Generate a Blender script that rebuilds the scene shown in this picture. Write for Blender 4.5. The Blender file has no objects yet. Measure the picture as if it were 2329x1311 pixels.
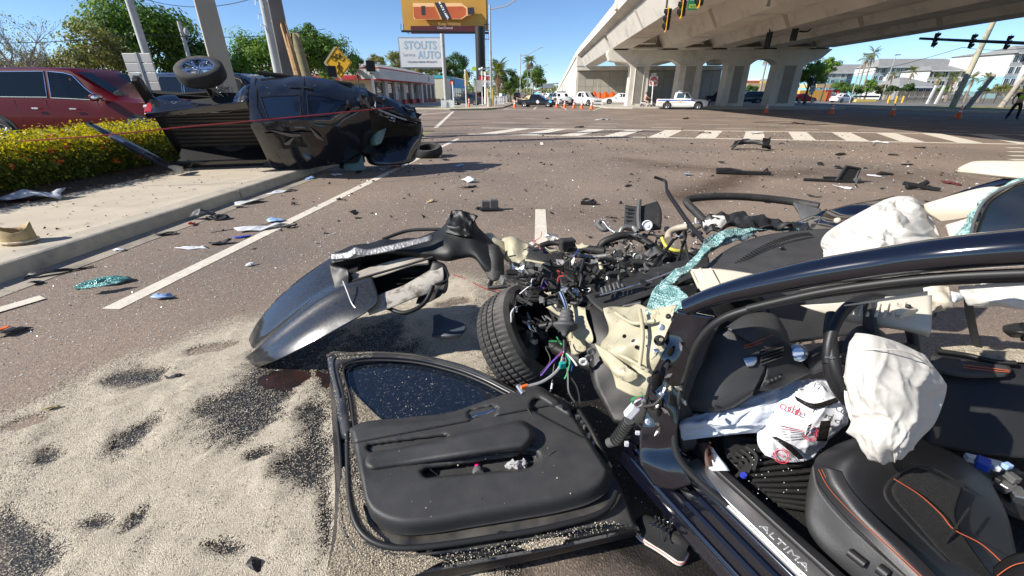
import bpy,math,random
import numpy as np
from mathutils import Vector,Matrix,noise as mnoise
random.seed(7);rng=np.random.default_rng(7)
SC=bpy.context.scene
COL=SC.collection
PI=math.pi
rad=math.radians
FPX,CX,CY,EYE=950.0,1164.5,655.5,1.6
PITCH,YAW=rad(25.0),rad(3.8)
cam_d=bpy.data.cameras.new('camera');cam=bpy.data.objects.new('camera',cam_d);COL.objects.link(cam)
cam.location=(0,0,EYE);cam.rotation_euler=(PI/2-PITCH,0,YAW)
cam_d.sensor_width=36.0;cam_d.lens=36.0*FPX/2329.0
cam_d.clip_start=0.02;cam_d.clip_end=6000
SC.camera=cam
SUN_EL,SUN_AZ=rad(33.0),(-0.945,-0.327)
sd=bpy.data.lights.new('sun','SUN');sun=bpy.data.objects.new('sun',sd);COL.objects.link(sun)
sd.energy=4.9;sd.angle=rad(0.53);sd.color=(1.0,0.95,0.87)
to_sun=Vector((SUN_AZ[0]*math.cos(SUN_EL),SUN_AZ[1]*math.cos(SUN_EL),math.sin(SUN_EL))).normalized()
sun.rotation_euler=to_sun.to_track_quat('Z','Y').to_euler();sun.location=(-30,-10,40)
world=bpy.data.worlds.new('World');SC.world=world;world.use_nodes=True
wn=world.node_tree.nodes;wl=world.node_tree.links
sky=wn.new('ShaderNodeTexSky');sky.sky_type='NISHITA';sky.sun_disc=False
sky.sun_elevation=SUN_EL;sky.sun_rotation=math.atan2(SUN_AZ[0],SUN_AZ[1])
sky.air_density=0.7;sky.dust_density=0.0;sky.ozone_density=5.5;sky.altitude=0
wl.new(sky.outputs[0],wn['Background'].inputs[0]);wn['Background'].inputs[1].default_value=0.102
SC.view_settings.view_transform='Standard';SC.view_settings.look='None'
SC.view_settings.exposure=0.68;SC.view_settings.gamma=1.0
SC.cycles.max_bounces=8;SC.cycles.transparent_max_bounces=12
SC.cycles.use_adaptive_sampling=True
try:SC.cycles.use_denoising=True
except Exception:pass
cp,sp,cyw,syw=math.cos(PITCH),math.sin(PITCH),math.cos(YAW),math.sin(YAW)
def ray(px,py):
 X=(px-CX)/FPX;Y=(CY-py)/FPX
 a,b,c=X,cp+Y*sp,-sp+Y*cp
 return Vector((a*cyw-b*syw,a*syw+b*cyw,c))
def G(px,py,z=0.0):
 d=ray(px,py);t=(z-EYE)/d.z;return Vector((d.x*t,d.y*t,z))
def AY(px,py,y):
 d=ray(px,py);t=y/d.y;return Vector((d.x*t,y,EYE+d.z*t))
def AX(px,py,x):
 d=ray(px,py);t=x/d.x;return Vector((x,d.y*t,EYE+d.z*t))
MATS={}
def _n(nt,typ,**kw):
 n=nt.nodes.new(typ)
 for k,v in kw.items():setattr(n,k,v)
 return n
def mat(name,col,rough=0.6,metal=0.0,var=None,bump=None,coat=0.0,spec=0.5,trans=0.0,emit=None,ior=1.45,rnd=0.0,dust=None,two=None,alpha=1.0,wear=None,sheen=0.0,aniso=0.0):
 """var=(scale, amount) brightness mottling; bump=(scale, strength); two=(colour, scale, lo, hi) second colour by noise;
    dust=(colour, amount, scale) dust lying on faces that look up; rnd = per-object brightness spread; wear=(colour, scale, amt)"""
 if name in MATS:return MATS[name]
 m=bpy.data.materials.new(name);m.use_nodes=True;nt=m.node_tree;L=nt.links.new
 b=nt.nodes['Principled BSDF']
 b.inputs['Roughness'].default_value=rough;b.inputs['Metallic'].default_value=metal
 b.inputs['Coat Weight'].default_value=coat;b.inputs['Coat Roughness'].default_value=0.03
 b.inputs['Specular IOR Level'].default_value=spec;b.inputs['Transmission Weight'].default_value=trans
 b.inputs['IOR'].default_value=ior;b.inputs['Alpha'].default_value=alpha
 b.inputs['Sheen Weight'].default_value=sheen
 c=(*col,1.0)
 tc=_n(nt,'ShaderNodeTexCoord');src=None
 rgb=_n(nt,'ShaderNodeRGB');rgb.outputs[0].default_value=c;src=rgb.outputs[0]
 if two:
  nz=_n(nt,'ShaderNodeTexNoise');nz.inputs['Scale'].default_value=two[1];nz.inputs['Detail'].default_value=6
  nz.inputs['Roughness'].default_value=0.65
  L(tc.outputs['Object'],nz.inputs['Vector'])
  mr=_n(nt,'ShaderNodeMapRange');mr.inputs[1].default_value=two[2];mr.inputs[2].default_value=two[3]
  L(nz.outputs['Fac'],mr.inputs[0])
  mx=_n(nt,'ShaderNodeMix',data_type='RGBA');L(mr.outputs[0],mx.inputs[0]);L(src,mx.inputs[6])
  mx.inputs[7].default_value=(*two[0],1);src=mx.outputs[2]
 if var:
  nz=_n(nt,'ShaderNodeTexNoise');nz.inputs['Scale'].default_value=var[0];nz.inputs['Detail'].default_value=5
  L(tc.outputs['Object'],nz.inputs['Vector'])
  mr=_n(nt,'ShaderNodeMapRange');mr.inputs[1].default_value=0.25;mr.inputs[2].default_value=0.75
  mr.inputs[3].default_value=1-var[1];mr.inputs[4].default_value=1+var[1]
  L(nz.outputs['Fac'],mr.inputs[0])
  h=_n(nt,'ShaderNodeHueSaturation');L(mr.outputs[0],h.inputs['Value']);L(src,h.inputs['Color']);src=h.outputs[0]
 if rnd:
  oi=_n(nt,'ShaderNodeObjectInfo');mr=_n(nt,'ShaderNodeMapRange')
  mr.inputs[3].default_value=1-rnd;mr.inputs[4].default_value=1+rnd;L(oi.outputs['Random'],mr.inputs[0])
  h=_n(nt,'ShaderNodeHueSaturation');L(mr.outputs[0],h.inputs['Value']);L(src,h.inputs['Color']);src=h.outputs[0]
 if wear:
  nz=_n(nt,'ShaderNodeTexNoise');nz.inputs['Scale'].default_value=wear[1];nz.inputs['Detail'].default_value=8
  nz.inputs['Roughness'].default_value=0.75;L(tc.outputs['Object'],nz.inputs['Vector'])
  mr=_n(nt,'ShaderNodeMapRange');mr.inputs[1].default_value=0.56;mr.inputs[2].default_value=0.66
  mr.inputs[4].default_value=wear[2];L(nz.outputs['Fac'],mr.inputs[0])
  mx=_n(nt,'ShaderNodeMix',data_type='RGBA');L(mr.outputs[0],mx.inputs[0]);L(src,mx.inputs[6])
  mx.inputs[7].default_value=(*wear[0],1);src=mx.outputs[2]
  ra=_n(nt,'ShaderNodeMath',operation='MULTIPLY_ADD');L(mr.outputs[0],ra.inputs[0]);ra.inputs[1].default_value=0.5
  ra.inputs[2].default_value=rough;L(ra.outputs[0],b.inputs['Roughness'])
 if dust:
  ge=_n(nt,'ShaderNodeNewGeometry');sx=_n(nt,'ShaderNodeSeparateXYZ');L(ge.outputs['Normal'],sx.inputs[0])
  nz=_n(nt,'ShaderNodeTexNoise');nz.inputs['Scale'].default_value=dust[2];nz.inputs['Detail'].default_value=7
  L(tc.outputs['Object'],nz.inputs['Vector'])
  mu=_n(nt,'ShaderNodeMath',operation='MULTIPLY');L(sx.outputs[2],mu.inputs[0]);L(nz.outputs['Fac'],mu.inputs[1])
  mr=_n(nt,'ShaderNodeMapRange');mr.inputs[1].default_value=0.25;mr.inputs[2].default_value=0.7
  mr.inputs[4].default_value=dust[1];L(mu.outputs[0],mr.inputs[0])
  mx=_n(nt,'ShaderNodeMix',data_type='RGBA');L(mr.outputs[0],mx.inputs[0]);L(src,mx.inputs[6])
  mx.inputs[7].default_value=(*dust[0],1);src=mx.outputs[2]
 L(src,b.inputs['Base Color'])
 if bump:
  nz=_n(nt,'ShaderNodeTexNoise');nz.inputs['Scale'].default_value=bump[0];nz.inputs['Detail'].default_value=6
  L(tc.outputs['Object'],nz.inputs['Vector'])
  bp=_n(nt,'ShaderNodeBump');bp.inputs['Strength'].default_value=bump[1];bp.inputs['Distance'].default_value=0.02
  L(nz.outputs['Fac'],bp.inputs['Height']);L(bp.outputs[0],b.inputs['Normal'])
 if emit:
  b.inputs['Emission Color'].default_value=(*emit[0],1);b.inputs['Emission Strength'].default_value=emit[1]
 MATS[name]=m
 return m
def V(*a):return Vector(a)
class MB:
 def __init__(s):s.v=[];s.f=[]
 def add(s,vs,fs):
  o=len(s.v);s.v+=[tuple(p)for p in vs];s.f+=[tuple(i+o for i in f)for f in fs];return s
 def box(s,c,d,rot=None):
  c=Vector(c);h=Vector(d)/2
  ps=[Vector((x*h.x,y*h.y,z*h.z))for z in(-1,1)for y in(-1,1)for x in(-1,1)]
  if rot is not None:
   R=rot if isinstance(rot,Matrix)else Matrix.Rotation(rot,3,'Z');ps=[R@p for p in ps]
  return s.add([c+p for p in ps],[(0,2,3,1),(4,5,7,6),(0,1,5,4),(2,6,7,3),(0,4,6,2),(1,3,7,5)])
 def span(s,x0,x1,y0,y1,z0,z1):
  return s.box(((x0+x1)/2,(y0+y1)/2,(z0+z1)/2),(abs(x1-x0),abs(y1-y0),abs(z1-z0)))
 def cyl(s,p0,p1,r0,r1=None,n=12,caps=True):
  r1=r0 if r1 is None else r1
  return s.tube([p0,p1],[r0,r1],n,caps)
 def tube(s,pts,r,n=8,caps=True,flat=1.0,up=None):
  pts=[Vector(p)for p in pts];m=len(pts)
  rs=r if isinstance(r,(list,tuple))else[r]*m
  vs=[];prev=None
  for i,p in enumerate(pts):
   t=(pts[min(i+1,m-1)]-pts[max(i-1,0)])
   t=t.normalized()if t.length>1e-9 else Vector((0,0,1))
   if prev is None:
    a=Vector(up)if up is not None else(Vector((0,0,1))if abs(t.z)<0.9 else Vector((1,0,0)))
    u=t.cross(a).normalized()
   else:
    u=(prev-t*prev.dot(t))
    u=u.normalized()if u.length>1e-6 else t.orthogonal().normalized()
   w=t.cross(u);prev=u
   for k in range(n):
    a=2*PI*(k+0.5)/n
    vs.append(p+(u*math.cos(a)+w*math.sin(a)*flat)*rs[i])
  fs=[]
  for i in range(m-1):
   for k in range(n):
    a=i*n+k;b2=i*n+(k+1)%n
    fs.append((a,b2,b2+n,a+n))
  if caps:fs+=[tuple(range(n-1,-1,-1)),tuple(range((m-1)*n,m*n))]
  return s.add(vs,fs)
 def prism(s,pts,vec):
  """closed polygon (3D points) extruded by vec"""
  pts=[Vector(p)for p in pts];n=len(pts);vec=Vector(vec)
  return s.add(pts+[p+vec for p in pts],[tuple(range(n))[::-1],tuple(range(n,2*n))]+[(i,(i+1)%n,(i+1)%n+n,i+n)for i in range(n)])
 def poly(s,pts):return s.add(pts,[tuple(range(len(pts)))])
 def quad(s,a,b,c,d):return s.add([a,b,c,d],[(0,1,2,3)])
 def grid(s,rows,close_u=False,close_v=False):
  nr=len(rows);nc=len(rows[0]);vs=[p for r in rows for p in r];fs=[]
  for i in range(nr if close_v else nr-1):
   for j in range(nc if close_u else nc-1):
    a=i*nc+j;b=i*nc+(j+1)%nc;c=((i+1)%nr)*nc+(j+1)%nc;d=((i+1)%nr)*nc+j
    fs.append((a,b,c,d))
  return s.add(vs,fs)
 def ellipsoid(s,c,r,n=12,m=8,rot=None):
  c=Vector(c);rows=[]
  for i in range(m+1):
   th=PI*i/m;row=[]
   for k in range(n):
    a=2*PI*k/n
    p=Vector((r[0]*math.sin(th)*math.cos(a),r[1]*math.sin(th)*math.sin(a),r[2]*math.cos(th)))
    if rot is not None:p=rot@p
    row.append(c+p)
   rows.append(row)
  return s.grid(rows,close_u=True)
 def lathe(s,c,axis,prof,n=24):
  """prof: list of (radius, distance along axis)"""
  c=Vector(c);ax=Vector(axis).normalized();u=ax.orthogonal().normalized();w=ax.cross(u);rows=[]
  for r,h in prof:
   rows.append([c+ax*h+(u*math.cos(2*PI*k/n)+w*math.sin(2*PI*k/n))*r for k in range(n)])
  return s.grid(rows,close_u=True)
 def jitter(s,a,f=6.0,seed=0):
  out=[]
  for p in s.v:
   q=Vector(p)*f+Vector((seed*7.3,seed*3.1,0));d=mnoise.noise_vector(q)
   out.append(tuple(Vector(p)+d*a))
  s.v=out;return s
 def xf(s,M):s.v=[tuple(M@Vector(p))for p in s.v];return s
WORLD={}
def wloc(o):return WORLD.get(o.name,Vector((0,0,0)))
def link(o,parent=None,world=None):
 COL.objects.link(o)
 if parent is not None:o.parent=parent
 WORLD[o.name]=world if world is not None else Vector((0,0,0))
 return o
def empty(name,loc=(0,0,0)):
 o=bpy.data.objects.new(name,None);o.empty_display_size=0.1;link(o,None,Vector(loc));o.location=loc;return o
def tag(o,label=None,cat=None,group=None,kind=None):
 if label:o['label']=label
 if cat:o['category']=cat
 if group:o['group']=group
 if kind:o['kind']=kind
 return o
def mesh_obj(name,v,f,m,parent=None,smooth=None,bevel=0,solid=0,sub=0,center='base',solid_off=-1):
 v=np.asarray(v,dtype=np.float64).reshape(-1,3)
 lo=v.min(0);hi=v.max(0)
 c=np.array([(lo[0]+hi[0])/2,(lo[1]+hi[1])/2,lo[2]])
 me=bpy.data.meshes.new(name);me.from_pydata((v-c).tolist(),[],f);me.update()
 if isinstance(m,(list,tuple)):
  for k in m:me.materials.append(k)
 elif m is not None:me.materials.append(m)
 if smooth is not None:
  me.polygons.foreach_set('use_smooth',[True]*len(me.polygons))
  if smooth<179:me.set_sharp_from_angle(angle=rad(smooth))
 o=bpy.data.objects.new(name,me);cw=Vector(c)
 link(o,parent,cw);o.location=cw-(wloc(parent)if parent is not None else Vector((0,0,0)))
 if sub:
  s=o.modifiers.new('subdivision','SUBSURF');s.levels=sub;s.render_levels=sub
 if solid:
  s=o.modifiers.new('solidify','SOLIDIFY');s.thickness=solid;s.offset=solid_off
 if bevel:
  b=o.modifiers.new('bevel','BEVEL');b.width=bevel;b.segments=2;b.limit_method='ANGLE';b.angle_limit=rad(40)
  b.harden_normals=False
 return o
def obj(name,mb,m,parent=None,**kw):return mesh_obj(name,mb.v,mb.f,m,parent,**kw)
def thing(name,mb,m,label,cat,group=None,kind=None,**kw):
 return tag(obj(name,mb,m,None,**kw),label,cat,group,kind)
def root(name,loc,label,cat,group=None):
 return tag(empty(name,loc),label,cat,group)
def struct(name,mb,m,**kw):return tag(obj(name,mb,m,**kw),kind='structure')
def copy_tree(o,parent=None):
 c=o.copy();COL.objects.link(c)
 WORLD[c.name]=WORLD.get(o.name,Vector((0,0,0)))
 if parent is not None:c.parent=parent
 for ch in list(o.children):copy_tree(ch,c)
 return c
def place(o,loc,rz=0.0,s=1.0):
 o.location=loc;o.rotation_euler=(0,0,rz);o.scale=(s,s,s);return o
def text_mb(txt,size,origin,right,up,depth=0.0,align='CENTER',bold=0.0,sx=1.0):
 """lettering as flat mesh; right/up are unit world vectors"""
 cu=bpy.data.curves.new('lettering','FONT');cu.body=txt;cu.size=size;cu.align_x=align;cu.align_y='CENTER'
 cu.resolution_u=2;cu.offset=bold;cu.extrude=depth
 o=bpy.data.objects.new('lettering',cu);COL.objects.link(o)
 me=bpy.data.meshes.new_from_object(o);bpy.data.objects.remove(o);bpy.data.curves.remove(cu)
 right=Vector(right);up=Vector(up);nn=right.cross(up);O=Vector(origin)
 mb=MB();mb.add([O+right*(v.co.x*sx)+up*v.co.y+nn*v.co.z for v in me.vertices],[tuple(p.vertices)for p in me.polygons])
 bpy.data.meshes.remove(me);return mb
def fbm(x,y,z=0.0,o=4):
 return mnoise.fractal(Vector((x,y,z)),1.0,2.0,o)
def smoothstep(a,b,x):
 t=min(1,max(0,(x-a)/(b-a)));return t*t*(3-2*t)
def catmull(pts,n=6,closed=False):
 pts=[Vector(p)for p in pts];m=len(pts);out=[]
 for i in range(m if closed else m-1):
  g=(lambda k:pts[k%m])if closed else(lambda k:pts[min(max(k,0),m-1)])
  p0,p1,p2,p3=g(i-1),g(i),g(i+1),g(i+2)
  for k in range(n):
   t=k/n
   out.append(0.5*((2*p1)+(p2-p0)*t+(2*p0-5*p1+4*p2-p3)*t*t+(3*p1-p0-3*p2+p3)*t**3))
 if not closed:out.append(pts[-1])
 return out
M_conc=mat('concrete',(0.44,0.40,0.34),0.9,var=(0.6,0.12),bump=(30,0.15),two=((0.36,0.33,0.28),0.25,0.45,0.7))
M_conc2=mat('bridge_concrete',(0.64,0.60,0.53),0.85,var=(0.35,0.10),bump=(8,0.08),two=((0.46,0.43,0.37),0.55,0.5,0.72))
M_walk=mat('pavement_concrete',(0.50,0.43,0.33),0.9,var=(1.3,0.14),bump=(90,0.25),two=((0.38,0.33,0.26),0.9,0.5,0.72))
M_kerb=mat('kerb_concrete',(0.44,0.39,0.31),0.9,var=(2.5,0.16),bump=(70,0.3),two=((0.27,0.25,0.22),3.0,0.52,0.75))
M_white=mat('white_paint',(0.78,0.78,0.76),0.5)
M_black=mat('black_plastic',(0.012,0.012,0.013),0.45,var=(8,0.3),bump=(120,0.1))
M_blackpaint=mat('black_car_paint',(0.006,0.007,0.011),0.25,coat=1.0,spec=0.6)
M_rubber=mat('tyre_rubber',(0.02,0.02,0.021),0.8,var=(12,0.25),dust=((0.2,0.18,0.15),0.35,6))
M_chrome=mat('chrome',(0.75,0.76,0.78),0.12,1.0)
M_alu=mat('aluminium',(0.6,0.6,0.6),0.35,1.0,var=(10,0.2))
M_steel=mat('galvanised_steel',(0.42,0.43,0.43),0.5,0.7,var=(3,0.15))
M_glassdark=mat('dark_glass',(0.01,0.013,0.018),0.03,spec=0.8)
M_wood=mat('weathered_wood',(0.30,0.22,0.14),0.85,var=(4,0.3),bump=(25,0.4))
M_red=mat('red_paint',(0.55,0.03,0.03),0.5)
M_orange=mat('safety_orange',(0.85,0.14,0.02),0.5,rnd=0.1)
M_yellow=mat('sign_yellow',(0.75,0.42,0.02),0.45)
M_signblack=mat('sign_black',(0.015,0.015,0.015),0.5)
M_signback=mat('sign_back_aluminium',(0.48,0.46,0.43),0.55,0.3,var=(2,0.12))
# the setting: ground, roads, kerbs, markings
def pxof(x,y,z):
 a=x*cyw+y*syw;b=-x*syw+y*cyw;z=z-EYE
 Yc=b*sp+z*cp;Zc=b*cp-z*sp
 return(CX+FPX*a/Zc,CY-FPX*Yc/Zc)
def asphalt_mat(name,attr):
 m=bpy.data.materials.new(name);m.use_nodes=True;nt=m.node_tree;L=nt.links.new;b=nt.nodes['Principled BSDF']
 tc=_n(nt,'ShaderNodeTexCoord');ge=_n(nt,'ShaderNodeNewGeometry')
 P=ge.outputs['Position']
 big=_n(nt,'ShaderNodeTexNoise');big.inputs['Scale'].default_value=0.35;big.inputs['Detail'].default_value=6;L(P,big.inputs['Vector'])
 r1=_n(nt,'ShaderNodeValToRGB');r1.color_ramp.elements[0].color=(0.165,0.134,0.111,1);r1.color_ramp.elements[1].color=(0.275,0.210,0.162,1)
 r1.color_ramp.elements[0].position=0.3;r1.color_ramp.elements[1].position=0.7;L(big.outputs['Fac'],r1.inputs['Fac'])
 vo=_n(nt,'ShaderNodeTexVoronoi');vo.inputs['Scale'].default_value=130;L(P,vo.inputs['Vector'])
 sep=_n(nt,'ShaderNodeSeparateColor');L(vo.outputs['Color'],sep.inputs[0])
 r2=_n(nt,'ShaderNodeValToRGB');e=r2.color_ramp.elements
 e[0].color=(0.62,0.60,0.58,1);e[1].color=(1.7,1.65,1.55,1);e[1].position=1.0
 for pos,c in((0.35,(0.85,0.84,0.82,1)),(0.75,(1.05,1.0,0.96,1)),(0.9,(1.22,1.18,1.12,1))):
  q=e.new(pos);q.color=c
 L(sep.outputs[0],r2.inputs['Fac'])
 mul=_n(nt,'ShaderNodeMix',data_type='RGBA',blend_type='MULTIPLY');mul.inputs[0].default_value=1
 L(r1.outputs[0],mul.inputs[6]);L(r2.outputs[0],mul.inputs[7]);src=mul.outputs[2]
 v2=_n(nt,'ShaderNodeTexVoronoi');v2.inputs['Scale'].default_value=38;L(P,v2.inputs['Vector'])
 s2=_n(nt,'ShaderNodeSeparateColor');L(v2.outputs['Color'],s2.inputs[0])
 g1=_n(nt,'ShaderNodeMath',operation='GREATER_THAN');L(s2.outputs[1],g1.inputs[0]);g1.inputs[1].default_value=0.93
 g2=_n(nt,'ShaderNodeMath',operation='LESS_THAN');L(v2.outputs['Distance'],g2.inputs[0]);g2.inputs[1].default_value=0.22
 g3=_n(nt,'ShaderNodeMath',operation='MULTIPLY');L(g1.outputs[0],g3.inputs[0]);L(g2.outputs[0],g3.inputs[1])
 mx=_n(nt,'ShaderNodeMix',data_type='RGBA');L(g3.outputs[0],mx.inputs[0]);L(src,mx.inputs[6]);mx.inputs[7].default_value=(0.5,0.47,0.42,1)
 src=mx.outputs[2]
 rough=None
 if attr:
  at=_n(nt,'ShaderNodeVertexColor');at.layer_name='stain_shade';sc=_n(nt,'ShaderNodeSeparateColor');L(at.outputs['Color'],sc.inputs[0])
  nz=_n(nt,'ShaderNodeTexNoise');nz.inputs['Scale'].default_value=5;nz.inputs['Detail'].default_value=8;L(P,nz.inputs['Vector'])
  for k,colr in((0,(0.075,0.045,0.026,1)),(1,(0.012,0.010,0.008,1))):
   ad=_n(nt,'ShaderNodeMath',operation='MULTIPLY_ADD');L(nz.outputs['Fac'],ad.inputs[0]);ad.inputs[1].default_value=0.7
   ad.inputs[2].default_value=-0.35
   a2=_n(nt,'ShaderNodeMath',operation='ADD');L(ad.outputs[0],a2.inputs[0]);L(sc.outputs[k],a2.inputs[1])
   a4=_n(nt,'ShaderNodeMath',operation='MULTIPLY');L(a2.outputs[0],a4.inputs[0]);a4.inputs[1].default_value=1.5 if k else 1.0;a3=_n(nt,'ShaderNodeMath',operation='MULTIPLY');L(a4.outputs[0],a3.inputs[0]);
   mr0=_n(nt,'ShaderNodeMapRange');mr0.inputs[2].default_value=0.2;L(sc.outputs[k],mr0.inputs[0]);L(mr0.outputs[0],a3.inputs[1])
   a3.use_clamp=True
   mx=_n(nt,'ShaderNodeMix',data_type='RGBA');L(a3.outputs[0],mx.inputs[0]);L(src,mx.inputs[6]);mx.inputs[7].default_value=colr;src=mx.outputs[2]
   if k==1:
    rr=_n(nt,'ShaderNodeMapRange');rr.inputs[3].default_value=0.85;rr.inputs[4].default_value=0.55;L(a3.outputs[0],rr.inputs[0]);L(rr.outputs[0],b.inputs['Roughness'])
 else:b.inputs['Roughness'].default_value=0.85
 L(src,b.inputs['Base Color'])
 bp=_n(nt,'ShaderNodeBump');bp.inputs['Strength'].default_value=0.6;bp.inputs['Distance'].default_value=0.004
 L(vo.outputs['Distance'],bp.inputs['Height']);L(bp.outputs[0],b.inputs['Normal'])
 return m
M_asph=asphalt_mat('asphalt',False);M_asph_near=asphalt_mat('asphalt_stain_shade',True)
M_earth=mat('dry_ground',(0.24,0.22,0.12),0.95,var=(0.05,0.2),two=((0.12,0.15,0.05),0.08,0.4,0.6))
mb=MB();mb.quad((-3000,-400,-0.03),(3000,-400,-0.03),(3000,5000,-0.03),(-3000,5000,-0.03));struct('ground',mb,M_earth)
KX=-4.98
mb=MB()
NX0,NX1,NY0,NY1=-4.98,9.0,-1.0,14.0
for(x0,x1,y0,y1)in((KX,NX0,-1,14),(NX1,75,-12,14),(NX0,NX1,-12,NY0),(KX,75,14,56),(-140,KX,20.6,46),(-4.4,6.2,56,900),(33,75,56,90)):
 if x1-x0>0.001:mb.quad((x0,y0,0),(x1,y0,0),(x1,y1,0),(x0,y1,0))
struct('road',mb,M_asph)
def seg_d(p,a,b):
 ab=b-a;t=max(0,min(1,(p-a).dot(ab)/ab.length_squared));return(p-(a+ab*t)).length,t
def stain_shade_at(x,y):
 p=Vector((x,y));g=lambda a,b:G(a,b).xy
 brown=0;wet_shade=0
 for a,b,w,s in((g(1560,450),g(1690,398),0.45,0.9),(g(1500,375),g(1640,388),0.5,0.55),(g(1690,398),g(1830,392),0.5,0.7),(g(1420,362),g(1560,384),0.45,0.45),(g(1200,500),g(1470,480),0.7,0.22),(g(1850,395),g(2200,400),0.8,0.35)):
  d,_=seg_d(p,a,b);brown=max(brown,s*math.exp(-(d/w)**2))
 for a,b,w,s in((g(600,880),g(760,860),0.22,1.0),(g(640,840),g(900,760),0.3,1.0),(g(480,960),g(640,860),0.22,0.95),(g(900,800),g(960,720),0.2,0.8),(g(820,900),g(1150,1000),0.4,1.0),(g(240,870),g(380,850),0.12,0.8),(g(660,1080),g(760,1000),0.14,0.9),(g(1300,900),g(1450,1150),0.35,1.0),(g(1230,850),g(1420,960),0.35,1.0),(g(1480,1150),g(1600,1300),.2,.9),(g(1200,640),g(1500,600),0.45,0.7)):  # spill strokes; those under the sedan also paint its shade into the road
  d,_=seg_d(p,a,b);wet_shade=max(wet_shade,s*math.exp(-(d/w)**2))
 if-3.6<x<.3 and .4<y<4:px_,py_=pxof(x,y,0);wet_shade=max(wet_shade,.9*smoothstep(40,120,py_-np.interp(px_,[-400,0,330,560,850,1110,1300],[1060,990,850,760,640,620,620]))*smoothstep(1250,1100,px_)*smoothstep(-150,80,px_+60*fbm(x*2,y*2)))
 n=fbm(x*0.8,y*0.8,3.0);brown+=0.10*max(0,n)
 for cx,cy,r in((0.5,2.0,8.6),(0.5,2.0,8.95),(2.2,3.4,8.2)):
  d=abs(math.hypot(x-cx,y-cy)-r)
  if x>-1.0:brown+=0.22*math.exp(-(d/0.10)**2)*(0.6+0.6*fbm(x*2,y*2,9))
 return max(0,min(1,brown)),max(0,min(1,wet_shade))
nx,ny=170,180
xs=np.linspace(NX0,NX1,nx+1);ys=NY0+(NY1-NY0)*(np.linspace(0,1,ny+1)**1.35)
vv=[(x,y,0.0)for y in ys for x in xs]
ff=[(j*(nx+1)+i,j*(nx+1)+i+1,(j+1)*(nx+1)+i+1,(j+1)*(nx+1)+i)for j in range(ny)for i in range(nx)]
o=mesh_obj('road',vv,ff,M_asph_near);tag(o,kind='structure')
ca=o.data.color_attributes.new('stain_shade','FLOAT_COLOR','POINT');arr=np.zeros((len(vv),4));arr[:,3]=1
for i,(x,y,z)in enumerate(vv):arr[i,:2]=stain_shade_at(x,y)
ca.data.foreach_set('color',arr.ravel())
M_gutter=mat('gutter_concrete',(0.33,0.29,0.23),0.9,var=(2,0.2),bump=(60,0.3),two=((0.2,0.17,0.14),1.6,0.45,0.65))
sw=empty('sidewalk',(-6.4,6,0));tag(sw,kind='structure')
y=-2.2;k=0
while y<16.5:
 L=1.52
 obj('slab',MB().span(-7.5,KX-0.30-0.006,y+0.006,y+L-0.006,0.02,0.150+0.003*random.uniform(-1,1)),M_walk,sw,bevel=0.008)
 y+=L
kb=empty('kerb',(KX,6,0));tag(kb,kind='structure')
y=-2.6
for L in(2.9,2.75,3.6,2.3,3.0,3.0,2.6):
 prof=[(KX-0.30,0.0),(KX-0.30,0.156),(KX-0.05,0.156),(KX-0.018,0.145),(KX-0.004,0.115),(KX+0.02,0.0)]
 m_=MB().prism([V(a,y+0.009,b)for a,b in prof][::-1],(0,L-0.018,0));obj('kerb_stone',m_,M_kerb,kb,bevel=0.006)
 y+=L
gt=empty('gutter',(KX+0.2,6,0));tag(gt,kind='structure')
y=-2.6
for L in(2.9,2.75,3.6,2.3,3.0,3.0,2.6):
 obj('gutter_slab',MB().span(KX+0.015,KX+0.36,y+0.004,y+L-0.004,-0.02,0.005),M_gutter,gt);y+=L
cr=[]
for i in range(9):
 a=rad(90*i/8);cr.append((KX-3.2+3.2*math.cos(a),17.4+3.2*math.sin(a)))
mb=MB();mb.prism([V(a,b,0.02)for a,b in cr]+[V(-40,20.6,0.02),V(-40,16.5,0.02),V(KX,16.5,0.02)],(0,0,0.12));struct('sidewalk_corner',mb,M_walk)
M_mulch=mat('mulch',(0.085,0.06,0.04),0.95,var=(14,0.5),bump=(40,0.8))
rows=[]
for j in range(60):
 yy=-2+j*0.30
 rows.append([V(-9.9+i*0.2,yy,0.135+0.05*math.sin(PI*i/12)+0.02*fbm(i*0.6,j*0.6))for i in range(12)]+[V(-7.48+0.05*fbm(j*0.7,3),yy,0.152)])
struct('soil_bed',MB().grid(rows),M_mulch,smooth=180)
M_lot=mat('worn_asphalt',(0.17,0.16,0.145),0.9,var=(0.3,0.15),bump=(60,0.2))
mb=MB();mb.quad((-90,-10,0.05),(-9.9,-10,0.05),(-9.9,16.4,0.05),(-90,16.4,0.05));struct('parking_lot',mb,M_lot)
M_fore=mat('forecourt_concrete',(0.46,0.43,0.38),0.9,var=(0.1,0.12))
mb=MB();mb.prism([V(-140,46.3,0),V(-9.5,46.3,0),V(-6.2,48.5,0),V(-4.6,53,0),V(-4.6,120,0),V(-7.6,120,0),V(-7.6,53.5,0),V(-10,49.5,0),V(-140,49.5,0)],(0,0,0.14));struct('sidewalk_far',mb,M_walk)
M_grass=mat('dry_grass_soil',(0.15,0.16,0.05),0.95,var=(1.5,0.35),two=((0.28,0.22,0.1),0.8,0.45,0.6))
mb=MB();mb.quad((-140,49.5,0.10),(-7.6,49.5,0.10),(-7.6,56.5,0.10),(-140,56.5,0.10));struct('verge',mb,M_grass)
mb=MB();mb.quad((-140,56.5,0.06),(-7.6,56.5,0.06),(-7.6,130,0.06),(-140,130,0.06));struct('forecourt',mb,M_fore)
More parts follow.
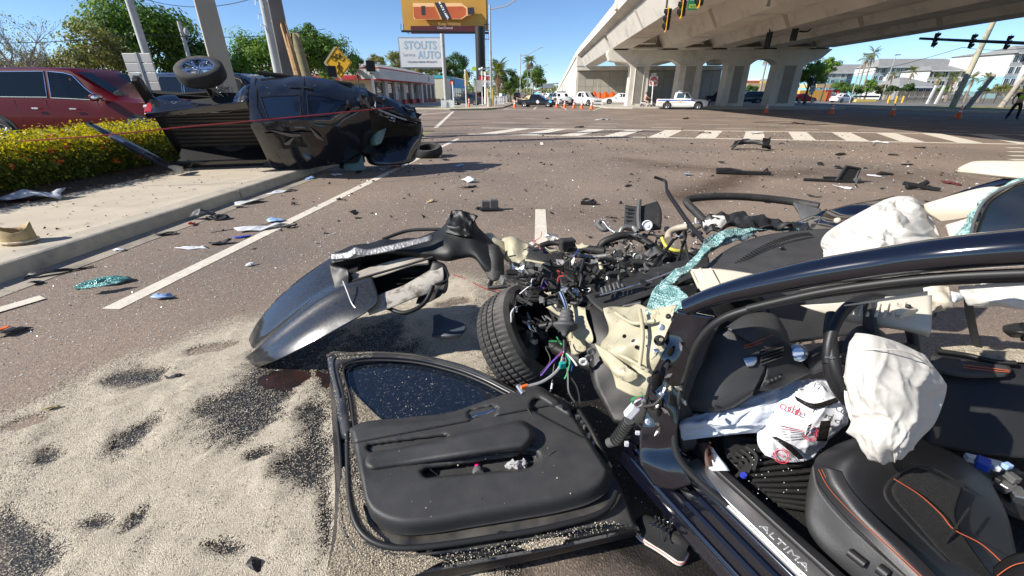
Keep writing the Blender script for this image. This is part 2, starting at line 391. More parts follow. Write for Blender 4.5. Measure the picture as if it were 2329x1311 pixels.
mb=MB();mb.prism([V(6.4,66,0),V(7.4,53.2,0),V(10,51.2,0),V(29,50.6,0),V(33.5,52.5,0),V(33,58,0),V(33,110,0),V(6.4,110,0)],(0,0,0.17));struct('traffic_island',mb,M_conc,bevel=0.03)
rk=[(34.5,60),(36,53),(38.5,46),(41,40),(43.5,33),(46,25),(50,10),(52,-5)]
mb=MB();mb.prism([V(a,b,0)for a,b in rk]+[V(a+2.2,b+0.6,0)for a,b in rk[::-1]],(0,0,0.15));struct('sidewalk_right',mb,M_walk)
mb=MB();mb.prism([V(a+2.2,b+0.6,0)for a,b in rk]+[V(200,-5,0),V(200,62,0)],(0,0,0.16));struct('verge_right',mb,M_grass)
mb=MB();mb.quad((36.5,62,0.03),(250,62,0.03),(250,140,0.03),(36.5,140,0.03));struct('parking_lot_right',mb,M_lot)
M_mark=mat('road_marking',(0.66,0.60,0.50),0.8,var=(6,0.12),wear=((0.2,0.16,0.13),22,0.75),bump=(120,0.3))
mk=empty('road_markings',(0,10,0));tag(mk,kind='structure')
def strip(x0,y0,x1,y1,w,z=0.004,name='painted_line',m=M_mark):
 a=Vector((x0,y0));b=Vector((x1,y1));d=(b-a).normalized();n=Vector((-d.y,d.x))*w/2
 q=[a+n,a-n,b-n,b+n];mb=MB()
 mb.poly([V(p.x,p.y,z)for p in q]);return obj(name,mb,m,mk)
def gstrip(p0,p1,w,**k):a=G(*p0);b=G(*p1);return strip(a.x,a.y,b.x,b.y,w,**k)
gstrip((252,704),(1042,316),0.155)
gstrip((-120,742),(98,678),0.13,z=0.0095)
gstrip((1231,556),(1229,477),0.155)
for yy in(10.4,15.0):strip(0.02,yy,0.02,yy+0.9 if yy>12 else yy+0.02,0.12)
ua,ub=G(1095,291.5),G(2500,309);la,lb=G(1065,305.5),G(2500,332)
strip(ua.x,ua.y,ub.x,ub.y,0.26);strip(la.x,la.y,lb.x,lb.y,0.26)
da=rad(24.5);dv=Vector((math.sin(da),math.cos(da)))
def isect(p,d,a,b):
 e=(b-a).xy;r=a.xy-p
 den=d.x*(-e.y)+e.x*d.y
 t=(r.x*(-e.y)+e.x*r.y)/den;return p+d*t
xx=-3.2
while xx<26:
 p=Vector((xx,18.0));w=Vector((0.80,0))
 q=[isect(p,dv,la,lb),isect(p+w,dv,la,lb),isect(p+w,dv,ua,ub),isect(p,dv,ua,ub)]
 obj('crossing_bar',MB().poly([V(a.x,a.y,0.008)for a in q]),M_mark,mk);xx+=1.86
for yy,x0,st,ln in((24.2,-4,3.2,1.5),(27.0,-3,3.0,1.4),(31.5,-2,3.3,1.5),(37.0,4,3.4,1.5)):
 for i in range(10 if yy<35 else 7):strip(x0+i*st,yy-i*0.28,x0+i*st+ln,yy-i*0.28-0.12,0.13,name='guide_dash')
a=G(2310,345);
for i in range(4):q=G(2310+i*4,337+i*9);strip(q.x-0.25,q.y,q.x+0.25,q.y,0.22,name='guide_dash')
strip(-4.2,48.6,5.0,47.4,0.5);strip(-0.9,49.6,-0.7,62,0.15);strip(2.6,49.4,2.5,66,0.15);strip(-4.2,49.6,-3.9,60,0.13)
strip(5.2,46.5,7.5,58,0.15)
for i in range(6):strip(-12-i*2.4,30.0-i*0.1,-8.5-i*2.4,42.5,0.3,name='crossing_bar')
strip(-5.4,22.5,-8.6,43.5,0.22);strip(-28,32.2,-9,31.8,0.14)
# overpass
PY0=58.0
br=root('overpass',(20,40,0),'long concrete overpass carried across the junction on arched piers','bridge')
gx=[9.1,14.9,20.5,26.1,31.9];ZB,ZT=6.35,7.75
prof=[(6.5,8.22),(7.7,7.76),(33.3,7.76),(34.5,8.22),(34.5,8.34),(6.5,8.34)]
obj('deck',MB().prism([V(a,-46,b)for a,b in prof],(0,138,0)),M_conc2,br)
for sx,nm in((6.38,'parapet'),(34.28,'parapet')):
 y=-46
 while y<92:
  L=min(15.5,92-y)
  obj(nm,MB().prism([V(sx,y+.02,8.2),V(sx+.36,y+.02,8.2),V(sx+.30,y+.02,9.2),V(sx+.06,y+.02,9.2)],(0,L-.04,0)),M_conc2,br);y+=L
for cx in gx:
 for(y0,y1)in((-46,57.1),(58.9,91.4)):
  p=[(cx-1.1,ZB),(cx+1.1,ZB),(cx+1.95,ZT),(cx-1.95,ZT)]
  g=obj('girder',MB().prism([V(a,y0,b)for a,b in p],(0,y1-y0,0)),M_conc2,br)
 for y in(22.0,40.0):
  for s in(-1,1):obj('stiffener_band',MB().prism([V(cx+s*1.13,y,ZB+.02),V(cx+s*1.99,y,ZT-.02),V(cx+s*1.90,y,ZT-.02),V(cx+s*1.04,y,ZB+.02)],(0,.55,0)),M_conc,br)
  obj('soffit_joint',MB().span(cx-1.0,cx+1.0,y+6,y+6.25,ZB-.03,ZB+.02),M_steel,br)
 obj('bearing',MB().span(cx-.8,cx+.8,57.4,58.6,6.22,6.37),M_black,br)
for i in range(4):
 x0,x1=gx[i]+1.9,gx[i+1]-1.9
 obj('cross_beam',MB().span(x0,x1,56.6,57.0,6.9,7.75),M_conc,br)
 obj('end_diaphragm',MB().prism([V(x0-.6,56.2,6.22),V(x1+.6,56.2,6.22),V(x1+.6,58.4,6.75),V(x0-.6,58.4,6.75)],(0,.01,.14)),M_conc2,br)
 mbx=MB()
 for s in(-1,1):
  xm=(x0+x1)/2;mbx.tube([(xm,55.0,6.95),(xm+s*.8,55.0,7.75)],.06,6)
 obj('cross_brace',mbx,M_steel,br)
obj('light_fixture',MB().cyl((13,30,6.2),(13,30,6.6),.12,.05,10).cyl((13,30,6.6),(13,30,7.7),.015,n=5),M_steel,br)
pr=root('bridge_pier',(20,PY0,0),'grey concrete bridge pier with arched openings and recessed column panels','bridge pier')
def cols_at():
 out=[]
 for a,b in((1431,1472),(1540,1590),(1648,1696),(1757,1815)):
  out.append((AY(a,200,PY0-0.9).x,AY(b,200,PY0-0.9).x))
 return out
COLS=cols_at()
XL,XR=7.6,32.9;ZC=6.2
def pier_profile():
 pts=[(XL,ZC),(XL-.05,ZC-.4),(XL+.25,5.15),(XL+.8,5.02)]
 for i,(a,b)in enumerate(COLS):
  if i==0:pts+=[(a-1.2,4.98),(a-.5,4.85),(a-.12,4.5),(a,4.0)]
  pts+=[(a-.1,0.1),(b+.1,0.1),(b,4.5)]
  if i<3:
   n=COLS[i+1][0];w=n-b
   for k in range(0,13):t=k/12;pts.append((b+w*t,4.6+.62*(1-abs(2*t-1)**2.6)))
   pts.append((n,4.5))
  else:pts+=[(b+.1,4.4),(b+.5,4.8),(b+1.2,4.98),(XR-1.6,5.02),(XR-1.0,5.15),(XR,ZC-.1),(XR,ZC)]
 return pts
obj('pier_wall',MB().prism([V(a,PY0-.9,b)for a,b in pier_profile()],(0,1.8,0)),M_conc2,pr,bevel=0.05)
M_panel=mat('ribbed_concrete',(0.36,0.34,0.30),0.9,var=(1.0,0.12),bump=(20,0.3))
for(a,b)in COLS:
 w=b-a;c=(a+b)/2
 obj('recess_panel',MB().span(c-w*.24,c+w*.24,PY0-.93,PY0-.88,.5,4.5),M_panel,pr)
 for k in range(7):obj('panel_rib',MB().span(c-w*.21+k*w*.07-.03,c-w*.21+k*w*.07+.03,PY0-.97,PY0-.93,.55,4.45),M_panel,pr)
 for s in(-1,1):obj('column_edge',MB().span(c+s*w*.24-.05,c+s*w*.24+.05,PY0-1.0,PY0-.88,.4,4.58),M_conc2,pr,bevel=0.02)
 obj('column_edge',MB().span(c-w*.29,c+w*.29,PY0-1.003,PY0-.88,4.5,4.62),M_conc2,pr,bevel=0.02)
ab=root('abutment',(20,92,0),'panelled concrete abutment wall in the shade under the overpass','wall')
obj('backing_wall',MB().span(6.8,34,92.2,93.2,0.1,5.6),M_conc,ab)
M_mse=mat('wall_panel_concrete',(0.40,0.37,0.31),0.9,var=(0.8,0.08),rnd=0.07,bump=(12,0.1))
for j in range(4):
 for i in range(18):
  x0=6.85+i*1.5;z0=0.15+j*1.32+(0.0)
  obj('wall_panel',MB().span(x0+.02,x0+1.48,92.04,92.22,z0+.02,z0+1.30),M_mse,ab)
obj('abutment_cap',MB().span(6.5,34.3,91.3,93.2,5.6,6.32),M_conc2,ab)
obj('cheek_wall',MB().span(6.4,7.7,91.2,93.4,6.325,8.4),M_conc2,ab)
rw=root('ramp_wall',(6,120,0),'sunlit cream retaining wall of the ramp sloping down beyond the overpass','wall')
yy=93.4
while yy<255:
 L=4.5;t0=9.15*max(0,1-((yy-93)/170)**1.0);t1=9.15*max(0,1-((yy+L-93)/170)**1.0)
 obj('wall_panel',MB().prism([V(6.6,yy+.03,0),V(6.6,yy+L-.03,0),V(6.6,yy+L-.03,t1-.9 if t1>1 else .1),V(6.6,yy+.03,t0-.9 if t0>1 else .1)],(1.0,0,0)),M_conc2,rw)
 obj('ramp_parapet',MB().prism([V(6.38,yy,t0-.88),V(6.38,yy+L,t1-.88),V(6.38,yy+L,t1),V(6.38,yy,t0)],(.36,0,0)),M_conc2,rw)
 yy+=L
def lamp_post(name,base,hgt,arm,label,thin=0.09,group=None,az=0.0):
 b=Vector(base);r=root(name,b,label,'street lamp',group)
 obj('pole',MB().cyl(b,b+V(0,0,hgt),thin,thin*.55,10),M_steel,r)
 d=V(math.cos(az),math.sin(az),0)
 obj('arm',MB().tube([b+V(0,0,hgt-.45),b+V(0,0,hgt-.2)+d*arm*.4,b+V(0,0,hgt+arm*.25)+d*arm],thin*.4,6),M_steel,r)
 obj('lamp_head',MB().box(b+V(0,0,hgt+arm*.25-.02)+d*(arm+.25),(.7,.28,.14),Matrix.Rotation(az,3,'Z')),M_steel,r,bevel=.04)
 return r
p=AY(1351,63,44);lamp_post('street_lamp',(6.56,44.5,9.2),9,2.0,'thin grey lamp pole standing on the overpass parapet',.1,az=0.3)
obj('pilaster',MB().span(6.18,6.75,44.0,45.0,8.3,9.3),M_conc2,br)
# builders for plants and vehicles
def leaf_mat(name,col,trans=0.35,var=(0.8,0.35),two=None):
 m=mat(name,col,0.55,var=var,two=two,spec=0.3)
 nt=m.node_tree;b=nt.nodes['Principled BSDF'];out=nt.nodes['Material Output']
 src=b.inputs['Base Color'].links[0].from_socket
 t=_n(nt,'ShaderNodeBsdfTranslucent');h=_n(nt,'ShaderNodeHueSaturation');h.inputs['Value'].default_value=1.4;h.inputs['Saturation'].default_value=1.15
 nt.links.new(src,h.inputs['Color']);nt.links.new(h.outputs[0],t.inputs['Color'])
 mx=_n(nt,'ShaderNodeMixShader');mx.inputs[0].default_value=trans
 nt.links.new(b.outputs[0],mx.inputs[1]);nt.links.new(t.outputs[0],mx.inputs[2]);nt.links.new(mx.outputs[0],out.inputs['Surface'])
 return m
M_leaf=leaf_mat('leaf_green',(0.105,0.18,0.035))
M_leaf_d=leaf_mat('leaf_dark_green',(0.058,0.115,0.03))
M_leaf_o=leaf_mat('leaf_olive',(0.20,0.20,0.065),var=(0.5,0.5))
M_leaf_l=leaf_mat('leaf_light_green',(0.15,0.25,0.04))
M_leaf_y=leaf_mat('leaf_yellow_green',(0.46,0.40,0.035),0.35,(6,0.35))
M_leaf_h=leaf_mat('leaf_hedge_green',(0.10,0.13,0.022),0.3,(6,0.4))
M_palm=leaf_mat('palm_leaf',(0.17,0.20,0.045),0.3)
M_palm_dead=mat('dead_palm_leaf',(0.22,0.15,0.08),0.8,var=(2,0.3))
M_bark=mat('bark',(0.13,0.10,0.075),0.9,var=(5,0.3),bump=(20,0.6))
M_bark_g=mat('grey_bark',(0.30,0.26,0.22),0.9,var=(5,0.3))
M_petal=mat('orange_petal',(0.75,0.14,0.03),0.6)
def leaves_np(centers,normals,size,aspect=0.55,jit=0.5):
 """leaf-shaped quads; returns verts, faces"""
 n=len(centers)
 nn=normals+jit*rng.normal(size=(n,3));nn/=np.linalg.norm(nn,axis=1)[:,None]+1e-9
 t=rng.normal(size=(n,3));t-=(t*nn).sum(1)[:,None]*nn;t/=np.linalg.norm(t,axis=1)[:,None]+1e-9
 w=np.cross(nn,t);s=(size*rng.uniform(0.6,1.3,n))[:,None]
 v=np.stack([centers-t*s*.5,centers+w*s*aspect*.5+t*s*.05,centers+t*s*.5,centers-w*s*aspect*.5+t*s*.05],1).reshape(-1,3)
 f=np.arange(n*4).reshape(-1,4)
 return v,f.tolist()
def crown_points(c,r,n,clumps,fill=0.55,seed=0,drop=0.0):
 g=np.random.default_rng(seed)
 d=g.normal(size=(clumps,3));d/=np.linalg.norm(d,axis=1)[:,None]
 d[:,2]=np.where(d[:,2]<-0.35,-d[:,2],d[:,2])
 rr=g.uniform(0.35,1.0,clumps)**0.6
 cc=d*rr[:,None]*np.array(r)*0.82
 cr=g.uniform(0.18,0.38,clumps)*np.mean(r)
 idx=g.integers(0,clumps,n)
 e=g.normal(size=(n,3));e/=np.linalg.norm(e,axis=1)[:,None]
 e2=e*(g.uniform(0,1,n)**fill)[:,None]*np.array((1,1,.75))
 p=cc[idx]+e2*cr[idx][:,None]
 return p+np.array(c),e+d[idx]*0.6+np.array((0,0,.3)),cc+np.array(c),cr
def tree(name,label,base,h,r,m,n=6000,leaf=0.22,clumps=34,trunk=0.18,seed=1,group=None,crown_z=None,cat='tree',tm=None,bare=False):
 b=Vector(base);ro=root(name,b,label,cat,group)
 ch=r[2];cz=(h-ch*0.95)if crown_z is None else crown_z
 p,nn,cc,cr=crown_points((b.x,b.y,b.z+cz),r,n,clumps,seed=seed)
 v,f=leaves_np(p,nn,leaf);mesh_obj('crown',v,f,m,ro)
 g=random.Random(seed);mb=MB();top=b+V(0,0,cz)
 mb.tube([b,b+V(g.uniform(-.1,.1),g.uniform(-.1,.1),cz*.45),top],[trunk*1.25,trunk*.9,trunk*.5],8)
 for k in range(min(14,clumps)):
  q=Vector(cc[k]);st=b+(top-b)*g.uniform(.5,.95);mid=(st+q)/2+V(0,0,-.1*h*g.random())
  mb.tube([st,mid,q],[trunk*.4,trunk*.25,trunk*.08],5)
 obj('trunk',mb,tm or M_bark,ro,smooth=60)
 return ro
def frond_mb(L,droop,width=0.5,n=16,dead=False,seed=0):
 g=random.Random(seed);mb=MB();pts=[]
 for i in range(n+1):
  t=i/n;pts.append(V(L*t*(1-.25*droop*t),0,L*(0.45*t-droop*t*t)))
 mb.tube(pts,[0.03*L/2*(1-.8*i/n)for i in range(n+1)],4)
 for i in range(2,n+1):
  p=pts[i];d=(pts[i]-pts[i-1]).normalized();wl_=width*math.sin(PI*min(1,.25+.75*i/n))+.08
  for s in(-1,1):
   e=(d*.7+V(0,s,0)*.8+V(0,0,-.25+g.uniform(-.15,.15))).normalized()*wl_*g.uniform(.8,1.1)
   w=d.cross(e).cross(e).normalized()*.035*L/2
   mb.add([p-d*.02-w,p+e*.5-w*1.3,p+e,p+e*.5+w*1.3,p+w],[(0,1,2,3,4)])
 return mb
def palm(name,label,base,h,L=1.7,n=22,seed=0,lean=(0,0),group=None,fan=True,skirt=6,trunk=0.16,parts=False):
 b=Vector(base);r=root(name,b,label,'palm tree',group);g=random.Random(seed)
 top=b+V(lean[0],lean[1],h)
 obj('trunk',MB().tube([b,b+V(lean[0]*.3,lean[1]*.3,h*.5),top],[trunk*1.2,trunk*.85,trunk*.8],10),M_bark_g,r,smooth=60)
 al=MB();dead=MB()
 for k in range(n+skirt):
  isd=k>=n;a=k*2.39996+g.uniform(-.2,.2)
  el=rad(g.uniform(-15,80))if not isd else rad(g.uniform(-85,-50))
  fm=frond_mb(L*g.uniform(.8,1.1),.55 if not isd else .15,.42*L/1.7,10 if not parts else 16,seed=k+seed*91)
  M=Matrix.Translation(top)@Matrix.Rotation(a,4,'Z')@Matrix.Rotation(-el+.3,4,'Y')
  fm.xf(M)
  if parts:obj('frond',fm,M_palm_dead if isd else M_palm,r)
  else:(dead if isd else al).add(fm.v,fm.f)
 if not parts:
  obj('crown',al,M_palm,r)
  if skirt:obj('dead_fronds',dead,M_palm_dead,r)
 return r
def bare_tree(name,label,base,h,seed=3):
 b=Vector(base);r=root(name,b,label,'tree');g=random.Random(seed);mb=MB();tips=[]
 def br(p,d,L,rr,lev):
  n=4;pts=[p];rs=[rr]
  for i in range(n):
   d=(d+V(g.uniform(-.22,.22),g.uniform(-.22,.22),g.uniform(-.05,.16))).normalized();p=p+d*L/n;pts.append(p);rs.append(rr*(1-.6*(i+1)/n))
  mb.tube(pts,rs,5 if lev<3 else 3,caps=False)
  if lev>=5 or rr<.004:tips.append(p);return
  k=g.choice((3,3,4))if lev>0 else 5
  for i in range(k):
   a=g.uniform(0,2*PI);s=g.uniform(.45,.85);nd=(d+V(math.cos(a)*s,math.sin(a)*s,g.uniform(-.1,.3))).normalized()
   q=pts[-1]if i<2 else pts[g.choice((2,3))]
   br(q,nd,L*g.uniform(.6,.8),rr*.5,lev+1)
 br(b,V(0,0,1),h*.28,h*.028,0)
 obj('trunk',mb,M_bark_g,r)
 tp=np.array([tuple(t)for t in tips]);pick=tp[rng.integers(0,len(tp),900)]+rng.normal(size=(900,3))*.12
 v,f=leaves_np(pick,rng.normal(size=(900,3)),.12);mesh_obj('crown',v,f,M_leaf_o,r)
 return r
def wheel_mb(r,w,n=28):
 t=MB().lathe((0,0,0),(0,1,0),[(r*.62,-w*.42),(r*.66,-w*.5),(r*.9,-w*.5),(r*.985,-w*.38),(r,-w*.2),(r,w*.2),(r*.985,w*.38),(r*.9,w*.5),(r*.66,w*.5),(r*.62,w*.42),(r*.62,-w*.42)],n)
 rim=MB().lathe((0,0,0),(0,1,0),[(0.001,w*.30),(r*.12,w*.32),(r*.14,w*.25),(r*.16,w*.2)],16)
 for k in range(5):
  a=2*PI*k/5
  for da in(-.16,.16):
   rim.tube([(math.cos(a+da*.4)*r*.1,w*.28,math.sin(a+da*.4)*r*.1),(math.cos(a+da)*r*.6,w*.40,math.sin(a+da)*r*.6)],r*.055,5)
 rim.lathe((0,0,0),(0,1,0),[(r*.60,w*.46),(r*.655,w*.49),(r*.655,w*.40),(r*.60,w*.38),(r*.58,-w*.2),(0.001,-w*.2)],n)
 return t,rim
class CarShape:
 def __init__(s,st):s.st=np.array(st,float)
 def at(s,x):return[float(np.interp(x,s.st[:,0],s.st[:,k]))for k in range(1,7)]
 def side(s,x,t,sgn,off=0.006):
  zb,zm,zr,wb,wm,wr=s.at(x);return V(x,sgn*(wm+(wr-wm)*t+off),zm+(zr-.05-zm)*t+off*.3)
def car(name,label,kind,paint,L=4.8,W=1.85,Hh=1.45,group=None,glass=None,cat='car',wheels=True,detail=True,trim=None):
 glass=glass or M_glassdark;w=W/2;gr=.2;r=root(name,(0,0,0),label,cat,group)
 bl=Hh*.62;hl=L/2
 if kind=='sedan':
  st=[(-hl,.34,.62,.66,w*.82,w*.80,w*.7),(-hl+.06,.26,Hh*.64,Hh*.66,w*.9,w*.86,w*.76),(-hl+.55,.2,bl+.02,bl+.05,w,w*.95,w*.82),(-hl+1.2,.2,bl,Hh*.93,w,w*.96,w*.70),(-.35,.2,bl-.02,Hh,w,w*.96,w*.66),(.25,.2,bl-.03,Hh*.985,w,w*.96,w*.67),(hl-1.35,.2,bl-.05,bl-.01,w,w*.95,w*.80),(hl-.5,.2,bl-.14,bl-.1,w,w*.93,w*.8),(hl-.08,.24,bl-.26,bl-.24,w*.9,w*.86,w*.76),(hl,.32,.5,.52,w*.8,w*.78,w*.7)]
  wins=[[(-1.25,.12),(-.42,.12),(-.42,.93),(-.8,.93)],[(-.34,.1),(.95,.06),(.3,.92),(-.34,.93)]];ws=(.32,hl-1.38);rw_=(-hl+.62,-hl+1.18)
 elif kind=='suv':
  st=[(-hl,.4,Hh*.55,Hh*.6,w*.86,w*.85,w*.75),(-hl+.05,.3,bl,Hh*.95,w*.95,w*.93,w*.74),(-hl+.35,.24,bl,Hh,w,w*.97,w*.76),(-.2,.24,bl-.02,Hh,w,w*.97,w*.77),(.35,.24,bl-.03,Hh*.985,w,w*.97,w*.76),(hl-1.45,.24,bl-.03,bl+.03,w,w*.96,w*.84),(hl-.45,.24,bl-.1,bl-.03,w,w*.95,w*.84),(hl-.06,.28,bl-.2,bl-.15,w*.92,w*.9,w*.8),(hl,.36,.6,.66,w*.85,w*.84,w*.74)]
  wins=[[(-hl+.3,.12),(-hl+1.15,.12),(-hl+1.15,.92),(-hl+.45,.92)],[(-hl+1.22,.1),(-.3,.1),(-.3,.93),(-hl+1.22,.92)],[(-.2,.08),(hl-1.62,.05),(.42,.9),(-.2,.93)]];ws=(.45,hl-1.5);rw_=None
 else:
  st=[(-hl,.42,.98,1.0,w*.96,w*.96,w*.92),(-hl+.04,.34,1.02,1.04,w,w*.97,w*.93),(-hl+1.75,.3,1.02,1.04,w,w*.97,w*.93),(-hl+1.80,.3,1.06,Hh*.95,w,w*.97,w*.78),(-hl+2.0,.3,1.06,Hh,w,w*.97,w*.78),(.5,.3,1.04,Hh,w,w*.97,w*.78),(hl-1.45,.3,1.02,1.07,w,w*.96,w*.86),(hl-.4,.3,.94,1.0,w,w*.95,w*.86),(hl-.05,.34,.82,.88,w*.94,w*.92,w*.84),(hl,.42,.6,.66,w*.88,w*.86,w*.78)]
  wins=[[(-hl+1.95,.12),(-hl+2.75,.12),(-hl+2.75,.9),(-hl+2.05,.9)],[(-hl+2.85,.1),(hl-1.75,.06),(.5,.9),(-hl+2.85,.9)]];ws=(.58,hl-1.5);rw_=None
 S=CarShape(st)
 xs_=[]
 for a,b in zip(S.st[:-1,0],S.st[1:,0]):
  k=max(1,int((b-a)/.35));xs_+=[a+(b-a)*i/k for i in range(k)]
 xs_.append(S.st[-1,0]);rows=[]
 for x in xs_:
  zb,zm,zr,wb,wm,wr=S.at(x)
  half=[(wb*.6,zb-.02),(wb*.94,zb),(wb,zb+(zm-zb)*.25),(wb*1.0,zb+(zm-zb)*.62),(wm,zm),((wm+wr)/2,(zm+zr-.05)/2),(wr,zr-.05),(wr*.85,zr),(wr*.4,zr+.015)]
  rows.append([V(x,-a,b)for a,b in half]+[V(x,a,b)for a,b in half[::-1]])
 mb=MB().grid(rows);n0=len(rows[0]);k0=len(mb.f)
 mb.f+=[tuple(range(n0)),tuple(range((len(rows)-1)*n0,len(rows)*n0))[::-1]]
 body=obj('body',mb,paint,r,smooth=38)
 for wn_ in wins:
  for sgn in(-1,1):
   q=[]
   for i in range(len(wn_)):
    a=wn_[i];b=wn_[(i+1)%len(wn_)]
    for k in range(3):t=k/3;q.append(S.side(a[0]+(b[0]-a[0])*t,a[1]+(b[1]-a[1])*t,sgn))
   obj('side_window',MB().poly(q if sgn>0 else q[::-1]),glass,r)
   if trim:obj('window_trim',MB().tube(q+[q[0]],.012,5),trim,r)
 x0,x1=ws
 def across(x,up=.012,shr=.93):
  zb,zm,zr,wb,wm,wr=S.at(x);return[V(x,s*wr*shr,zr+up)for s in(-1,-.5,0,.5,1)]
 def wrow(a,b,n=5):return[across(a+(b-a)*i/n,.014)for i in range(n+1)]
 obj('windscreen',MB().grid(wrow(x0+.05,x1-.02)),glass,r,smooth=60)
 if rw_:obj('rear_window',MB().grid(wrow(rw_[0]+.04,rw_[1]-.02)),glass,r,smooth=60)
 else:
  zb,zm,zr,wb,wm,wr=S.at(-hl+(.05 if kind=='suv' else 1.8));xq=-hl+(.02 if kind=='suv' else 1.76)
  obj('rear_window',MB().poly([V(xq,-wm*.8,zm+.08),V(xq,wm*.8,zm+.08),V(xq,wr*.85,zr-.12),V(xq,-wr*.85,zr-.12)][::-1]),glass,r)
 wr_=Hh*.225 if kind!='pickup' else .38
 if kind=='suv':wr_=Hh*.20
 xf_,xr_=hl-.93,-hl+(1.0 if kind!='pickup' else 1.12)
 tm_,rm_=wheel_mb(wr_,.22)
 for x in(xf_,xr_):
  for sgn in(-1,1):
   yv=sgn*(w-.10)
   obj('wheel_arch',MB().lathe((x,sgn*(w+.004),wr_+.02),(0,sgn,0),[(0.001,-.02),(wr_*1.16,-.02),(wr_*1.18,.006),(0.001,.007)],24),M_black,r)
   M=Matrix.Translation((x,sgn*(w-.07),wr_))@(Matrix.Identity(4)if sgn>0 else Matrix.Rotation(PI,4,'Z'))
   t2=MB();t2.add(tm_.v,tm_.f);t2.xf(M);wo=obj('wheel',t2,M_rubber,r,smooth=50)
   t3=MB();t3.add(rm_.v,rm_.f);t3.xf(M);obj('rim',t3,M_alu,wo,smooth=40)
 M_hl=mat('headlamp_glass',(0.7,0.72,0.75),0.1,0.6);M_tl=mat('tail_lamp_red',(0.5,0.02,0.02),0.2,coat=1)
 zb,zm,zr,wb,wm,wr=S.at(hl-.2)
 for sgn in(-1,1):
  obj('headlight',MB().box((hl-.12,sgn*w*.68,zm-.05),(.3,w*.38,.13),Matrix.Rotation(-sgn*.3,3,'Z')),M_hl,r,bevel=.03)
  zt=S.at(-hl+.1)[1]
  obj('tail_light',MB().box((-hl+.04,sgn*w*.74,zt-.12),(.16,w*.3,.2),Matrix.Rotation(sgn*.25,3,'Z')),M_tl,r,bevel=.03)
  xm=ws[1]-.18
  mp=S.side(xm-.1,.1,sgn,.1);obj('wing_mirror',MB().box(mp+V(0,sgn*.06,.02),(.12,.2,.15)),paint,r,bevel=.04)
  if detail:
   for hx in([-.45,.55]if kind!='pickup' else[-.2]):obj('door_handle',MB().box(S.side(hx-.2,-.28,sgn,.02),(.18,.03,.035)),trim or paint,r,bevel=.008)
   for hx in((-1.2,-.36,.98)if kind!='pickup' else(-.95,.9)):
    q=[S.side(hx,0,sgn,.002),S.side(hx,-.5,sgn,.004)];zb=S.at(hx)[0];wbx=S.at(hx)[3]
    obj('door_gap',MB().tube([q[0],V(hx,sgn*(wbx+.001),(q[0].z+zb)/2),V(hx,sgn*(wbx*.985),zb+.08)],.006,4),M_black,r)
 obj('grille',MB().box((hl-.005,0,.58 if kind!='pickup' else .7),(.06,w*.9,.16 if kind!='pickup' else .28)),M_black,r,bevel=.02)
 obj('bumper',MB().box((hl-.03,0,.36),(.14,W*.86,.16)),M_black,r,bevel=.04)
 obj('number_plate',MB().box((-hl-.008,0,.62),(.02,.3,.15)),M_white,r)
 return r,S
# left side: hedge, parked vehicles, poles, trees
hd=root('hedge',(-9.0,5,.15),'clipped yellow-green hedge with orange flowers beside the pavement','hedge')
N=52000
hy=rng.uniform(-3.0,10.2,N);top=rng.random(N)<.42
hx=np.where(top,rng.uniform(-10.2,-8.35,N),-8.35+rng.normal(0,.10,N));hz=np.where(top,.88+rng.normal(0,.06,N),.2+.72*rng.random(N)**.8)
und=np.array([fbm(a*1.6,b*1.6,2)for a,b in zip(hy,hx)])*.17
und2=np.array([fbm(a*2.4,b*2.4,7)for a,b in zip(hy,hz)])*.16
hz=np.where(top,hz+und,hz);hx=np.where(top,hx,hx+und2-.10*(hz<.45));endm=hy>9.9
hz=np.where(top&(rng.random(N)<.03),hz+.12*rng.random(N),hz)
nrm=np.where(top[:,None],np.array([[0,0,1.]]),np.array([[1.,-.2,.3]]));P_=np.stack([hx,hy,hz],1)
sunlit_newg=rng.random(N)<np.clip((hz-.58)/.3,.08,.85)  # new growth near the top; faces kept darker to paint in their shade
for sel,m_ in((sunlit_newg,M_leaf_y),(~sunlit_newg,M_leaf_h)):
 v,f=leaves_np(P_[sel],nrm[sel],.055,.62,.8);tag(mesh_obj('sunlit_new_growth' if m_ is M_leaf_y else 'foliage',v,f,m_,hd),kind='stuff')
mb=MB()
for j in range(46):
 y=-2.9+j*.285
 for k in range(2):
  x=-8.75-k*.7+random.uniform(-.15,.15);b=V(x,y,.15)
  for q in range(4):mb.tube([b,b+V(random.uniform(-.15,.25),random.uniform(-.2,.2),.45),b+V(random.uniform(-.25,.3),random.uniform(-.3,.3),.8)],[.012,.008,.004],4,caps=False)
obj('stems',mb,M_bark,hd)
obj('inner_shade_box',MB().span(-10.1,-8.62,-3.0,10.1,.18,.78),M_leaf_d,hd)  # solid dark box added to paint in the hedge's shaded interior
ps=np.stack([rng.uniform(-9.4,-8.25,60),rng.uniform(1,10,60),rng.uniform(.4,.95,60)],1);ps[:,0]=np.where(ps[:,2]<.86,-8.24,ps[:,0]);pp=np.repeat(ps[:34],14,0)+rng.normal(size=(476,3))*.028
v,f=leaves_np(pp,rng.normal(size=(476,3)),.045,.8);tag(mesh_obj('flowers',v,f,M_petal,hd),kind='stuff')
tp=np.stack([rng.uniform(-8.6,-7.2,1500),rng.uniform(-1,12,1500),rng.uniform(.165,.19,1500)],1)
v,f=leaves_np(tp,np.tile([[0,0,1.]],(1500,1)),.05,.5,.4);tag(mesh_obj('leaf_litter',v,f,mat('dry_leaf',(.17,.11,.06),.9,var=(3,.4))),'brown leaf litter under the hedge','leaf litter',kind='stuff')
M_redp=mat('dark_red_paint',(.085,.001,.0015),.35,.0,coat=.18,spec=.15)
M_navy=mat('navy_paint',(.008,.012,.03),.22,.3,coat=1.0)
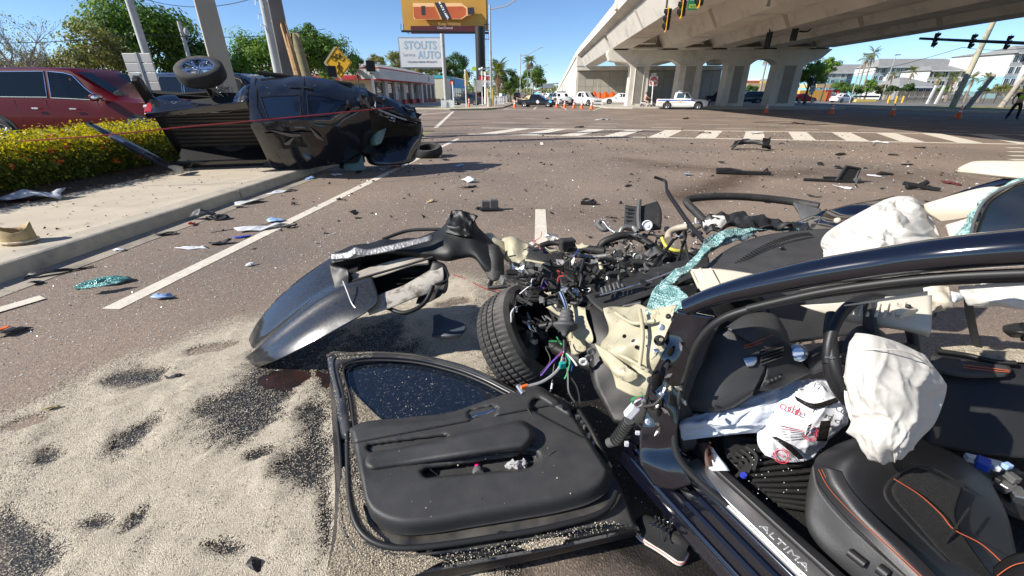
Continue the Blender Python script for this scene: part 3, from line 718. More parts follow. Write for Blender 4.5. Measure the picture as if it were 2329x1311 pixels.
rv,S_=car('parked_suv','dark red chrome-trimmed vehicle parked behind the hedge','suv',M_redp,5.7,2.05,1.96,cat='car',trim=M_chrome,glass=mat('tinted_glass',(.006,.009,.012),.05,spec=.35))
rv.location=(-12.35,11.9,.24);rv.rotation_euler=(0,0,rad(2))
for sgn in(-1,1):obj('mirror_cap',MB().box((S_.side(1.13,.1,sgn,.1)+V(0.03,sgn*.07,.03)),(.15,.22,.1)),M_chrome,rv,bevel=.04)
nv,_=car('parked_suv','navy vehicle with chrome window line parked behind the dark red one','suv',M_navy,5.2,2.0,1.95,trim=M_chrome)
nv.location=(-10.0,14.9,.24);nv.rotation_euler=(0,0,rad(3))
def upright(px,py,t):q=ray(px,py)*t;return V(q.x,q.y,0)
M_polec=mat('pole_concrete',(.42,.37,.30),.9,var=(1.2,.15),bump=(30,.2),two=((.30,.28,.25),.6,.5,.7))
M_polem=mat('pole_grey',(.22,.205,.19),.8,var=(1.5,.2),bump=(20,.2))
M_grey=mat('pole_pale_grey',(.42,.43,.42),.7,var=(2,.15))
b=upright(486,85,12.2);mb=MB();R_=Matrix.Rotation(rad(38),3,'Z')
def sq_pole(b,h,w0,w1,rot):
 ps=[]
 for z,w in((.0,w0),(h,w1)):
  for a,c in((-1,-1),(1,-1),(1,1),(-1,1)):ps.append(b+rot@V(a*w/2,c*w/2,0)+V(0,0,z))
 return MB().add(ps,[(0,1,5,4),(1,2,6,5),(2,3,7,6),(3,0,4,7),(4,5,6,7),(3,2,1,0)])
thing('strain_pole',sq_pole(b,9,.56,.42,R_),M_polec,'thick square concrete pole rising behind the overturned truck bed','pole',bevel=.03)
b=upright(640,80,14.5)
thing('strain_pole',sq_pole(b,10,.50,.36,Matrix.Rotation(rad(30),3,'Z')),M_polem,'dark grey square pole behind the overturned truck cab','pole',bevel=.03)
b=upright(617,90,19.0)
tp_=root('telecom_pole',b,'pale steel pole with tangled brackets near its top, left of the dark pole','pole')
obj('shaft',MB().cyl(b,b+V(0,0,8),.23,.14,12),M_grey,tp_,smooth=60)
mb=MB()
for k in range(16):
 a=random.uniform(0,2*PI);z=3.9+k*.13;mb.tube([b+V(0,0,z),b+V(math.cos(a)*.3,math.sin(a)*.3,z+.1),b+V(math.cos(a)*.34,math.sin(a)*.34,z-.1)],.018,5)
obj('bracket',mb,M_steel,tp_)
b=upright(704,170,13.4);bp_=root('broken_pole',b,'snapped timber utility pole with splintered top, leaning behind the truck','utility pole')
ax=(ray(668,36)*13.4-ray(704,170)*13.4).normalized()
M_fresh=mat('fresh_split_wood',(.36,.22,.10),.85,var=(9,.35),bump=(60,.6));M_treated=mat('treated_wood',(.26,.22,.12),.9,var=(6,.25),bump=(40,.5))
def split_half(sgn,m_,L,off):
 u=V(1,.25,0).normalized();w=ax.cross(u).normalized();rows=[];g=random.Random(5+sgn)
 base=b-ax*0.6+V(0,0,1.0)
 for i in range(15):
  t=i/14;row=[]
  for k in range(9):
   a=PI*k/8;rr=.20*(1-.25*t)
   q=base+ax*(L*t+(.35*g.random()*(t>.92)))+u*(sgn*math.sin(a)*rr+off*.5)+w*math.cos(a)*rr;row.append(q)
  for k in range(4):row.append(base+ax*L*t+u*(sgn*-.04*g.random()+off*.5)+w*(-.20+.40*(k+1)/5)*(1-.25*t))
  rows.append(row)
 mm=MB().grid(rows,close_u=True);mm.f+=[tuple(range(13))[::-1],tuple(range(14*13,15*13))];return mm
zt=3.25
q0=V(b.x,b.y,0)
def solidpole(L0,L1,r0,r1,off,n=12,seed=1):
 g=random.Random(seed);rows=[]
 for i in range(11):
  t=L0+(L1-L0)*i/10;rows.append([q0+V(off,0,0)+V(0,0,0)+ax*(t+(g.uniform(0,.25)if i==10 else 0))+V(math.cos(2*PI*k/n),math.sin(2*PI*k/n),0)*(r0+(r1-r0)*i/10)*(1 if i<10 else .8)for k in range(n)])
 m=MB().grid(rows,close_u=True);m.f.append(tuple(range(10*n,11*n)));return m
obj('stump',solidpole(0,3.75,.21,.17,.06),M_treated,bp_,smooth=50)
obj('split_face',MB().tube([q0+ax*s+V(-.13,-.16,0)for s in(.3,1.2,2.2,3.3,3.9)],[.09,.11,.10,.08,.02],6),M_fresh,bp_)
obj('splinter',MB().tube([q0+ax*s+V(-.20-.035*max(0,s-3.2),-.12,0)for s in(1.0,2.4,3.8,5.2,6.6)],[.06,.07,.06,.045,.015],5),M_fresh,bp_)
obj('splinter',MB().tube([q0+ax*s+V(-.06,-.15,0)for s in(2.6,3.5,4.15,4.5)],[.05,.05,.03,.006],4),M_fresh,bp_)
b=upright(322,90,22);thing('utility_pole',MB().cyl(b,b+V(0,0,12),.2,.14,10),M_grey,'slim grey utility pole behind the pair of sign backs','utility pole',smooth=60)
PA=b
b=upright(414,75,30);thing('utility_pole',MB().cyl(b,b+V(0,0,6.25),.16,.12,10).ellipsoid(b+V(.35,0,5.6),(.16,.16,.25)),M_grey,'short utility pole in front of the large dark green tree','utility pole',smooth=60)
PB=b
def wire(p,q,sag,r,name,label,m=None,lift=0):
 p=Vector(p)+V(0,0,lift);q=Vector(q)+V(0,0,lift);pts=[p+(q-p)*(i/16)-V(0,0,sag*4*(i/16)*(1-i/16))for i in range(17)]
 return thing(name,MB().tube(pts,r,5),m or M_black,label,'cable')
wire(ray(-150,95)*21,ray(322,78)*22,.2,.018,'overhead_wire','overhead wire reaching the slim pole from the left edge',lift=EYE)
wire(ray(322,78)*22,ray(740,66)*30,.3,.018,'overhead_wire','overhead wire running right from the slim pole past the thick poles',lift=EYE)
wire(ray(320,-4)*22,ray(590,-8)*19,.4,.016,'overhead_wire','sagging wire at the top edge beside the thick concrete pole',lift=EYE)
wire(PA+V(0,0,7.5),PA+V(4.5,1.5,0),.0,.015,'guy_wire','thin guy wire slanting down right of the slim pole')
a0=AX(-60,335,-8.0);pts=[ray(px,py)*t+V(0,0,EYE)for px,py,t in((-80,336,6.6),(60,321,6.6),(230,309,6.7),(400,291,7.0),(560,277,7.3),(720,262,7.7),(860,248,8.3),(900,245,9.0))]
thing('barrier_tape',MB().tube(catmull(pts,4),.010,5),mat('faded_red_tape',(.30,.025,.03),.6),'thin red tape strung across the hedge and the overturned truck','tape')
b=upright(318,150,11.6)
sb=root('road_sign',b,'pair of plain sign backs on one post behind the red vehicle','sign');uR=V(cyw,syw,0)
obj('post',MB().cyl(b+uR*.02,b+uR*.02+V(0,0,2.62),.035,n=8),M_steel,sb)
for s in(-1,1):
 for k in range(4):obj('panel',MB().box(b+uR*(s*.20-.0)+V(0,0,1.78+k*.235),(.37,.02,.225),YAW),M_signback,sb,bevel=.01)
b=upright(770,143,16.0);cs=root('crossing_sign',b,'yellow diamond sign with bicycle and walking figure behind the truck','sign');F_=V(syw,-cyw,0);Z=V(0,0,1)
zc=(ray(770,143)*16.0).z+EYE;c=V(b.x,b.y,zc);hs=.55
obj('post',MB().cyl(b,V(b.x,b.y,zc+.4)-F_*.04,.03,n=8),M_steel,cs)
obj('plate',MB().prism([c+Z*hs,c-uR*hs*.93,c-Z*hs,c+uR*hs*.93],-F_*.012),M_yellow,cs)
mb=MB();d0=F_*.008;k1=hs-.05
ring=[c+Z*k1,c-uR*k1*.93,c-Z*k1,c+uR*k1*.93];mb.tube([p+d0 for p in ring]+[ring[0]+d0],.008,4);obj('border',mb,M_signblack,cs)
mb=MB();cb=c+Z*.17+d0
for s in(-1,1):mb.tube([cb+uR*(s*.15+.085*math.cos(a))+Z*(-.02+.085*math.sin(a))for a in np.linspace(0,2*PI,17)],.010,4)
for p,q in(((-.15,-.02),(-.06,.10)),((-.06,.10),(.09,.10)),((-.15,-.02),(-.0,-.04)),((-.0,-.04),(-.07,.13)),((0,-.04),(.09,.10)),((.15,-.02),(.08,.14)),((-.11,.13),(-.03,.13)),((.05,.15),(.11,.15))):
 mb.tube([cb+uR*p[0]+Z*p[1],cb+uR*q[0]+Z*q[1]],.008,4)
obj('bicycle_symbol',mb,M_signblack,cs)
mb=MB();cb=c-Z*.17+d0
mb.ellipsoid(cb+Z*.17,(.032,.01,.036),10,6)
for pts,rr in((((0,.12),(0,-.02)),.032),(((-.01,-.02),(-.05,-.12),(-.10,-.2)),.018),(((.01,-.02),(.05,-.10),(.07,-.2)),.018),(((-.01,.1),(-.08,.04),(-.09,-.03)),.013),(((.01,.1),(.08,.05),(.10,-.01)),.013)):
 mb.tube([cb+uR*x+Z*y for x,y in pts],rr,5,flat=.4)
obj('walking_symbol',mb,M_signblack,cs)
c2=c-Z*.80+F_*.002;obj('plate',MB().box(c2,(.46,.015,.26),YAW),M_yellow,cs,bevel=.01)
obj('arrow_symbol',MB().tube([c2+F_*.012+uR*.1+Z*.07,c2+F_*.012-uR*.1-Z*.06],.016,4).tube([c2+F_*.012-uR*.12+Z*.02,c2+F_*.012-uR*.12-Z*.075,c2+F_*.012-uR*.01-Z*.075],.014,4),M_signblack,cs)
obj('rear_plate',MB().prism([c+V(0,.08,0)+Z*hs-uR*.1,c+V(0,.08,0)-uR*(hs*.93+.1),c+V(0,.08,0)-Z*hs-uR*.1,c+V(0,.08,0)+uR*(hs*.93-.1)],-F_*.01),M_steel,cs)
for px,py,t,nm in((755,163,15.2,'grey box on a post left of the yellow crossing sign'),(843,151,15.5,'black box on a white post right of the yellow crossing sign')):
 b=upright(px,py,t);zz=(ray(px,py)*t).z+EYE;r_=root('flashing_beacon',b,nm,'beacon');cc=V(b.x,b.y,zz)
 obj('post',MB().cyl(b,cc-Z*.17,.045,n=10),M_white,r_,smooth=60)
 obj('housing',MB().box(cc,(.32,.24,.36),YAW+.3),M_black,r_,bevel=.03)
 obj('mount',MB().cyl(cc-Z*.26,cc-Z*.18,.06,.03,8),M_black,r_)
bare_tree('bare_tree','leafless grey tree above the red vehicle',upright(75,140,25),7.4,4)
tree('bushy_tree','low olive bush in front of the leafless tree',upright(60,150,31),4.6,(4.6,3,2.4),M_leaf_o,9000,.22,40,seed=11)
tree('bushy_tree','dusty olive tree between the leafless tree and the sign backs',upright(215,130,28),5.9,(3.2,3,3.4),M_leaf_o,9000,.22,44,seed=12)
tree('leafy_tree','large dark green tree behind the slim utility poles',upright(318,110,32),8.6,(5.4,4,4.0),M_leaf,12000,.30,52,seed=13,trunk=.3)
tree('leafy_tree','dark green tree at the foot of the thick concrete pole',upright(430,130,33),5.6,(3.0,3,3.0),M_leaf,6500,.28,32,seed=14)
tree('leafy_tree','round bright green tree between the concrete pole and the dark grey pole',upright(592,130,36),6.6,(3.8,3.5,3.6),M_leaf_l,15000,.24,46,seed=15)
tree('leafy_tree','low green tree just right of the concrete pole',upright(530,150,34),4.2,(2.6,2.4,2.0),M_leaf_l,6000,.24,28,seed=16)
tree('leafy_tree','open crowned green tree right of the broken timber pole',upright(742,125,46),7.6,(4.4,3.5,3.5),M_leaf_l,9000,.28,34,seed=17)
tree('leafy_tree','sparse tall green tree touching the broken pole',upright(690,110,44),8.6,(3.0,3,4.0),M_leaf,7000,.28,26,seed=18)
tree('leafy_tree','thin sapling right of the yellow diamond sign',upright(806,130,50),6.4,(1.3,1.3,2.4),M_leaf_d,1500,.26,12,seed=19,trunk=.08)
tree('leafy_tree','pale feathery tree on the skyline above the workshop roof',upright(857,145,90),9.6,(2.6,2.6,2.6),M_leaf_o,3000,.3,22,seed=20)
tree('leafy_tree','green tree rising left of the white pole sign',upright(905,150,96),11,(3.0,3,4.0),M_leaf_o,4000,.36,24,seed=21)
tree('leafy_tree','dark spreading tree behind the white pole sign',upright(975,160,105),10.2,(7,5,4.4),M_leaf_o,8000,.42,36,seed=22)
tree('leafy_tree','dense dark green tree right of the white pole sign post',upright(1035,158,108),11.4,(4.4,4.4,5.0),M_leaf_d,8000,.4,30,seed=23)
# workshop, signs and the far street
Z=V(0,0,1);UR=V(cyw,syw,0);UF=V(syw,-cyw,0)
def at(px,py,t):q=ray(px,py)*t;return V(q.x,q.y,q.z+EYE)
def foot(px,py,t):q=at(px,py,t);return V(q.x,q.y,0.1)
M_cream=mat('cream_wall',(.62,.55,.44),.8,var=(.4,.08));M_wwall=mat('white_wall',(.60,.60,.59),.8,var=(.5,.06));M_redband=mat('red_band',(.50,.03,.035),.6)
M_roofg=mat('grey_roof',(.33,.33,.31),.85,var=(.5,.15));M_bay=mat('bay_door',(.10,.11,.12),.4,var=(3,.2));M_dk=mat('dark_opening',(.02,.022,.025),.6)
ws_=root('workshop',(-24,66,0),'low white garage building with red bands and service bays','building')
XF=-21.5;ya,yb,yc=57.5,78.0,88.0
obj('wall',MB().span(-46,XF,ya,yb,.05,4.1),M_cream,ws_)
obj('wall',MB().span(-30,XF+.8,yb,yc,.05,4.6),M_wwall,ws_)
obj('fascia',MB().span(-46.3,XF+1.6,ya-1.5,yb-.02,3.15,4.35),M_wwall,ws_)
for z in(3.1,4.36):obj('red_trim',MB().span(-46.33,XF+1.64,ya-1.54,yb-.03,z,z+.10),M_redband,ws_)
obj('roof',MB().prism([V(-46.3,ya-1.5,4.47),V(XF+1.6,ya-1.5,4.47),V(XF-.6,ya+.6,5.1),V(-45,ya+.6,5.1)],(0,.01,.02)).prism([V(XF+1.6,ya-1.5,4.47),V(XF+1.6,yb,4.47),V(XF-.6,yb,5.1),V(XF-.6,ya+.6,5.1)],(0.01,0,.02)),M_roofg,ws_)
obj('roof_deck',MB().span(-45,XF-.6,ya+.6,yb,4.4,5.08),M_roofg,ws_)
for k in range(5):
 y0=ya+.8+k*4.1
 obj('bay_opening',MB().span(XF-.02,XF+.03,y0,y0+2.7,.1,2.9),M_dk,ws_)
 d=obj('bay_door',MB().span(XF+.02,XF+.06,y0+.15,y0+2.55,1.6 if k%2 else .12,2.85),M_bay,ws_)
 for q in range(4):obj('door_pane',MB().span(XF+.061,XF+.075,y0+.3,y0+2.4,1.7+q*.28,1.9+q*.28),M_glassdark,d)
 obj('pier',MB().span(XF,XF+.35,y0+2.8,y0+4.0,.75,3.1),M_wwall,ws_)
 obj('red_base',MB().span(XF,XF+.37,y0+2.8,y0+4.0,.06,.75),M_redband,ws_)
for k in range(3):
 y0=yb+1.0+k*3.0
 obj('bay_opening',MB().span(XF+.78,XF+.83,y0,y0+2.0,.1,3.0),M_dk,ws_)
 obj('red_base',MB().span(XF+.78,XF+.84,y0+2.02,y0+2.98,.06,.75),M_redband,ws_)
obj('red_trim',MB().span(XF+.78,XF+.85,yb+.02,yc,3.05,3.2),M_redband,ws_)
obj('wall_emblem',MB().box((XF+.83,83.5,3.9),(.02,.9,.8)),mat('emblem_grey',(.25,.3,.36),.6),ws_)
M_blueink=mat('faded_blue_ink',(.38,.52,.62),.6)
obj('lettering',text_mb('STOUTS',.85,(XF+1.62,ya+1.8,3.8),(0,1,0),Z,.005),M_blueink,ws_)
obj('shopfront',MB().span(-40,XF-1,ya-.03,ya+.02,.7,2.7),M_glassdark,ws_)
obj('front_red_sign',MB().span(-31,XF-1.0,ya-1.56,ya-1.52,3.25,3.6),M_redband,ws_)
tb=root('blue_shop',(-20,104,0),'long low shop with blue and turquoise walls beyond the garage','building')
M_teal=mat('turquoise_wall',(.06,.42,.48),.7);M_bluew=mat('bright_blue_wall',(.06,.30,.60),.7);M_beige=mat('beige_wall',(.62,.60,.48),.8)
obj('wall',MB().span(-32,-19.4,90,97,.05,4.6),M_beige,tb);obj('teal_trim',MB().span(-32.1,-19.3,89.9,97,4.3,4.75),M_teal,tb)
obj('wall',MB().span(-32,-19.2,97.02,118,.05,4.5),M_bluew,tb)
for k in range(8):obj('window',MB().span(-19.22,-19.15,98+k*2.5,99.8+k*2.5,.6,2.6),M_glassdark,tb)
obj('roof_edge',MB().span(-32,-19.1,97.02,118.2,4.5,4.7),M_wwall,tb)
t=52;c=at(959,121,t);sg=root('pole_sign',foot(1013,200,t),'white sign board reading STOUTS AUTO on a tall post','sign')
pw,ph=97*t/FPX,57*t/FPX;nrm=UF
def face(c,w,h,th,rt=UR):return MB().prism([c-rt*w/2-Z*h/2,c+rt*w/2-Z*h/2,c+rt*w/2+Z*h/2,c-rt*w/2+Z*h/2],-UF*th)
M_signw=mat('sign_white',(.74,.74,.74),.5,var=(.8,.05))
obj('frame',face(c-UF*.05,pw+.3,ph+.3,.4),M_steel,sg);obj('panel',face(c+UF*.02,pw,ph,.1),M_signw,sg)
pb=foot(1013,200,t);obj('post',MB().cyl(pb,V(pb.x,pb.y,c.z+ph/2+.3),.24,n=14),M_grey,sg,smooth=60)
o_=UF*.03
obj('lettering',text_mb('STOUTS',1.2,c+o_+Z*.8-UR*.1,UR,Z,.004,sx=.92,bold=.03),M_blueink,sg)
obj('lettering',text_mb('AUTO',1.15,c+o_-Z*.25+UR*.95,UR,Z,.004,sx=.9,bold=.03),M_blueink,sg)
obj('lettering',text_mb('Service',.55,c+o_-Z*.2-UR*1.6,UR,Z,.004),mat('grey_ink',(.4,.42,.45),.6),sg)
obj('lettering',text_mb('COLLISION REPAIR SPECIALISTS',.27,c+o_-Z*1.0,UR,Z,.004,sx=.98),mat('dark_ink',(.1,.12,.16),.6),sg)
t=66;k=t/FPX;bb=root('billboard',foot(1098,240,t),'large amber billboard with a bottle picture on a black column','billboard')
cL,cR=912,1106;cxp=(cL+cR)/2;c=at(cxp,8,t);w=(cR-cL)*k;h=104*k
M_amber=mat('amber_print',(.62,.32,.055),.5,var=(.25,.12));M_mar=mat('maroon_skirt',(.10,.018,.022),.6)
obj('panel',face(c,w,h,.5),M_amber,bb);obj('side_edge',MB().box(c+UR*(w/2+.09)-UF*.2,(.16,.7,h),YAW),M_signblack,bb)
c2=at(1018,68,t);obj('skirt',face(c2-UF*.1,168*k,15*k,.3),M_mar,bb)
def pp(px,py,off=.03):return at(px,py,t)+UF*off
def flat(pts,m_,nm,off=.03):return obj(nm,MB().prism([pp(a,b,off)for a,b in pts][::-1],-UF*.012),m_,bb)
M_liq=mat('amber_liquid_print',(.40,.09,.03),.4,var=(.4,.2));M_glassp=mat('bottle_glass_print',(.70,.42,.20),.4);M_lab=mat('label_print',(.025,.022,.03),.5)
flat([(939,5),(1045,4),(1055,12),(1063,18),(1075,18),(1075,34),(1062,36),(1050,44),(944,45),(940,40)],M_glassp,'bottle_picture',.02)
flat([(940,16),(1053,15),(1060,20),(1060,34),(1048,43),(945,44),(941,38)],M_liq,'bottle_picture',.035)
flat([(988,6),(1010,5),(1028,44),(1006,45)],M_lab,'label_band',.05);flat([(984.5,6.5),(987.5,6.2),(1005.5,45),(1002.5,45)],mat('gold_print',(.55,.33,.08),.4),'label_edge',.05)
flat([(958,14),(967,14),(968,35),(959,35)],M_lab,'small_label',.05);flat([(1063,18),(1078,17),(1080,33),(1064,34)],M_lab,'bottle_cap',.06)
dR=(at(1020,40,t)-at(1002,6,t)).normalized();dU=UF.cross(dR).normalized()if UF.cross(dR).dot(UR)>0 else-UF.cross(dR).normalized()
obj('lettering',text_mb('BLACK LABEL',.52,pp(1009,25,.07),dR,-dR.cross(UF).normalized()if False else UF.cross(dR).normalized(),.004,bold=.01),M_signw,bb)
obj('lettering',text_mb('Keep Walking',.62,pp(1022,55,.04),UR,Z,.003),mat('pale_gold_print',(.70,.42,.16),.5),bb)
obj('lettering',text_mb('ClearChannel',.45,at(1012,64,t)+UF*.02,UR,Z,.004),M_signw,bb)
obj('lettering',text_mb('00599',.45,at(1090,64,t)+UF*.02,UR,Z,.004),mat('grey_ink2',(.5,.45,.45),.6),bb)
pb=foot(1095,240,t);obj('column',MB().cyl(pb-UF*.8,V(pb.x,pb.y,c.z-h/2-.3)-UF*.8,.72,n=18),M_signblack,bb,smooth=60)
mb=MB()
for py in(76,78.5):mb.tube([at(916,py-4,t)+UF*.9,at(1112,py,t)+UF*.9],.08,6)
for q in range(9):a=at(930+q*22,76.5,t);mb.tube([a+UF*.9,a-UF*.3],.06,5)
for px in(1103,1113):mb.tube([at(px,57,t)+UF*.9,at(px,92,t)+UF*.9],.05,5)
for py in(58,72,91):mb.tube([at(1103,py,t)+UF*.9,at(1114,py,t)+UF*.9],.05,5)
for px in(915,921):mb.tube([at(px,57,t)+UF*.9,at(px,71,t)+UF*.9],.05,5)
obj('catwalk',mb,M_signblack,bb)
mb=MB();a=at(1099,78,t);e=at(1098.5,200,t)
for s in(-.25,.25):mb.tube([a+UR*s,V(a.x,a.y,.5)+UR*s],.04,4)
obj('ladder',mb,M_steel,bb)
for px,py,t_,h_,lab in((1118,240,50,10.3,'tall lamp post with long arm right of the billboard column'),(1183,230,100,9.7,'second lamp post with long arm beyond the tall one'),(1211,226,150,9.3,'distant lamp post beside the tall palms'),(1219,224,200,9.3,'farthest lamp post on the left of the street')):
 lamp_post('street_lamp',foot(px,py,t_),h_,4.6,lab,.17,az=-.15)
M_sigred=mat('lit_red_signal',(.8,.05,.04),.4,emit=((1,.06,.03),2.0))
b=foot(1032,240,49);r_=root('pedestrian_signal',b,'pedestrian signal showing red on a white post by the sign','traffic light')
obj('post',MB().cyl(b,b+Z*2.6,.07,n=10),M_white,r_);obj('housing',MB().box(at(1028.5,189,49),(.5,.3,.5),YAW),M_signblack,r_,bevel=.04);obj('lamp',MB().box(at(1028.5,189,49)+UF*.17,(.25,.03,.3),YAW),M_sigred,r_)
obj('push_button',MB().box(at(1027,197,49),(.2,.2,.2),YAW),mat('button_blue',(.05,.2,.55),.5),r_)
b=foot(1061,242,50);r_=root('edge_on_sign',b,'yellow crossing sign seen almost edge-on by the dark parked car','sign')
obj('post',MB().cyl(b,b+Z*4,.07,n=8),M_white,r_);cc=at(1060,175,50);vx=V(.25,.97,0)
obj('plate',MB().prism([cc+Z*.75,cc+vx*.75,cc-Z*.75,cc-vx*.75],(.04,0,0)),M_yellow,r_);cc=at(1060,190,50);obj('plate',MB().prism([cc+Z*.3+vx*.5,cc-vx*.5+Z*.3,cc-Z*.3-vx*.5,cc-Z*.3+vx*.5],(.04,0,0)),M_yellow,r_)
b=foot(1067.5,245,50);r_=root('delineator_post',b,'short orange and white post in the verge by the dark parked car','bollard')
obj('shaft',MB().cyl(b,b+Z*.95,.1,n=10),M_orange,r_);
for z_ in(.45,.72):obj('band',MB().cyl(b+Z*z_,b+Z*(z_+.12),.104,n=10),M_white,r_)
b=foot(1019,248,48);r_=root('board_sign',b,'small faded white board on legs in front of the garage forecourt','sign')
obj('board',face(at(1018,239,48),1.4,.95,.05),M_signw,r_)
for s in(-1,1):obj('leg',MB().box(b+UR*s*.72+Z*.5,(.07,.07,1.1)),M_white,r_)
b=foot(1084,243,52);r_=root('roadside_sign',b,'pale blank sign on a slim post left of the billboard column','sign')
obj('post',MB().cyl(b,b+Z*3.4,.06,n=8),M_steel,r_);obj('plate',face(at(1087,196,52),1.05,1.3,.03),M_signback,r_)
t_=62;r_=root('pylon_sign',foot(1104,235,t_),'pylon sign with lime top and red and white boards behind the lamp post','sign')
M_lime=mat('lime_sign',(.42,.62,.05),.5)
obj('post',MB().cyl(foot(1104,235,t_),at(1104,165,t_),.15,n=8),M_white,r_)
obj('lime_board',face(at(1078.5,157,t_),.6,.55,.2),M_lime,r_);obj('lime_board',face(at(1129.5,157.5,t_),.6,.6,.2),M_lime,r_);obj('cross_bar',face(at(1104,157,t_)-UF*.1,3.3,.12,.1),M_steel,r_);obj('lettering',text_mb('M TO',.6,at(1104,157,t_)+UF*.02,UR,Z,.003),mat('sign_teal_ink',(.02,.2,.32),.5),r_)
obj('green_board',face(at(1104,167,t_),1.7,.5,.2),mat('pale_green_board',(.35,.5,.3),.6),r_);obj('red_board',face(at(1104,179,t_),1.9,.65,.2),M_red,r_);obj('white_board',face(at(1104,190.5,t_),1.9,.8,.2),M_signw,r_);obj('lettering',text_mb('LEAD',.5,at(1104,190.5,t_)+UF*.02,UR,Z,.003),mat('grey_ink3',(.3,.3,.32),.5),r_)
b=at(1097,235,58);r_=root('flood_lamp_post',V(b.x,b.y,.1),'slim white post with twin floodlights before the billboard column','lamp')
obj('post',MB().cyl(V(b.x,b.y,.1),at(1096,160,58),.06,n=8),M_white,r_)
for s in(-1,1):obj('flood_head',MB().ellipsoid(at(1094+s*2.5,157-s,58),(.2,.2,.16)),M_white,r_,smooth=60)
fn=root('rail_fence',foot(1150,240,56),'low pale picket fence along the pavement beyond the lamp post','fence')
for i in range(22):q=V(-6.4+.02*i,54+i*1.05,.1);obj('picket',MB().box(q+Z*.55,(.09,.09,1.1)),M_signw,fn)
for z_ in(.35,.95):obj('rail',MB().tube([V(-6.4,54,z_+.1),V(-6.0,76,z_+.1)],.035,5),M_signw,fn)
M_pstone=mat('yellow_bollard',(.62,.45,.12),.6)
for px,lab in((1110,'yellowish wooden post nearest the lamp post base'),(1121,'second yellowish post right of the lamp post base')):b=foot(px,243,50);thing('marker_post',MB().cyl(b,b+Z*2.0,.12,.10,10),M_pstone,lab,'post')
M_dgrey=mat('dark_grey_paint',(.03,.035,.042),.3,.3,coat=1)
def put(o,px,py,t,rz,z=.08):q=at(px,py,t);o.location=(q.x,q.y,z);o.rotation_euler=(0,0,rad(rz))
o,_=car('parked_car','dark grey sedan parked before the blue shop','sedan',M_dgrey,4.7,1.85,1.5);put(o,1062,240,60,178,.07)
o,_=car('parked_car','dark red small car parked behind the dark grey sedan','suv',mat('maroon_paint',(.10,.012,.014),.3,coat=1),4.2,1.8,1.65);put(o,1085,238,66,10,.07)
o,_=car('parked_car','pale car parked by the low palm beyond the fence','sedan',M_white,4.6,1.8,1.5);put(o,1143,236,78,80,.07)
o,_=car('parked_car','dark car parked left of the police car','suv',M_dgrey,4.6,1.8,1.7);put(o,1185,233,92,70,.07)
palm('palm_tree','short broad palm right of the tall lamp post',foot(1133,235,62),4.2,2.6,30,1,skirt=12)
palm('palm_tree','taller palm with hanging dead leaves above the police car, left of two',foot(1199,228,118),9.2,2.2,24,2,skirt=14)
palm('palm_tree','tall palm above the police car, right of two',foot(1207,227,124),9.9,2.2,24,3,skirt=14)
tree('shrub','round green shrub right of the short broad palm',foot(1162,235,72),3.6,(2.2,2,1.7),M_leaf,4000,.24,22,seed=31)
tree('leafy_tree','dark tree behind the short broad palm',foot(1150,232,90),6.5,(3.4,3,3),M_leaf_d,4000,.34,22,seed=32)
tree('leafy_tree','dense green tree behind the tall palms',foot(1212,226,140),9.8,(5.2,5,4.6),M_leaf,6000,.5,30,seed=33)
for i,(px,t_,h_,rr)in enumerate(((1228,230,9,4),(1180,170,8,5))):tree('leafy_tree',('far green tree on the left where the street narrows','green tree behind the second lamp post')[i],foot(px,224,t_),h_,(rr,rr,rr*.9),M_leaf,3000,.6,20,seed=34+i)
t_=210;r_=root('gantry_sign',foot(1268,216,t_),'overhead road sign gantry far down the street','sign');obj('board',face(at(1247,195.5,t_),5.6,2.0,.2),mat('gantry_grey',(.28,.31,.33),.6),r_)
obj('beam',MB().tube([at(1240,192,t_),at(1270,190,t_)],.2,6),M_steel,r_);obj('post',MB().tube([foot(1267,216,t_),at(1267,188,t_)],.25,6),M_steel,r_)
for i,(px,t_,h_)in enumerate(((1224,250,12),(1229,320,12),(1231.5,420,12))):lamp_post('street_lamp',foot(px,218,t_),h_,4,('nearest of three far lamp posts lining the street','middle of three far lamp posts lining the street','farthest of three far lamp posts lining the street')[i],.2,group='far lamp posts lining the street',az=-.1)
o,_=car('distant_car','white sign-board van seen far down the street','suv',M_white,5,2,2.1);put(o,1226,222,140,90,0)
far=[(1243,150,M_dgrey,'dark car farthest down the street'),(1247,118,M_white,'white car in the far lane of the street'),(1258,88,mat('steel_blue_paint',(.08,.12,.18),.3,coat=1),'bluish car waiting behind the cones'),(1233,175,M_white,'pale car tiny in the distance on the street')]
for px,t_,p_,lab in far:o,_=car('distant_car',lab,'suv',p_,4.6,1.9,1.6,detail=False);put(o,px,225,t_,-88,0)
tree_g=[(1190,420,10),(1252,520,9),(1262,480,10),(1215,460,9)]
tl=MB();n_=9000;xs__=rng.uniform(-260,40,n_);ys__=rng.uniform(430,520,n_);zs__=rng.uniform(0,1,n_)**.8*(7+2.5*np.sin(xs__*.09)+1.6*np.sin(xs__*.31))
v,f=leaves_np(np.stack([xs__,ys__,zs__],1),rng.normal(size=(n_,3)),2.2);tag(mesh_obj('distant_woods',v,f,M_leaf_o),'hazy line of trees closing the far end of the street','trees',kind='stuff')
n_=16000;xs__=rng.uniform(-200,-24,n_);ys__=rng.uniform(120,175,n_);zs__=rng.uniform(0,1,n_)**.8*(6.5+2.0*np.sin(xs__*.13)+1.2*np.sin(xs__*.43+1))
v,f=leaves_np(np.stack([xs__,ys__,zs__],1),rng.normal(size=(n_,3)),1.0);tag(mesh_obj('background_woods',v,f,M_leaf),'band of trees far behind the garage and the left car park','trees',kind='stuff')
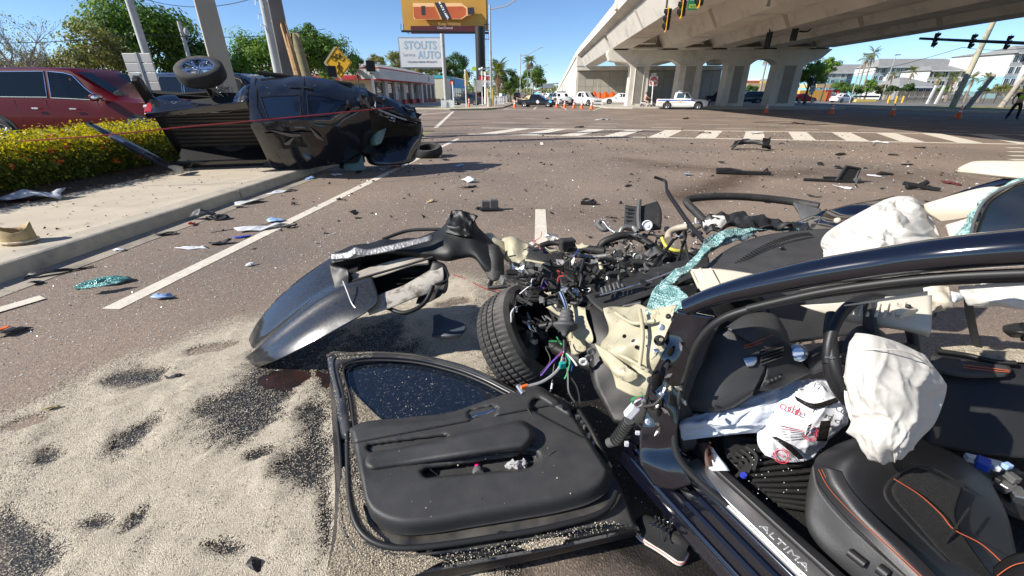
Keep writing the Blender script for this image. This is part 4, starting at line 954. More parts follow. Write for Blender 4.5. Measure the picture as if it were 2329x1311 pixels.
# right side: apartments, restaurant, verge, signals
M_apw=mat('white_siding',(.52,.52,.51),.7,var=(1,.04));M_apt=mat('teal_siding',(.22,.42,.48),.7,var=(1,.05));M_apb=mat('slate_blue_siding',(.17,.24,.36),.7,var=(1,.05));M_apd=mat('navy_siding',(.03,.05,.12),.7);M_apg=mat('grey_shingle',(.25,.25,.24),.9,var=(.6,.15))
M_pane=mat('window_pane',(.03,.04,.055),.08,spec=.8);M_trim=mat('white_trim',(.78,.78,.77),.6)
def apartment(name,label,pxL,t,segs,storey=3.0,turn=0.0,z0=.1,roof=2.6):
 """segs: (width_px, projection_m, storeys, lower material, upper material, window columns, storeys in lower colour)"""
 b=foot(pxL,225,t);b.z=z0;rt=(Matrix.Rotation(turn,3,'Z')@UR);fw=V(rt.y,-rt.x,0);r=root(name,b,label,'apartment building');k=t/FPX;x=0
 for(wp,pj,ns,ml,mu,nc,nl)in segs:
  w=wp*k;D=12
  o=b+rt*x+fw*pj
  def blk(z0_,z1_,m_,nm):q=[o+Z*z0_,o+rt*w+Z*z0_,o+rt*w-fw*(D+pj)+Z*z0_,o-fw*(D+pj)+Z*z0_];obj(nm,MB().prism(q,Z*(z1_-z0_)),m_,r)
  if nl>0:blk(0,nl*storey,ml,'wall')
  if nl<ns:blk(nl*storey+.003,ns*storey,mu,'wall')
  top=ns*storey
  if roof and len(segs)==1:
   ov=.5;a=o-rt*ov+fw*ov+Z*top;c=o+rt*(w+ov)+fw*ov+Z*top;d=o+rt*(w+ov)-fw*(D+pj)+Z*top;e=o-rt*ov-fw*(D+pj)+Z*top
   rg1=(a+e)/2+rt*min(3,w*.4)+Z*roof;rg2=(c+d)/2-rt*min(3,w*.4)+Z*roof
   obj('roof',MB().add([a,c,d,e,rg1,rg2],[(0,1,5,4),(1,2,5),(2,3,4,5),(3,0,4),(3,2,1,0)]),M_apg,r)
   obj('eave_trim',MB().prism([a+Z*.01,c+Z*.01,c-Z*.25,a-Z*.25],fw*.06),M_trim,r)
  for s in range(ns):
   for cidx in range(nc):
    wc=o+rt*(w*(cidx+.5)/nc)+Z*(s*storey+1.6);ww,wh=min(1.7,w/nc*.62),1.75
    fr=obj('window',MB().prism([wc-rt*(ww/2+.14)-Z*(wh/2+.14),wc+rt*(ww/2+.14)-Z*(wh/2+.14),wc+rt*(ww/2+.14)+Z*(wh/2+.14),wc-rt*(ww/2+.14)+Z*(wh/2+.14)],fw*.06),M_trim,r)
    for sg_ in(-1,1):q=wc+rt*sg_*ww*.26;obj('pane',MB().prism([q-rt*ww*.22-Z*wh/2,q+rt*ww*.22-Z*wh/2,q+rt*ww*.22+Z*wh/2,q-rt*ww*.22+Z*wh/2],fw*.075),M_pane,fr)
  x+=w
 if roof and len(segs)>1:
  top=max(q[2]for q in segs)*storey;ov=.6;fm=max(q[1]for q in segs)+ov;a=b-rt*ov+fw*fm+Z*top;c=b+rt*(x+ov)+fw*fm+Z*top;d=b+rt*(x+ov)-fw*12.5+Z*top;e=b-rt*ov-fw*12.5+Z*top
  rg1=(a+e)/2+rt*5+Z*roof;rg2=(c+d)/2-rt*5+Z*roof;obj('roof',MB().add([a,c,d,e,rg1,rg2],[(0,1,5,4),(1,2,5),(2,3,4,5),(3,0,4),(3,2,1,0)]),M_apg,r)
  obj('eave_trim',MB().prism([a+Z*.01,c+Z*.01,c-Z*.3,a-Z*.3],fw*.06),M_trim,r)
 return r
apartment('apartment_block','four-storey white and teal apartment block with grey hipped roof, centre of the row',1968,190,[(26,0,4,M_apt,M_apw,2,3),(26,1.6,4,M_apw,M_apw,2,0),(24,0,4,M_apt,M_apw,2,3),(26,1.6,4,M_apw,M_apw,2,0),(40,.4,4,M_apb,M_apw,3,3),(52,-1,4,M_apw,M_apw,3,0)],roof=3.6)
apartment('apartment_annex','lower slate blue wing with white bays before the white tower',2092,150,[(20,0,3,M_apw,M_apw,2,0),(22,.8,3,M_apb,M_apw,1,1),(20,0,3,M_apb,M_apb,1,2),(22,.8,3,M_apw,M_apw,1,0),(24,0,3,M_apd,M_apd,1,3)],storey=2.9,roof=1.8)
apartment('white_tower','plain white stair tower with small grey cap roof beside the wood pole',2200,145,[(46,0,4,M_apw,M_apw,0,0)],storey=3.3,roof=.9)
apartment('apartment_block','teal and white apartment block cut by the right edge',2262,128,[(30,0,4,M_apt,M_apw,2,2),(40,1.2,4,M_apw,M_apw,2,0),(50,0,4,M_apt,M_apw,3,3),(60,.5,4,M_apw,M_apw,3,0)],storey=3.05,roof=2.4)
apartment('apartment_block','distant blue and white apartment block behind the bridge pier',1838,235,[(30,0,4,M_apt,M_apb,2,3),(40,1.2,4,M_apt,M_apw,2,3),(60,0,4,M_apt,M_apb,3,3)],storey=2.9,roof=4.5)
apartment('clubhouse','low navy clubhouse with white posts and grey hipped roof',2032,105,[(26,0,1,M_apw,M_apw,1,0),(48,.6,1,M_apd,M_apd,3,1),(20,0,1,M_apw,M_apw,1,0)],storey=3.0,roof=2.2)
M_tan=mat('tan_stucco',(.55,.42,.24),.85,var=(.6,.08));M_yel=mat('yellow_stucco',(.72,.50,.13),.8);M_tile=mat('terracotta_roof',(.42,.13,.06),.85,var=(2,.2));M_or=mat('orange_stucco',(.62,.32,.06),.8)
def blockset(name,label,blocks,t,cat='building',deep=6.0):
 b=foot(blocks[0][0],230,t);r=root(name,b,label,cat)
 for(a,c,y0,y1,dd,m_,nm)in blocks:
  p=at(a,y1,t);q=at(c,y1,t);zt=at((a+c)/2,y0,t).z;zb=max(.08,at((a+c)/2,y1,t).z);p.z=q.z=zb
  obj(nm,MB().prism([p+UF*dd,q+UF*dd,q-UF*deep,p-UF*deep],Z*(zt-zb)),m_,r)
 return r
blockset('restaurant','tan and yellow restaurant with red tiled roof seen through the pier arch',[(1690,1790,190,236,0,M_tan,'wall'),(1722,1752,186,206,.8,M_yel,'tower'),(1686,1722,184,190,1.2,M_tile,'roof'),(1722,1756,181,186,1.3,M_apw,'cornice'),(1756,1800,180,190,1.0,M_apg,'roof'),(1700,1718,215,236,.05,M_dk,'door'),(1732,1742,214,236,.85,M_wwall,'door'),(1693,1718,198,208,.06,M_wwall,'sign_band')],105)
blockset('orange_shop','low orange building behind the tree and route sign',[(1812,1880,206,238,0,M_or,'wall'),(1880,1905,212,238,.0,M_tan,'wall'),(1850,1890,192,200,1,M_tan,'parapet')],100)
M_gate=mat('brick_red_paint',(.34,.06,.03),.7)
blockset('red_gateway','bright red timber gateway beside the white parked car',[(1880,1884,209,236,0,M_gate,'post'),(1900,1904,209,236,0,M_gate,'post'),(1876,1908,205,210,.2,M_gate,'beam'),(1886,1899,212,236,-.5,M_wwall,'panel')],84,'gateway',.8)
blockset('yellow_wall','yellow patterned garden wall with dark awning',[(1944,1990,226,240,0,M_yel,'wall'),(1950,1992,218,222,.8,M_dk,'awning')],82,'wall',1.2)
o,_=car('parked_car','white car parked beside the red gateway','sedan',M_white,4.6,1.8,1.5);put(o,1912,236,78,25,.05)
o,_=car('parked_car','dark blue vehicle seen through the middle pier arch','suv',M_navy,4.8,1.9,1.9);put(o,1630,238,74,170,.05)
o,_=car('parked_car','dark vehicle seen through the right pier arch','suv',mat('dark_teal_paint',(.01,.03,.045),.3,coat=1),4.8,1.9,1.85);put(o,1698,238,72,175,.05)
o,_=car('parked_car','red car parked behind the right pier column','sedan',M_redp,4.6,1.8,1.5);put(o,1822,238,78,10,.05)
for i,(px,t_)in enumerate(((2170,100),(2185,102),(2160,108))):o,_=car('parked_car',('silver car parked left of three behind the mesh fence','pale car in the middle of three behind the mesh fence','white car parked deepest behind the mesh fence')[i],'sedan',(M_alu,M_white,M_signw)[i],4.5,1.8,1.45,detail=False);put(o,px,236,t_,10,.05)
tree('leafy_tree','bright green tree against the right pier column',foot(1828,240,62),6.4,(2.6,2.4,2.9),M_leaf_l,7000,.24,34,seed=51)
tree('leafy_tree','green tree behind the route sign',foot(1862,238,84),8.0,(2.3,2.3,2.4),M_leaf_l,3500,.3,20,seed=52)
for i,(px,t_,h_,rr,m_,lab)in enumerate(((1898,90,5.0,3.0,M_leaf,'round green tree above the red gateway'),(1930,92,4.5,2.6,M_leaf,'green shrub right of the red gateway'),(1962,100,6.0,3.0,M_leaf_l,'bushy green tree beside the twin palms'),(2014,96,4.2,2.0,M_leaf_d,'dark rounded shrub left of the clubhouse'),(2052,90,4.6,1.6,M_leaf_d,'small dark tree in front of the clubhouse'),(1998,100,4.6,2.2,M_leaf_o,'olive shrub below the teal facade'),(2135,98,4.0,2.2,M_leaf,'low green shrub right of the clubhouse'),(2260,96,4.6,2.6,M_leaf_o,'olive shrub below the white tower'),(2225,92,3.6,2.0,M_leaf,'low shrub at the tower foot'),(1660,120,9.5,3.4,M_leaf_d,'dark tree through the second pier arch'),(1702,100,4.0,2.4,M_leaf_d,'low shrub before the restaurant'),(2300,84,4.0,2.6,M_leaf_o,'olive bush behind the officer'))):
 tree('leafy_tree',lab,foot(px,236,t_),h_*.78,(rr*.85,rr*.85,h_*.36),m_,2600,.3,20,seed=60+i)
pl=[(1940,100,8.6,2.2,'palm left of the twin tall palms before the apartments'),(1951,98,9.6,2.2,'taller palm right of the twin palms before the apartments'),(2050,100,6.0,1.8,'palm in front of the teal and white facade'),(2008,98,5.2,1.6,'small palm by the clubhouse left end'),(2112,80,4.0,1.6,'squat palm left of the wood pole'),(2148,80,4.2,1.7,'squat palm just left of the big wood pole'),(2190,74,3.9,1.6,'palm right behind the wood pole'),(2222,74,3.7,1.6,'bushy palm right of the wood pole'),(1722,92,8.4,2.0,'palm through the right pier arch'),(1612,130,13.4,2.4,'leftmost tall palm through the second arch'),(1634,128,13.6,2.4,'middle tall palm through the second arch'),(1655,126,13.8,2.4,'rightmost tall palm through the second arch'),(1753,100,13.0,2.2,'very tall palm trunks inside the right arch')]
for i,(px,t_,h_,L_,lab)in enumerate(pl):palm('palm_tree',lab,foot(px,236,t_),h_,L_,18,20+i,skirt=5,trunk=.2)
palm('palm_tree','large leaning palm with yellow skirt near the officer',foot(2268,262,47),5.0,1.9,26,40,lean=(2.6,.2),skirt=6,parts=True,trunk=.24)
palm('palm_tree','palm at the right edge behind the officer',foot(2318,255,50),3.8,1.8,20,41,skirt=4)
b=foot(2162,252,44);ax_=V(.9,.1,11.0);thing('utility_pole',MB().cyl(b,b+ax_,.27,.20,12),mat('grey_green_pole',(.40,.37,.27),.85,var=(1,.2),two=((.12,.17,.14),.35,.5,.6)),'thick wooden utility pole leaning behind the traffic signals','utility pole',smooth=60)
b=foot(2192,258,42);thing('leaning_post',MB().cyl(b,b+V(1.3,0,3.1),.24,.17,10),M_bark_g,'short leaning palm stump right of the wood pole','post',smooth=60)
for px,lab in((2103,'left of two white concrete stub posts'),(2122,'right of two white concrete stub posts')):b=foot(px,246,58);thing('stub_post',MB().box(b+Z*1.3+UR*.25,(.22,.22,2.3),Matrix.Rotation(rad(8),3,'Y')),M_wwall,lab,'post')
for px,lab in((2017,'yellow bollard left of the pair near the fence'),(2034,'yellow bollard taller in the middle near the fence'),(2049,'yellow bollard right of the pair near the fence')):b=foot(px,240,70);thing('bollard',MB().cyl(b,b+Z*1.0,.13,n=10).ellipsoid(b+Z*1.0,(.13,.13,.08)),M_yellow,lab,'bollard',smooth=50)
M_sig=mat('signal_black',(.014,.014,.014),.5)
mf=root('mesh_fence',foot(2150,240,76),'long dark mesh fence in front of the apartment car park','fence')
M_mesh=mat('fence_mesh',(.10,.09,.07),.8,alpha=.35)
fa,fb=foot(2000,238,80),foot(2420,248,62)
for i in range(19):q=fa+(fb-fa)*i/18;obj('fence_post',MB().cyl(q,q+Z*1.9,.04,n=6),M_sig,mf)
for i in range(18):q=fa+(fb-fa)*(i+.02)/18;w_=fa+(fb-fa)*(i+.98)/18;obj('mesh_panel',MB().prism([q+Z*.05,w_+Z*.05,w_+Z*1.8,q+Z*1.8],UF*.02),M_mesh,mf)
for i,(px,py,t_,h_,lab)in enumerate(((1930,240,70,7.2,'slim lamp pole left of the twin palms'),(2000,238,84,8.2,'slim grey lamp pole before the teal facade'))):
 b=foot(px,py,t_);r_=root('car_park_lamp',b,lab,'lamp');obj('pole',MB().cyl(b,b+Z*h_,.09,.07,8),M_steel,r_);obj('lamp_head',MB().box(b+Z*h_+UR*.3,(1.0,.35,.16),YAW),M_steel,r_,bevel=.03)
wire(at(1830,176,90),at(2190,108,44.5),1.0,.03,'overhead_wire','overhead wire rising from the pier to the wood pole');wire(at(2190,108,44.5),at(2420,96,34),.4,.025,'overhead_wire','overhead wire leaving the wood pole to the right')
M_lens=mat('dark_lens',(.03,.02,.02),.2);M_sig=mat('signal_black',(.014,.014,.014),.5);M_sigy=mat('signal_yellow',(.70,.36,.02),.5)
def signal(name,label,c,t_face,back=True,body=M_sig,tilt=0.0,lit=None,s=1.0,post=None):
 c=Vector(c);r=root(name,c,label,'traffic light');R=Matrix.Rotation(t_face,3,'Z')@Matrix.Rotation(tilt,3,'Y')
 def P(x,y,z):return c+R@V(x*s,y*s,z*s)
 if back:obj('backplate',MB().box(c+R@V(0,.06*s,0),(.50*s,.03*s,1.25*s),R),body,r)
 for k in(-1,0,1):
  h_=obj('signal_head',MB().box(P(0,.16,k*.36),(.36*s,.2*s,.34*s),R),M_sig,r,bevel=.03)
  rows=[[P(math.cos(a)*.16,-.14*(1 if math.sin(a)>-.3 else .35),k*.36+math.sin(a)*.16)for a in np.linspace(0,2*PI,15)[:-1]],[P(math.cos(a)*.16,.06,k*.36+math.sin(a)*.16)for a in np.linspace(0,2*PI,15)[:-1]]]
  obj('visor',MB().grid(rows,close_u=True),M_sig,h_,solid=.01)
  obj('lens',MB().lathe(P(0,.05,k*.36),R@V(0,-1,0),[(.001,.03),(.08*s,.025),(.14*s,0)],14),(M_sigred if lit==k else M_lens),h_,smooth=60)
 return r
ma=root('mast_arm',at(2440,104,35),'black horizontal mast arm carrying three signals at the right edge','mast arm')
obj('arm',MB().tube([at(2092,88,35),at(2200,93,35),at(2460,104,35)],[.09,.11,.15],10),M_sig,ma,smooth=60)
b=at(2460,104,35);obj('post',MB().cyl(V(b.x,b.y,0),V(b.x,b.y,6.6),.2,.16,12),M_sig,ma)
for px,py,lab in((2131,91,'left of three black signals on the mast arm, red lit'),(2215,94,'middle signal on the mast arm before the wood pole, red lit'),(2296,97,'right signal on the mast arm')):
 signal('traffic_signal',lab,at(px,py,34.6),YAW+.75,tilt=0,lit=1 if px<2290 else None,s=.92)
def hung(name,label,px,py,t_,rot,body,s=1.0,lift=None,col=M_sig):
 c=at(px,py,t_);r=signal(name,label,c,rot,True,body,0,None,s)
 hz_=7.7 if lift is None else lift
 obj('hanger',MB().tube(catmull([c+Z*.6*s+V(0,.15,0),c+Z*1.0+V(0,.2,0),V(c.x+(.35 if lift else 0),c.y+.3,hz_-.4),V(c.x+(.7 if lift else 0),c.y+.35,hz_)],5),.05,7),col,r);return r
hung('traffic_signal','yellow-framed signal lowest and leftmost under the overpass',1514,45,21.5,YAW-1.74,M_sigy,.88)
hung('traffic_signal','yellow-framed signal beside the green sign under the overpass',1549,12,20,YAW-1.74,M_sigy,.88)
hung('traffic_signal','signal cut by the top edge, right of the green sign',1590,-14,19,YAW-1.74,M_sigy,.88)
hung('traffic_signal','dark signal left of two below the middle girders',1748,92,36,YAW+2.4,M_sig,.95,7.4)
hung('traffic_signal','dark signal right of two with a looped conduit',1808,74,34,YAW+2.4,M_sig,.98,7.6)
obj_=MB();cc=at(1818,72,34);obj_.tube(catmull([cc,cc+UR*.6,cc+UR*.9+Z*.2,cc+UR*1.3+Z*.9,cc+UR*1.6+Z*2.2,cc+UR*2.4+Z*3.0],6),.06,7);thing('signal_conduit',obj_,M_sig,'curved black conduit hanging from a girder to the right signal','conduit',smooth=60)
c=at(1577,6,20.4);r_=root('street_name_sign',c,'green street name sign hung under the overpass','sign');M_green=mat('sign_green',(.01,.20,.10),.5)
obj('plate',face(c,.50,.62,.03,UR),M_green,r_);obj('lettering',text_mb('US19',.17,c+UF*.006+Z*.12,UR,Z,.002),M_signw,r_);obj('number_panel',face(c-Z*.16+UF*.004,.36,.16,.004),mat('lime_panel',(.45,.6,.1),.5),r_);obj('lettering',text_mb('18350',.13,c+UF*.012-Z*.16,UR,Z,.002),M_green,r_)
obj('hanger',MB().tube([c+Z*.3-UF*.04,V(c.x,c.y,7.7)-UF*.04],.03,6),M_steel,r_)
t_=50;b=foot(1481,244,t_);r_=root('no_entry_sign',b,'red and white DO NOT ENTER sign on a white post by the pier','sign')
obj('post',MB().cyl(b,at(1487,172,t_),.05,n=8),M_white,r_);c=at(1486.5,185,t_)
obj('plate',face(c,1.0,1.05,.02),M_signw,r_);obj('red_disc',MB().lathe(c+UF*.004,UF,[(.001,.006),(.46,.006),(.46,0)],28),M_red,r_);obj('white_bar',face(c+UF*.014,.72,.16,.004),M_signw,r_)
obj('lettering',text_mb('DO NOT',.19,c+UF*.014+Z*.22,UR,Z,.002),M_signw,r_);obj('lettering',text_mb('ENTER',.19,c+UF*.014-Z*.22,UR,Z,.002),M_signw,r_);obj('upper_plate',face(at(1487.5,170,t_),.62,.3,.02),M_signw,r_)
t_=48;b=foot(1842,246,t_);r_=root('route_sign',b,'route shield sign with number 19 on a leaning post','sign');c=at(1848.5,201,t_)
obj('post',MB().cyl(b,at(1852,178,t_),.045,n=8),M_steel,r_);obj('plate',face(c,.66,.66,.02),M_signblack,r_)
sh=[(-.27,.24),(-.1,.28),(0,.24),(.1,.28),(.27,.24),(.25,.08),(.29,-.08),(.2,-.22),(0,-.29),(-.2,-.22),(-.29,-.08),(-.25,.08)]
obj('shield',MB().prism([c+UF*.012+UR*a+Z*b_ for a,b_ in sh],-UF*.01),M_signw,r_);obj('lettering',text_mb('19',.42,c+UF*.016,UR,Z,.002,bold=.01),M_signblack,r_)
obj('upper_plate',face(at(1851,186,t_),.62,.72,.02),M_signblack,r_);obj('lower_plate',face(at(1845,212,t_),.5,.34,.02),M_signw,r_);obj('arrow_symbol',face(at(1845,212,t_)+UF*.01,.05,.22,.005),M_signblack,r_)
# middle ground: emergency vehicles, cones, work signs, people
M_blk=mat('gloss_black_paint',(.012,.012,.014),.25,coat=1);M_bluelt=mat('blue_lamp',(.05,.35,.9),.2,emit=((.08,.5,1),1.2));M_pblue=mat('police_blue',(.02,.08,.45),.4)
M_pw=mat('police_white_paint',(.80,.80,.80),.3,coat=1);M_ptan=mat('police_tan',(.62,.50,.30),.4)
o,S_=car('patrol_car','black and cream patrol car with blue roof lamps lit, across the street','sedan',M_blk,5.0,1.9,1.48)
q=G(1222,243.5);o.location=(q.x,q.y,0);o.rotation_euler=(0,0,rad(-12))
obj('roof_panel',MB().grid([[V(x,y_,S_.at(x)[2]+.022-.02*abs(y_))for y_ in(-.56,-.28,0,.28,.56)]for x in(-1.15,-.8,-.35,.0,.25)]),M_ptan,o)
obj('boot_panel',MB().box((-2.0,0,1.0),(.7,1.5,.05)),M_ptan,o,bevel=.02);obj('bonnet_panel',MB().box((1.75,0,.93),(.9,1.4,.04),Matrix.Rotation(.11,3,'Y')),M_ptan,o,bevel=.02)
for sgn in(-1,1):obj('cream_quarter',MB().poly([S_.side(x,t,sgn,.012)for x,t in((-2.42,-.35),(-1.55,-.3),(-1.2,.0),(-.9,.02),(-.75,.97),(-1.15,.97),(-1.6,.5),(-2.0,.05),(-2.42,-.05))][::sgn]),M_ptan,o)
lb=obj('light_bar',MB().box((-.1,0,1.58),(.35,1.25,.13)),M_bluelt,o,bevel=.03)
for sgn in(-1,1):
 obj('door_shield',MB().lathe((.25,sgn*.955,.62),(0,sgn,0),[(.001,.012),(.2,.012),(.2,0)],20),M_pw,o)
 obj('blue_lamp',MB().ellipsoid((1.85,sgn*.9,.62),(.22,.1,.14),10,6),M_bluelt,o,smooth=60)
o,S_=car('police_pickup','white pickup with blue and gold stripe parked by the pier','pickup',M_pw,5.2,1.9,1.72,cat='pickup truck',glass=mat('clear_dark_glass',(.05,.09,.12),.05,spec=.8))
q=G(1556,250);o.location=(q.x,q.y+1.2,0);o.rotation_euler=(0,0,rad(-16))
for sgn in(-1,1):
 obj('blue_stripe',MB().prism([V(-2.55,sgn*.953,.86),V(1.1,sgn*.953,.86),V(1.3,sgn*.953,.95),V(-2.55,sgn*.953,.95)],(0,sgn*.006,0)),M_pblue,o)
 obj('gold_stripe',MB().prism([V(-2.5,sgn*.955,.60),V(.4,sgn*.955,.70),V(.4,sgn*.955,.74),V(-2.5,sgn*.955,.70)],(0,sgn*.006,0)),M_ptan,o)
 obj('star_emblem',MB().lathe((-.15,sgn*.957,.82),(0,sgn,0),[(.001,.008),(.12,.008),(.12,0)],10),M_ptan,o)
obj('bed_recess',MB().span(-2.4,-.95,-.74,.74,1.03,1.058),M_black,o);obj('light_bar',MB().box((-.35,0,1.82),(.3,1.2,.12)),M_signw,o,bevel=.03)
obj('push_bar',MB().tube([(2.72,-.5,.4),(2.75,-.5,.9),(2.75,.5,.9),(2.72,.5,.4)],.035,6),M_black,o)
o,_=car('white_pickup','white pickup facing right beneath the overpass wall','pickup',M_pw,5.3,1.95,1.8,cat='pickup truck');q=G(1330,240.5);o.location=(q.x,q.y,0);o.rotation_euler=(0,0,rad(-52))
o,_=car('patrol_suv','white patrol SUV facing the camera behind the cones','suv',M_pw,4.8,1.95,1.7);q=G(1276,240);o.location=(q.x,q.y,0);o.rotation_euler=(0,0,rad(-80));obj('door_panel',MB().box((.3,-.985,.7),(2.2,.01,.55)),M_signblack,o);obj('light_bar',MB().box((0,0,1.78),(.3,1.2,.12)),M_glassdark,o)
o,_=car('white_sedan','white sedan partly hidden behind the first pier column','sedan',M_pw,4.7,1.85,1.45);q=G(1408,240.5);o.location=(q.x+.3,q.y+2,.17);o.rotation_euler=(0,0,rad(170))
def cone_proto():
 r=root('traffic_cone',(0,0,0),'orange traffic cone','traffic cone','traffic cones closing the junction')
 obj('base',MB().box((0,0,.02),(.40,.40,.04)),M_orange,r,bevel=.012)
 obj('cone_body',MB().lathe((0,0,.04),(0,0,1),[(.155,0),(.14,.03),(.035,.66),(.022,.675),(.001,.675)],20),M_orange,r,smooth=50)
 for z0,z1 in((.30,.42),(.50,.58)):
  rr=lambda z:.14-(.105)*(z-.03)/.63+.003
  obj('reflective_collar',MB().lathe((0,0,.04),(0,0,1),[(rr(z0),z0),(rr(z1),z1)],20),M_signw,r,smooth=60)
 return r
cone=cone_proto();cl=[(1742,257,'cone standing alone just right of the last pier column'),(1890,260,'cone below the red gateway on the shaded road'),(2028,263,'cone below the clubhouse on the shaded road'),(2178,269,'cone nearest the officer'),(1170.5,246,'cone at the left kerb before the patrol car'),(1266,245,'larger cone just right of the patrol car'),(1284,246.5,'second cone right of the patrol car'),(1305,247,'cone below the white pickup bonnet'),(1323,248,'cone right of the white pickup'),(1345,249,'last cone of the row toward the pier')]
for i,(px,py,lab)in enumerate(cl):
 c=cone if i==0 else copy_tree(cone);q=G(px,py);s=1.0
 c.location=q;c.rotation_euler=(0,0,random.uniform(0,1));c['label']='orange traffic '+lab;sc=1.25 if i>3 else 1.15;c.scale=(sc,)*3
for i,(px,lab)in enumerate(((1322,'leftmost orange diamond work sign behind the white pickup roof'),(1351,'orange diamond work sign right of the white pickup'),(1363,'narrow orange diamond work sign third in the row'),(1376,'orange diamond work sign with arrow mark, fourth in the row'),(1392,'rightmost orange diamond work sign by the pier column'))):
 t_=66;c=at(px,223+(i%2),t_);c.z=max(c.z,1.1);r_=root('work_sign',V(c.x,c.y,.17),lab,'sign');hw=.85 if i!=2 else .5;lean=V(0,-.15,0)
 obj('plate',MB().prism([c+Z*.85,c-UR*hw,c-Z*.85+lean*2,c+UR*hw],-UF*.02),M_orange,r_)
 for s in(-1,1):obj('stand_leg',MB().tube([c-Z*.5-UF*.05,V(c.x,c.y,.17)+UR*s*.5-UF*.3],.02,5),M_steel,r_)
 obj('symbol',MB().prism([c+UF*.012+UR*.06+Z*.35,c+UF*.012-UR*.06+Z*.35,c+UF*.012-UR*.1-Z*.35,c+UF*.012+UR*.1-Z*.3],-UF*.004),M_signblack,r_)
b=at(1357,238,64);thing('slim_post',MB().cyl(V(b.x,b.y,.1),V(b.x,b.y,3.2),.06,n=8),M_steel,'slim grey post standing before the orange work signs','post')
q=G(1357,246);r_=root('folding_barrier',q,'small white folding barrier left of the scooter','barrier')
for s in(-1,1):
 for d in(-1,1):obj('leg',MB().tube([q+V(s*.6,d*.35,0),q+V(s*.6,d*.05,1.0)],.03,5),M_white,r_)
for z_ in(.55,.9):obj('board',MB().box(q+V(0,-.1,z_),(1.3,.04,.18)),M_white,r_)
M_skin=mat('skin',(.52,.30,.21),.55);M_trou=mat('black_trousers',(.012,.012,.016),.8);M_vest=mat('lime_vest',(.45,.80,.05),.6);M_boot=mat('black_boot',(.01,.01,.01),.5);M_hair=mat('dark_hair',(.02,.015,.012),.7)
def skin_mesh(name,verts,edges,radii,m_,parent,rootv=0,sub=2):
 v=[Vector(p)for p in verts];me=bpy.data.meshes.new(name);base=wloc(parent)
 me.from_pydata([tuple(p)for p in v],edges,[]);me.materials.append(m_)
 o=bpy.data.objects.new(name,me);link(o,parent,Vector((0,0,0))if parent is None else base);o.location=(0,0,0)
 o.modifiers.new('skin','SKIN');s=o.modifiers.new('subdivision','SUBSURF');s.levels=sub;s.render_levels=sub
 sv=me.skin_vertices
 if len(sv)==0:
  bpy.context.view_layer.objects.active=o;bpy.ops.mesh.customdata_skin_add();sv=me.skin_vertices
 for i,r_ in enumerate(radii):
  rr=r_ if isinstance(r_,tuple)else(r_,r_);sv[0].data[i].radius=rr
  sv[0].data[i].use_root=(i==rootv)
 dg=bpy.context.evaluated_depsgraph_get();ev=o.evaluated_get(dg);me2=bpy.data.meshes.new_from_object(ev)
 o.modifiers.clear();o.data=me2;bpy.data.meshes.remove(me)
 me2.polygons.foreach_set('use_smooth',[True]*len(me2.polygons));return o
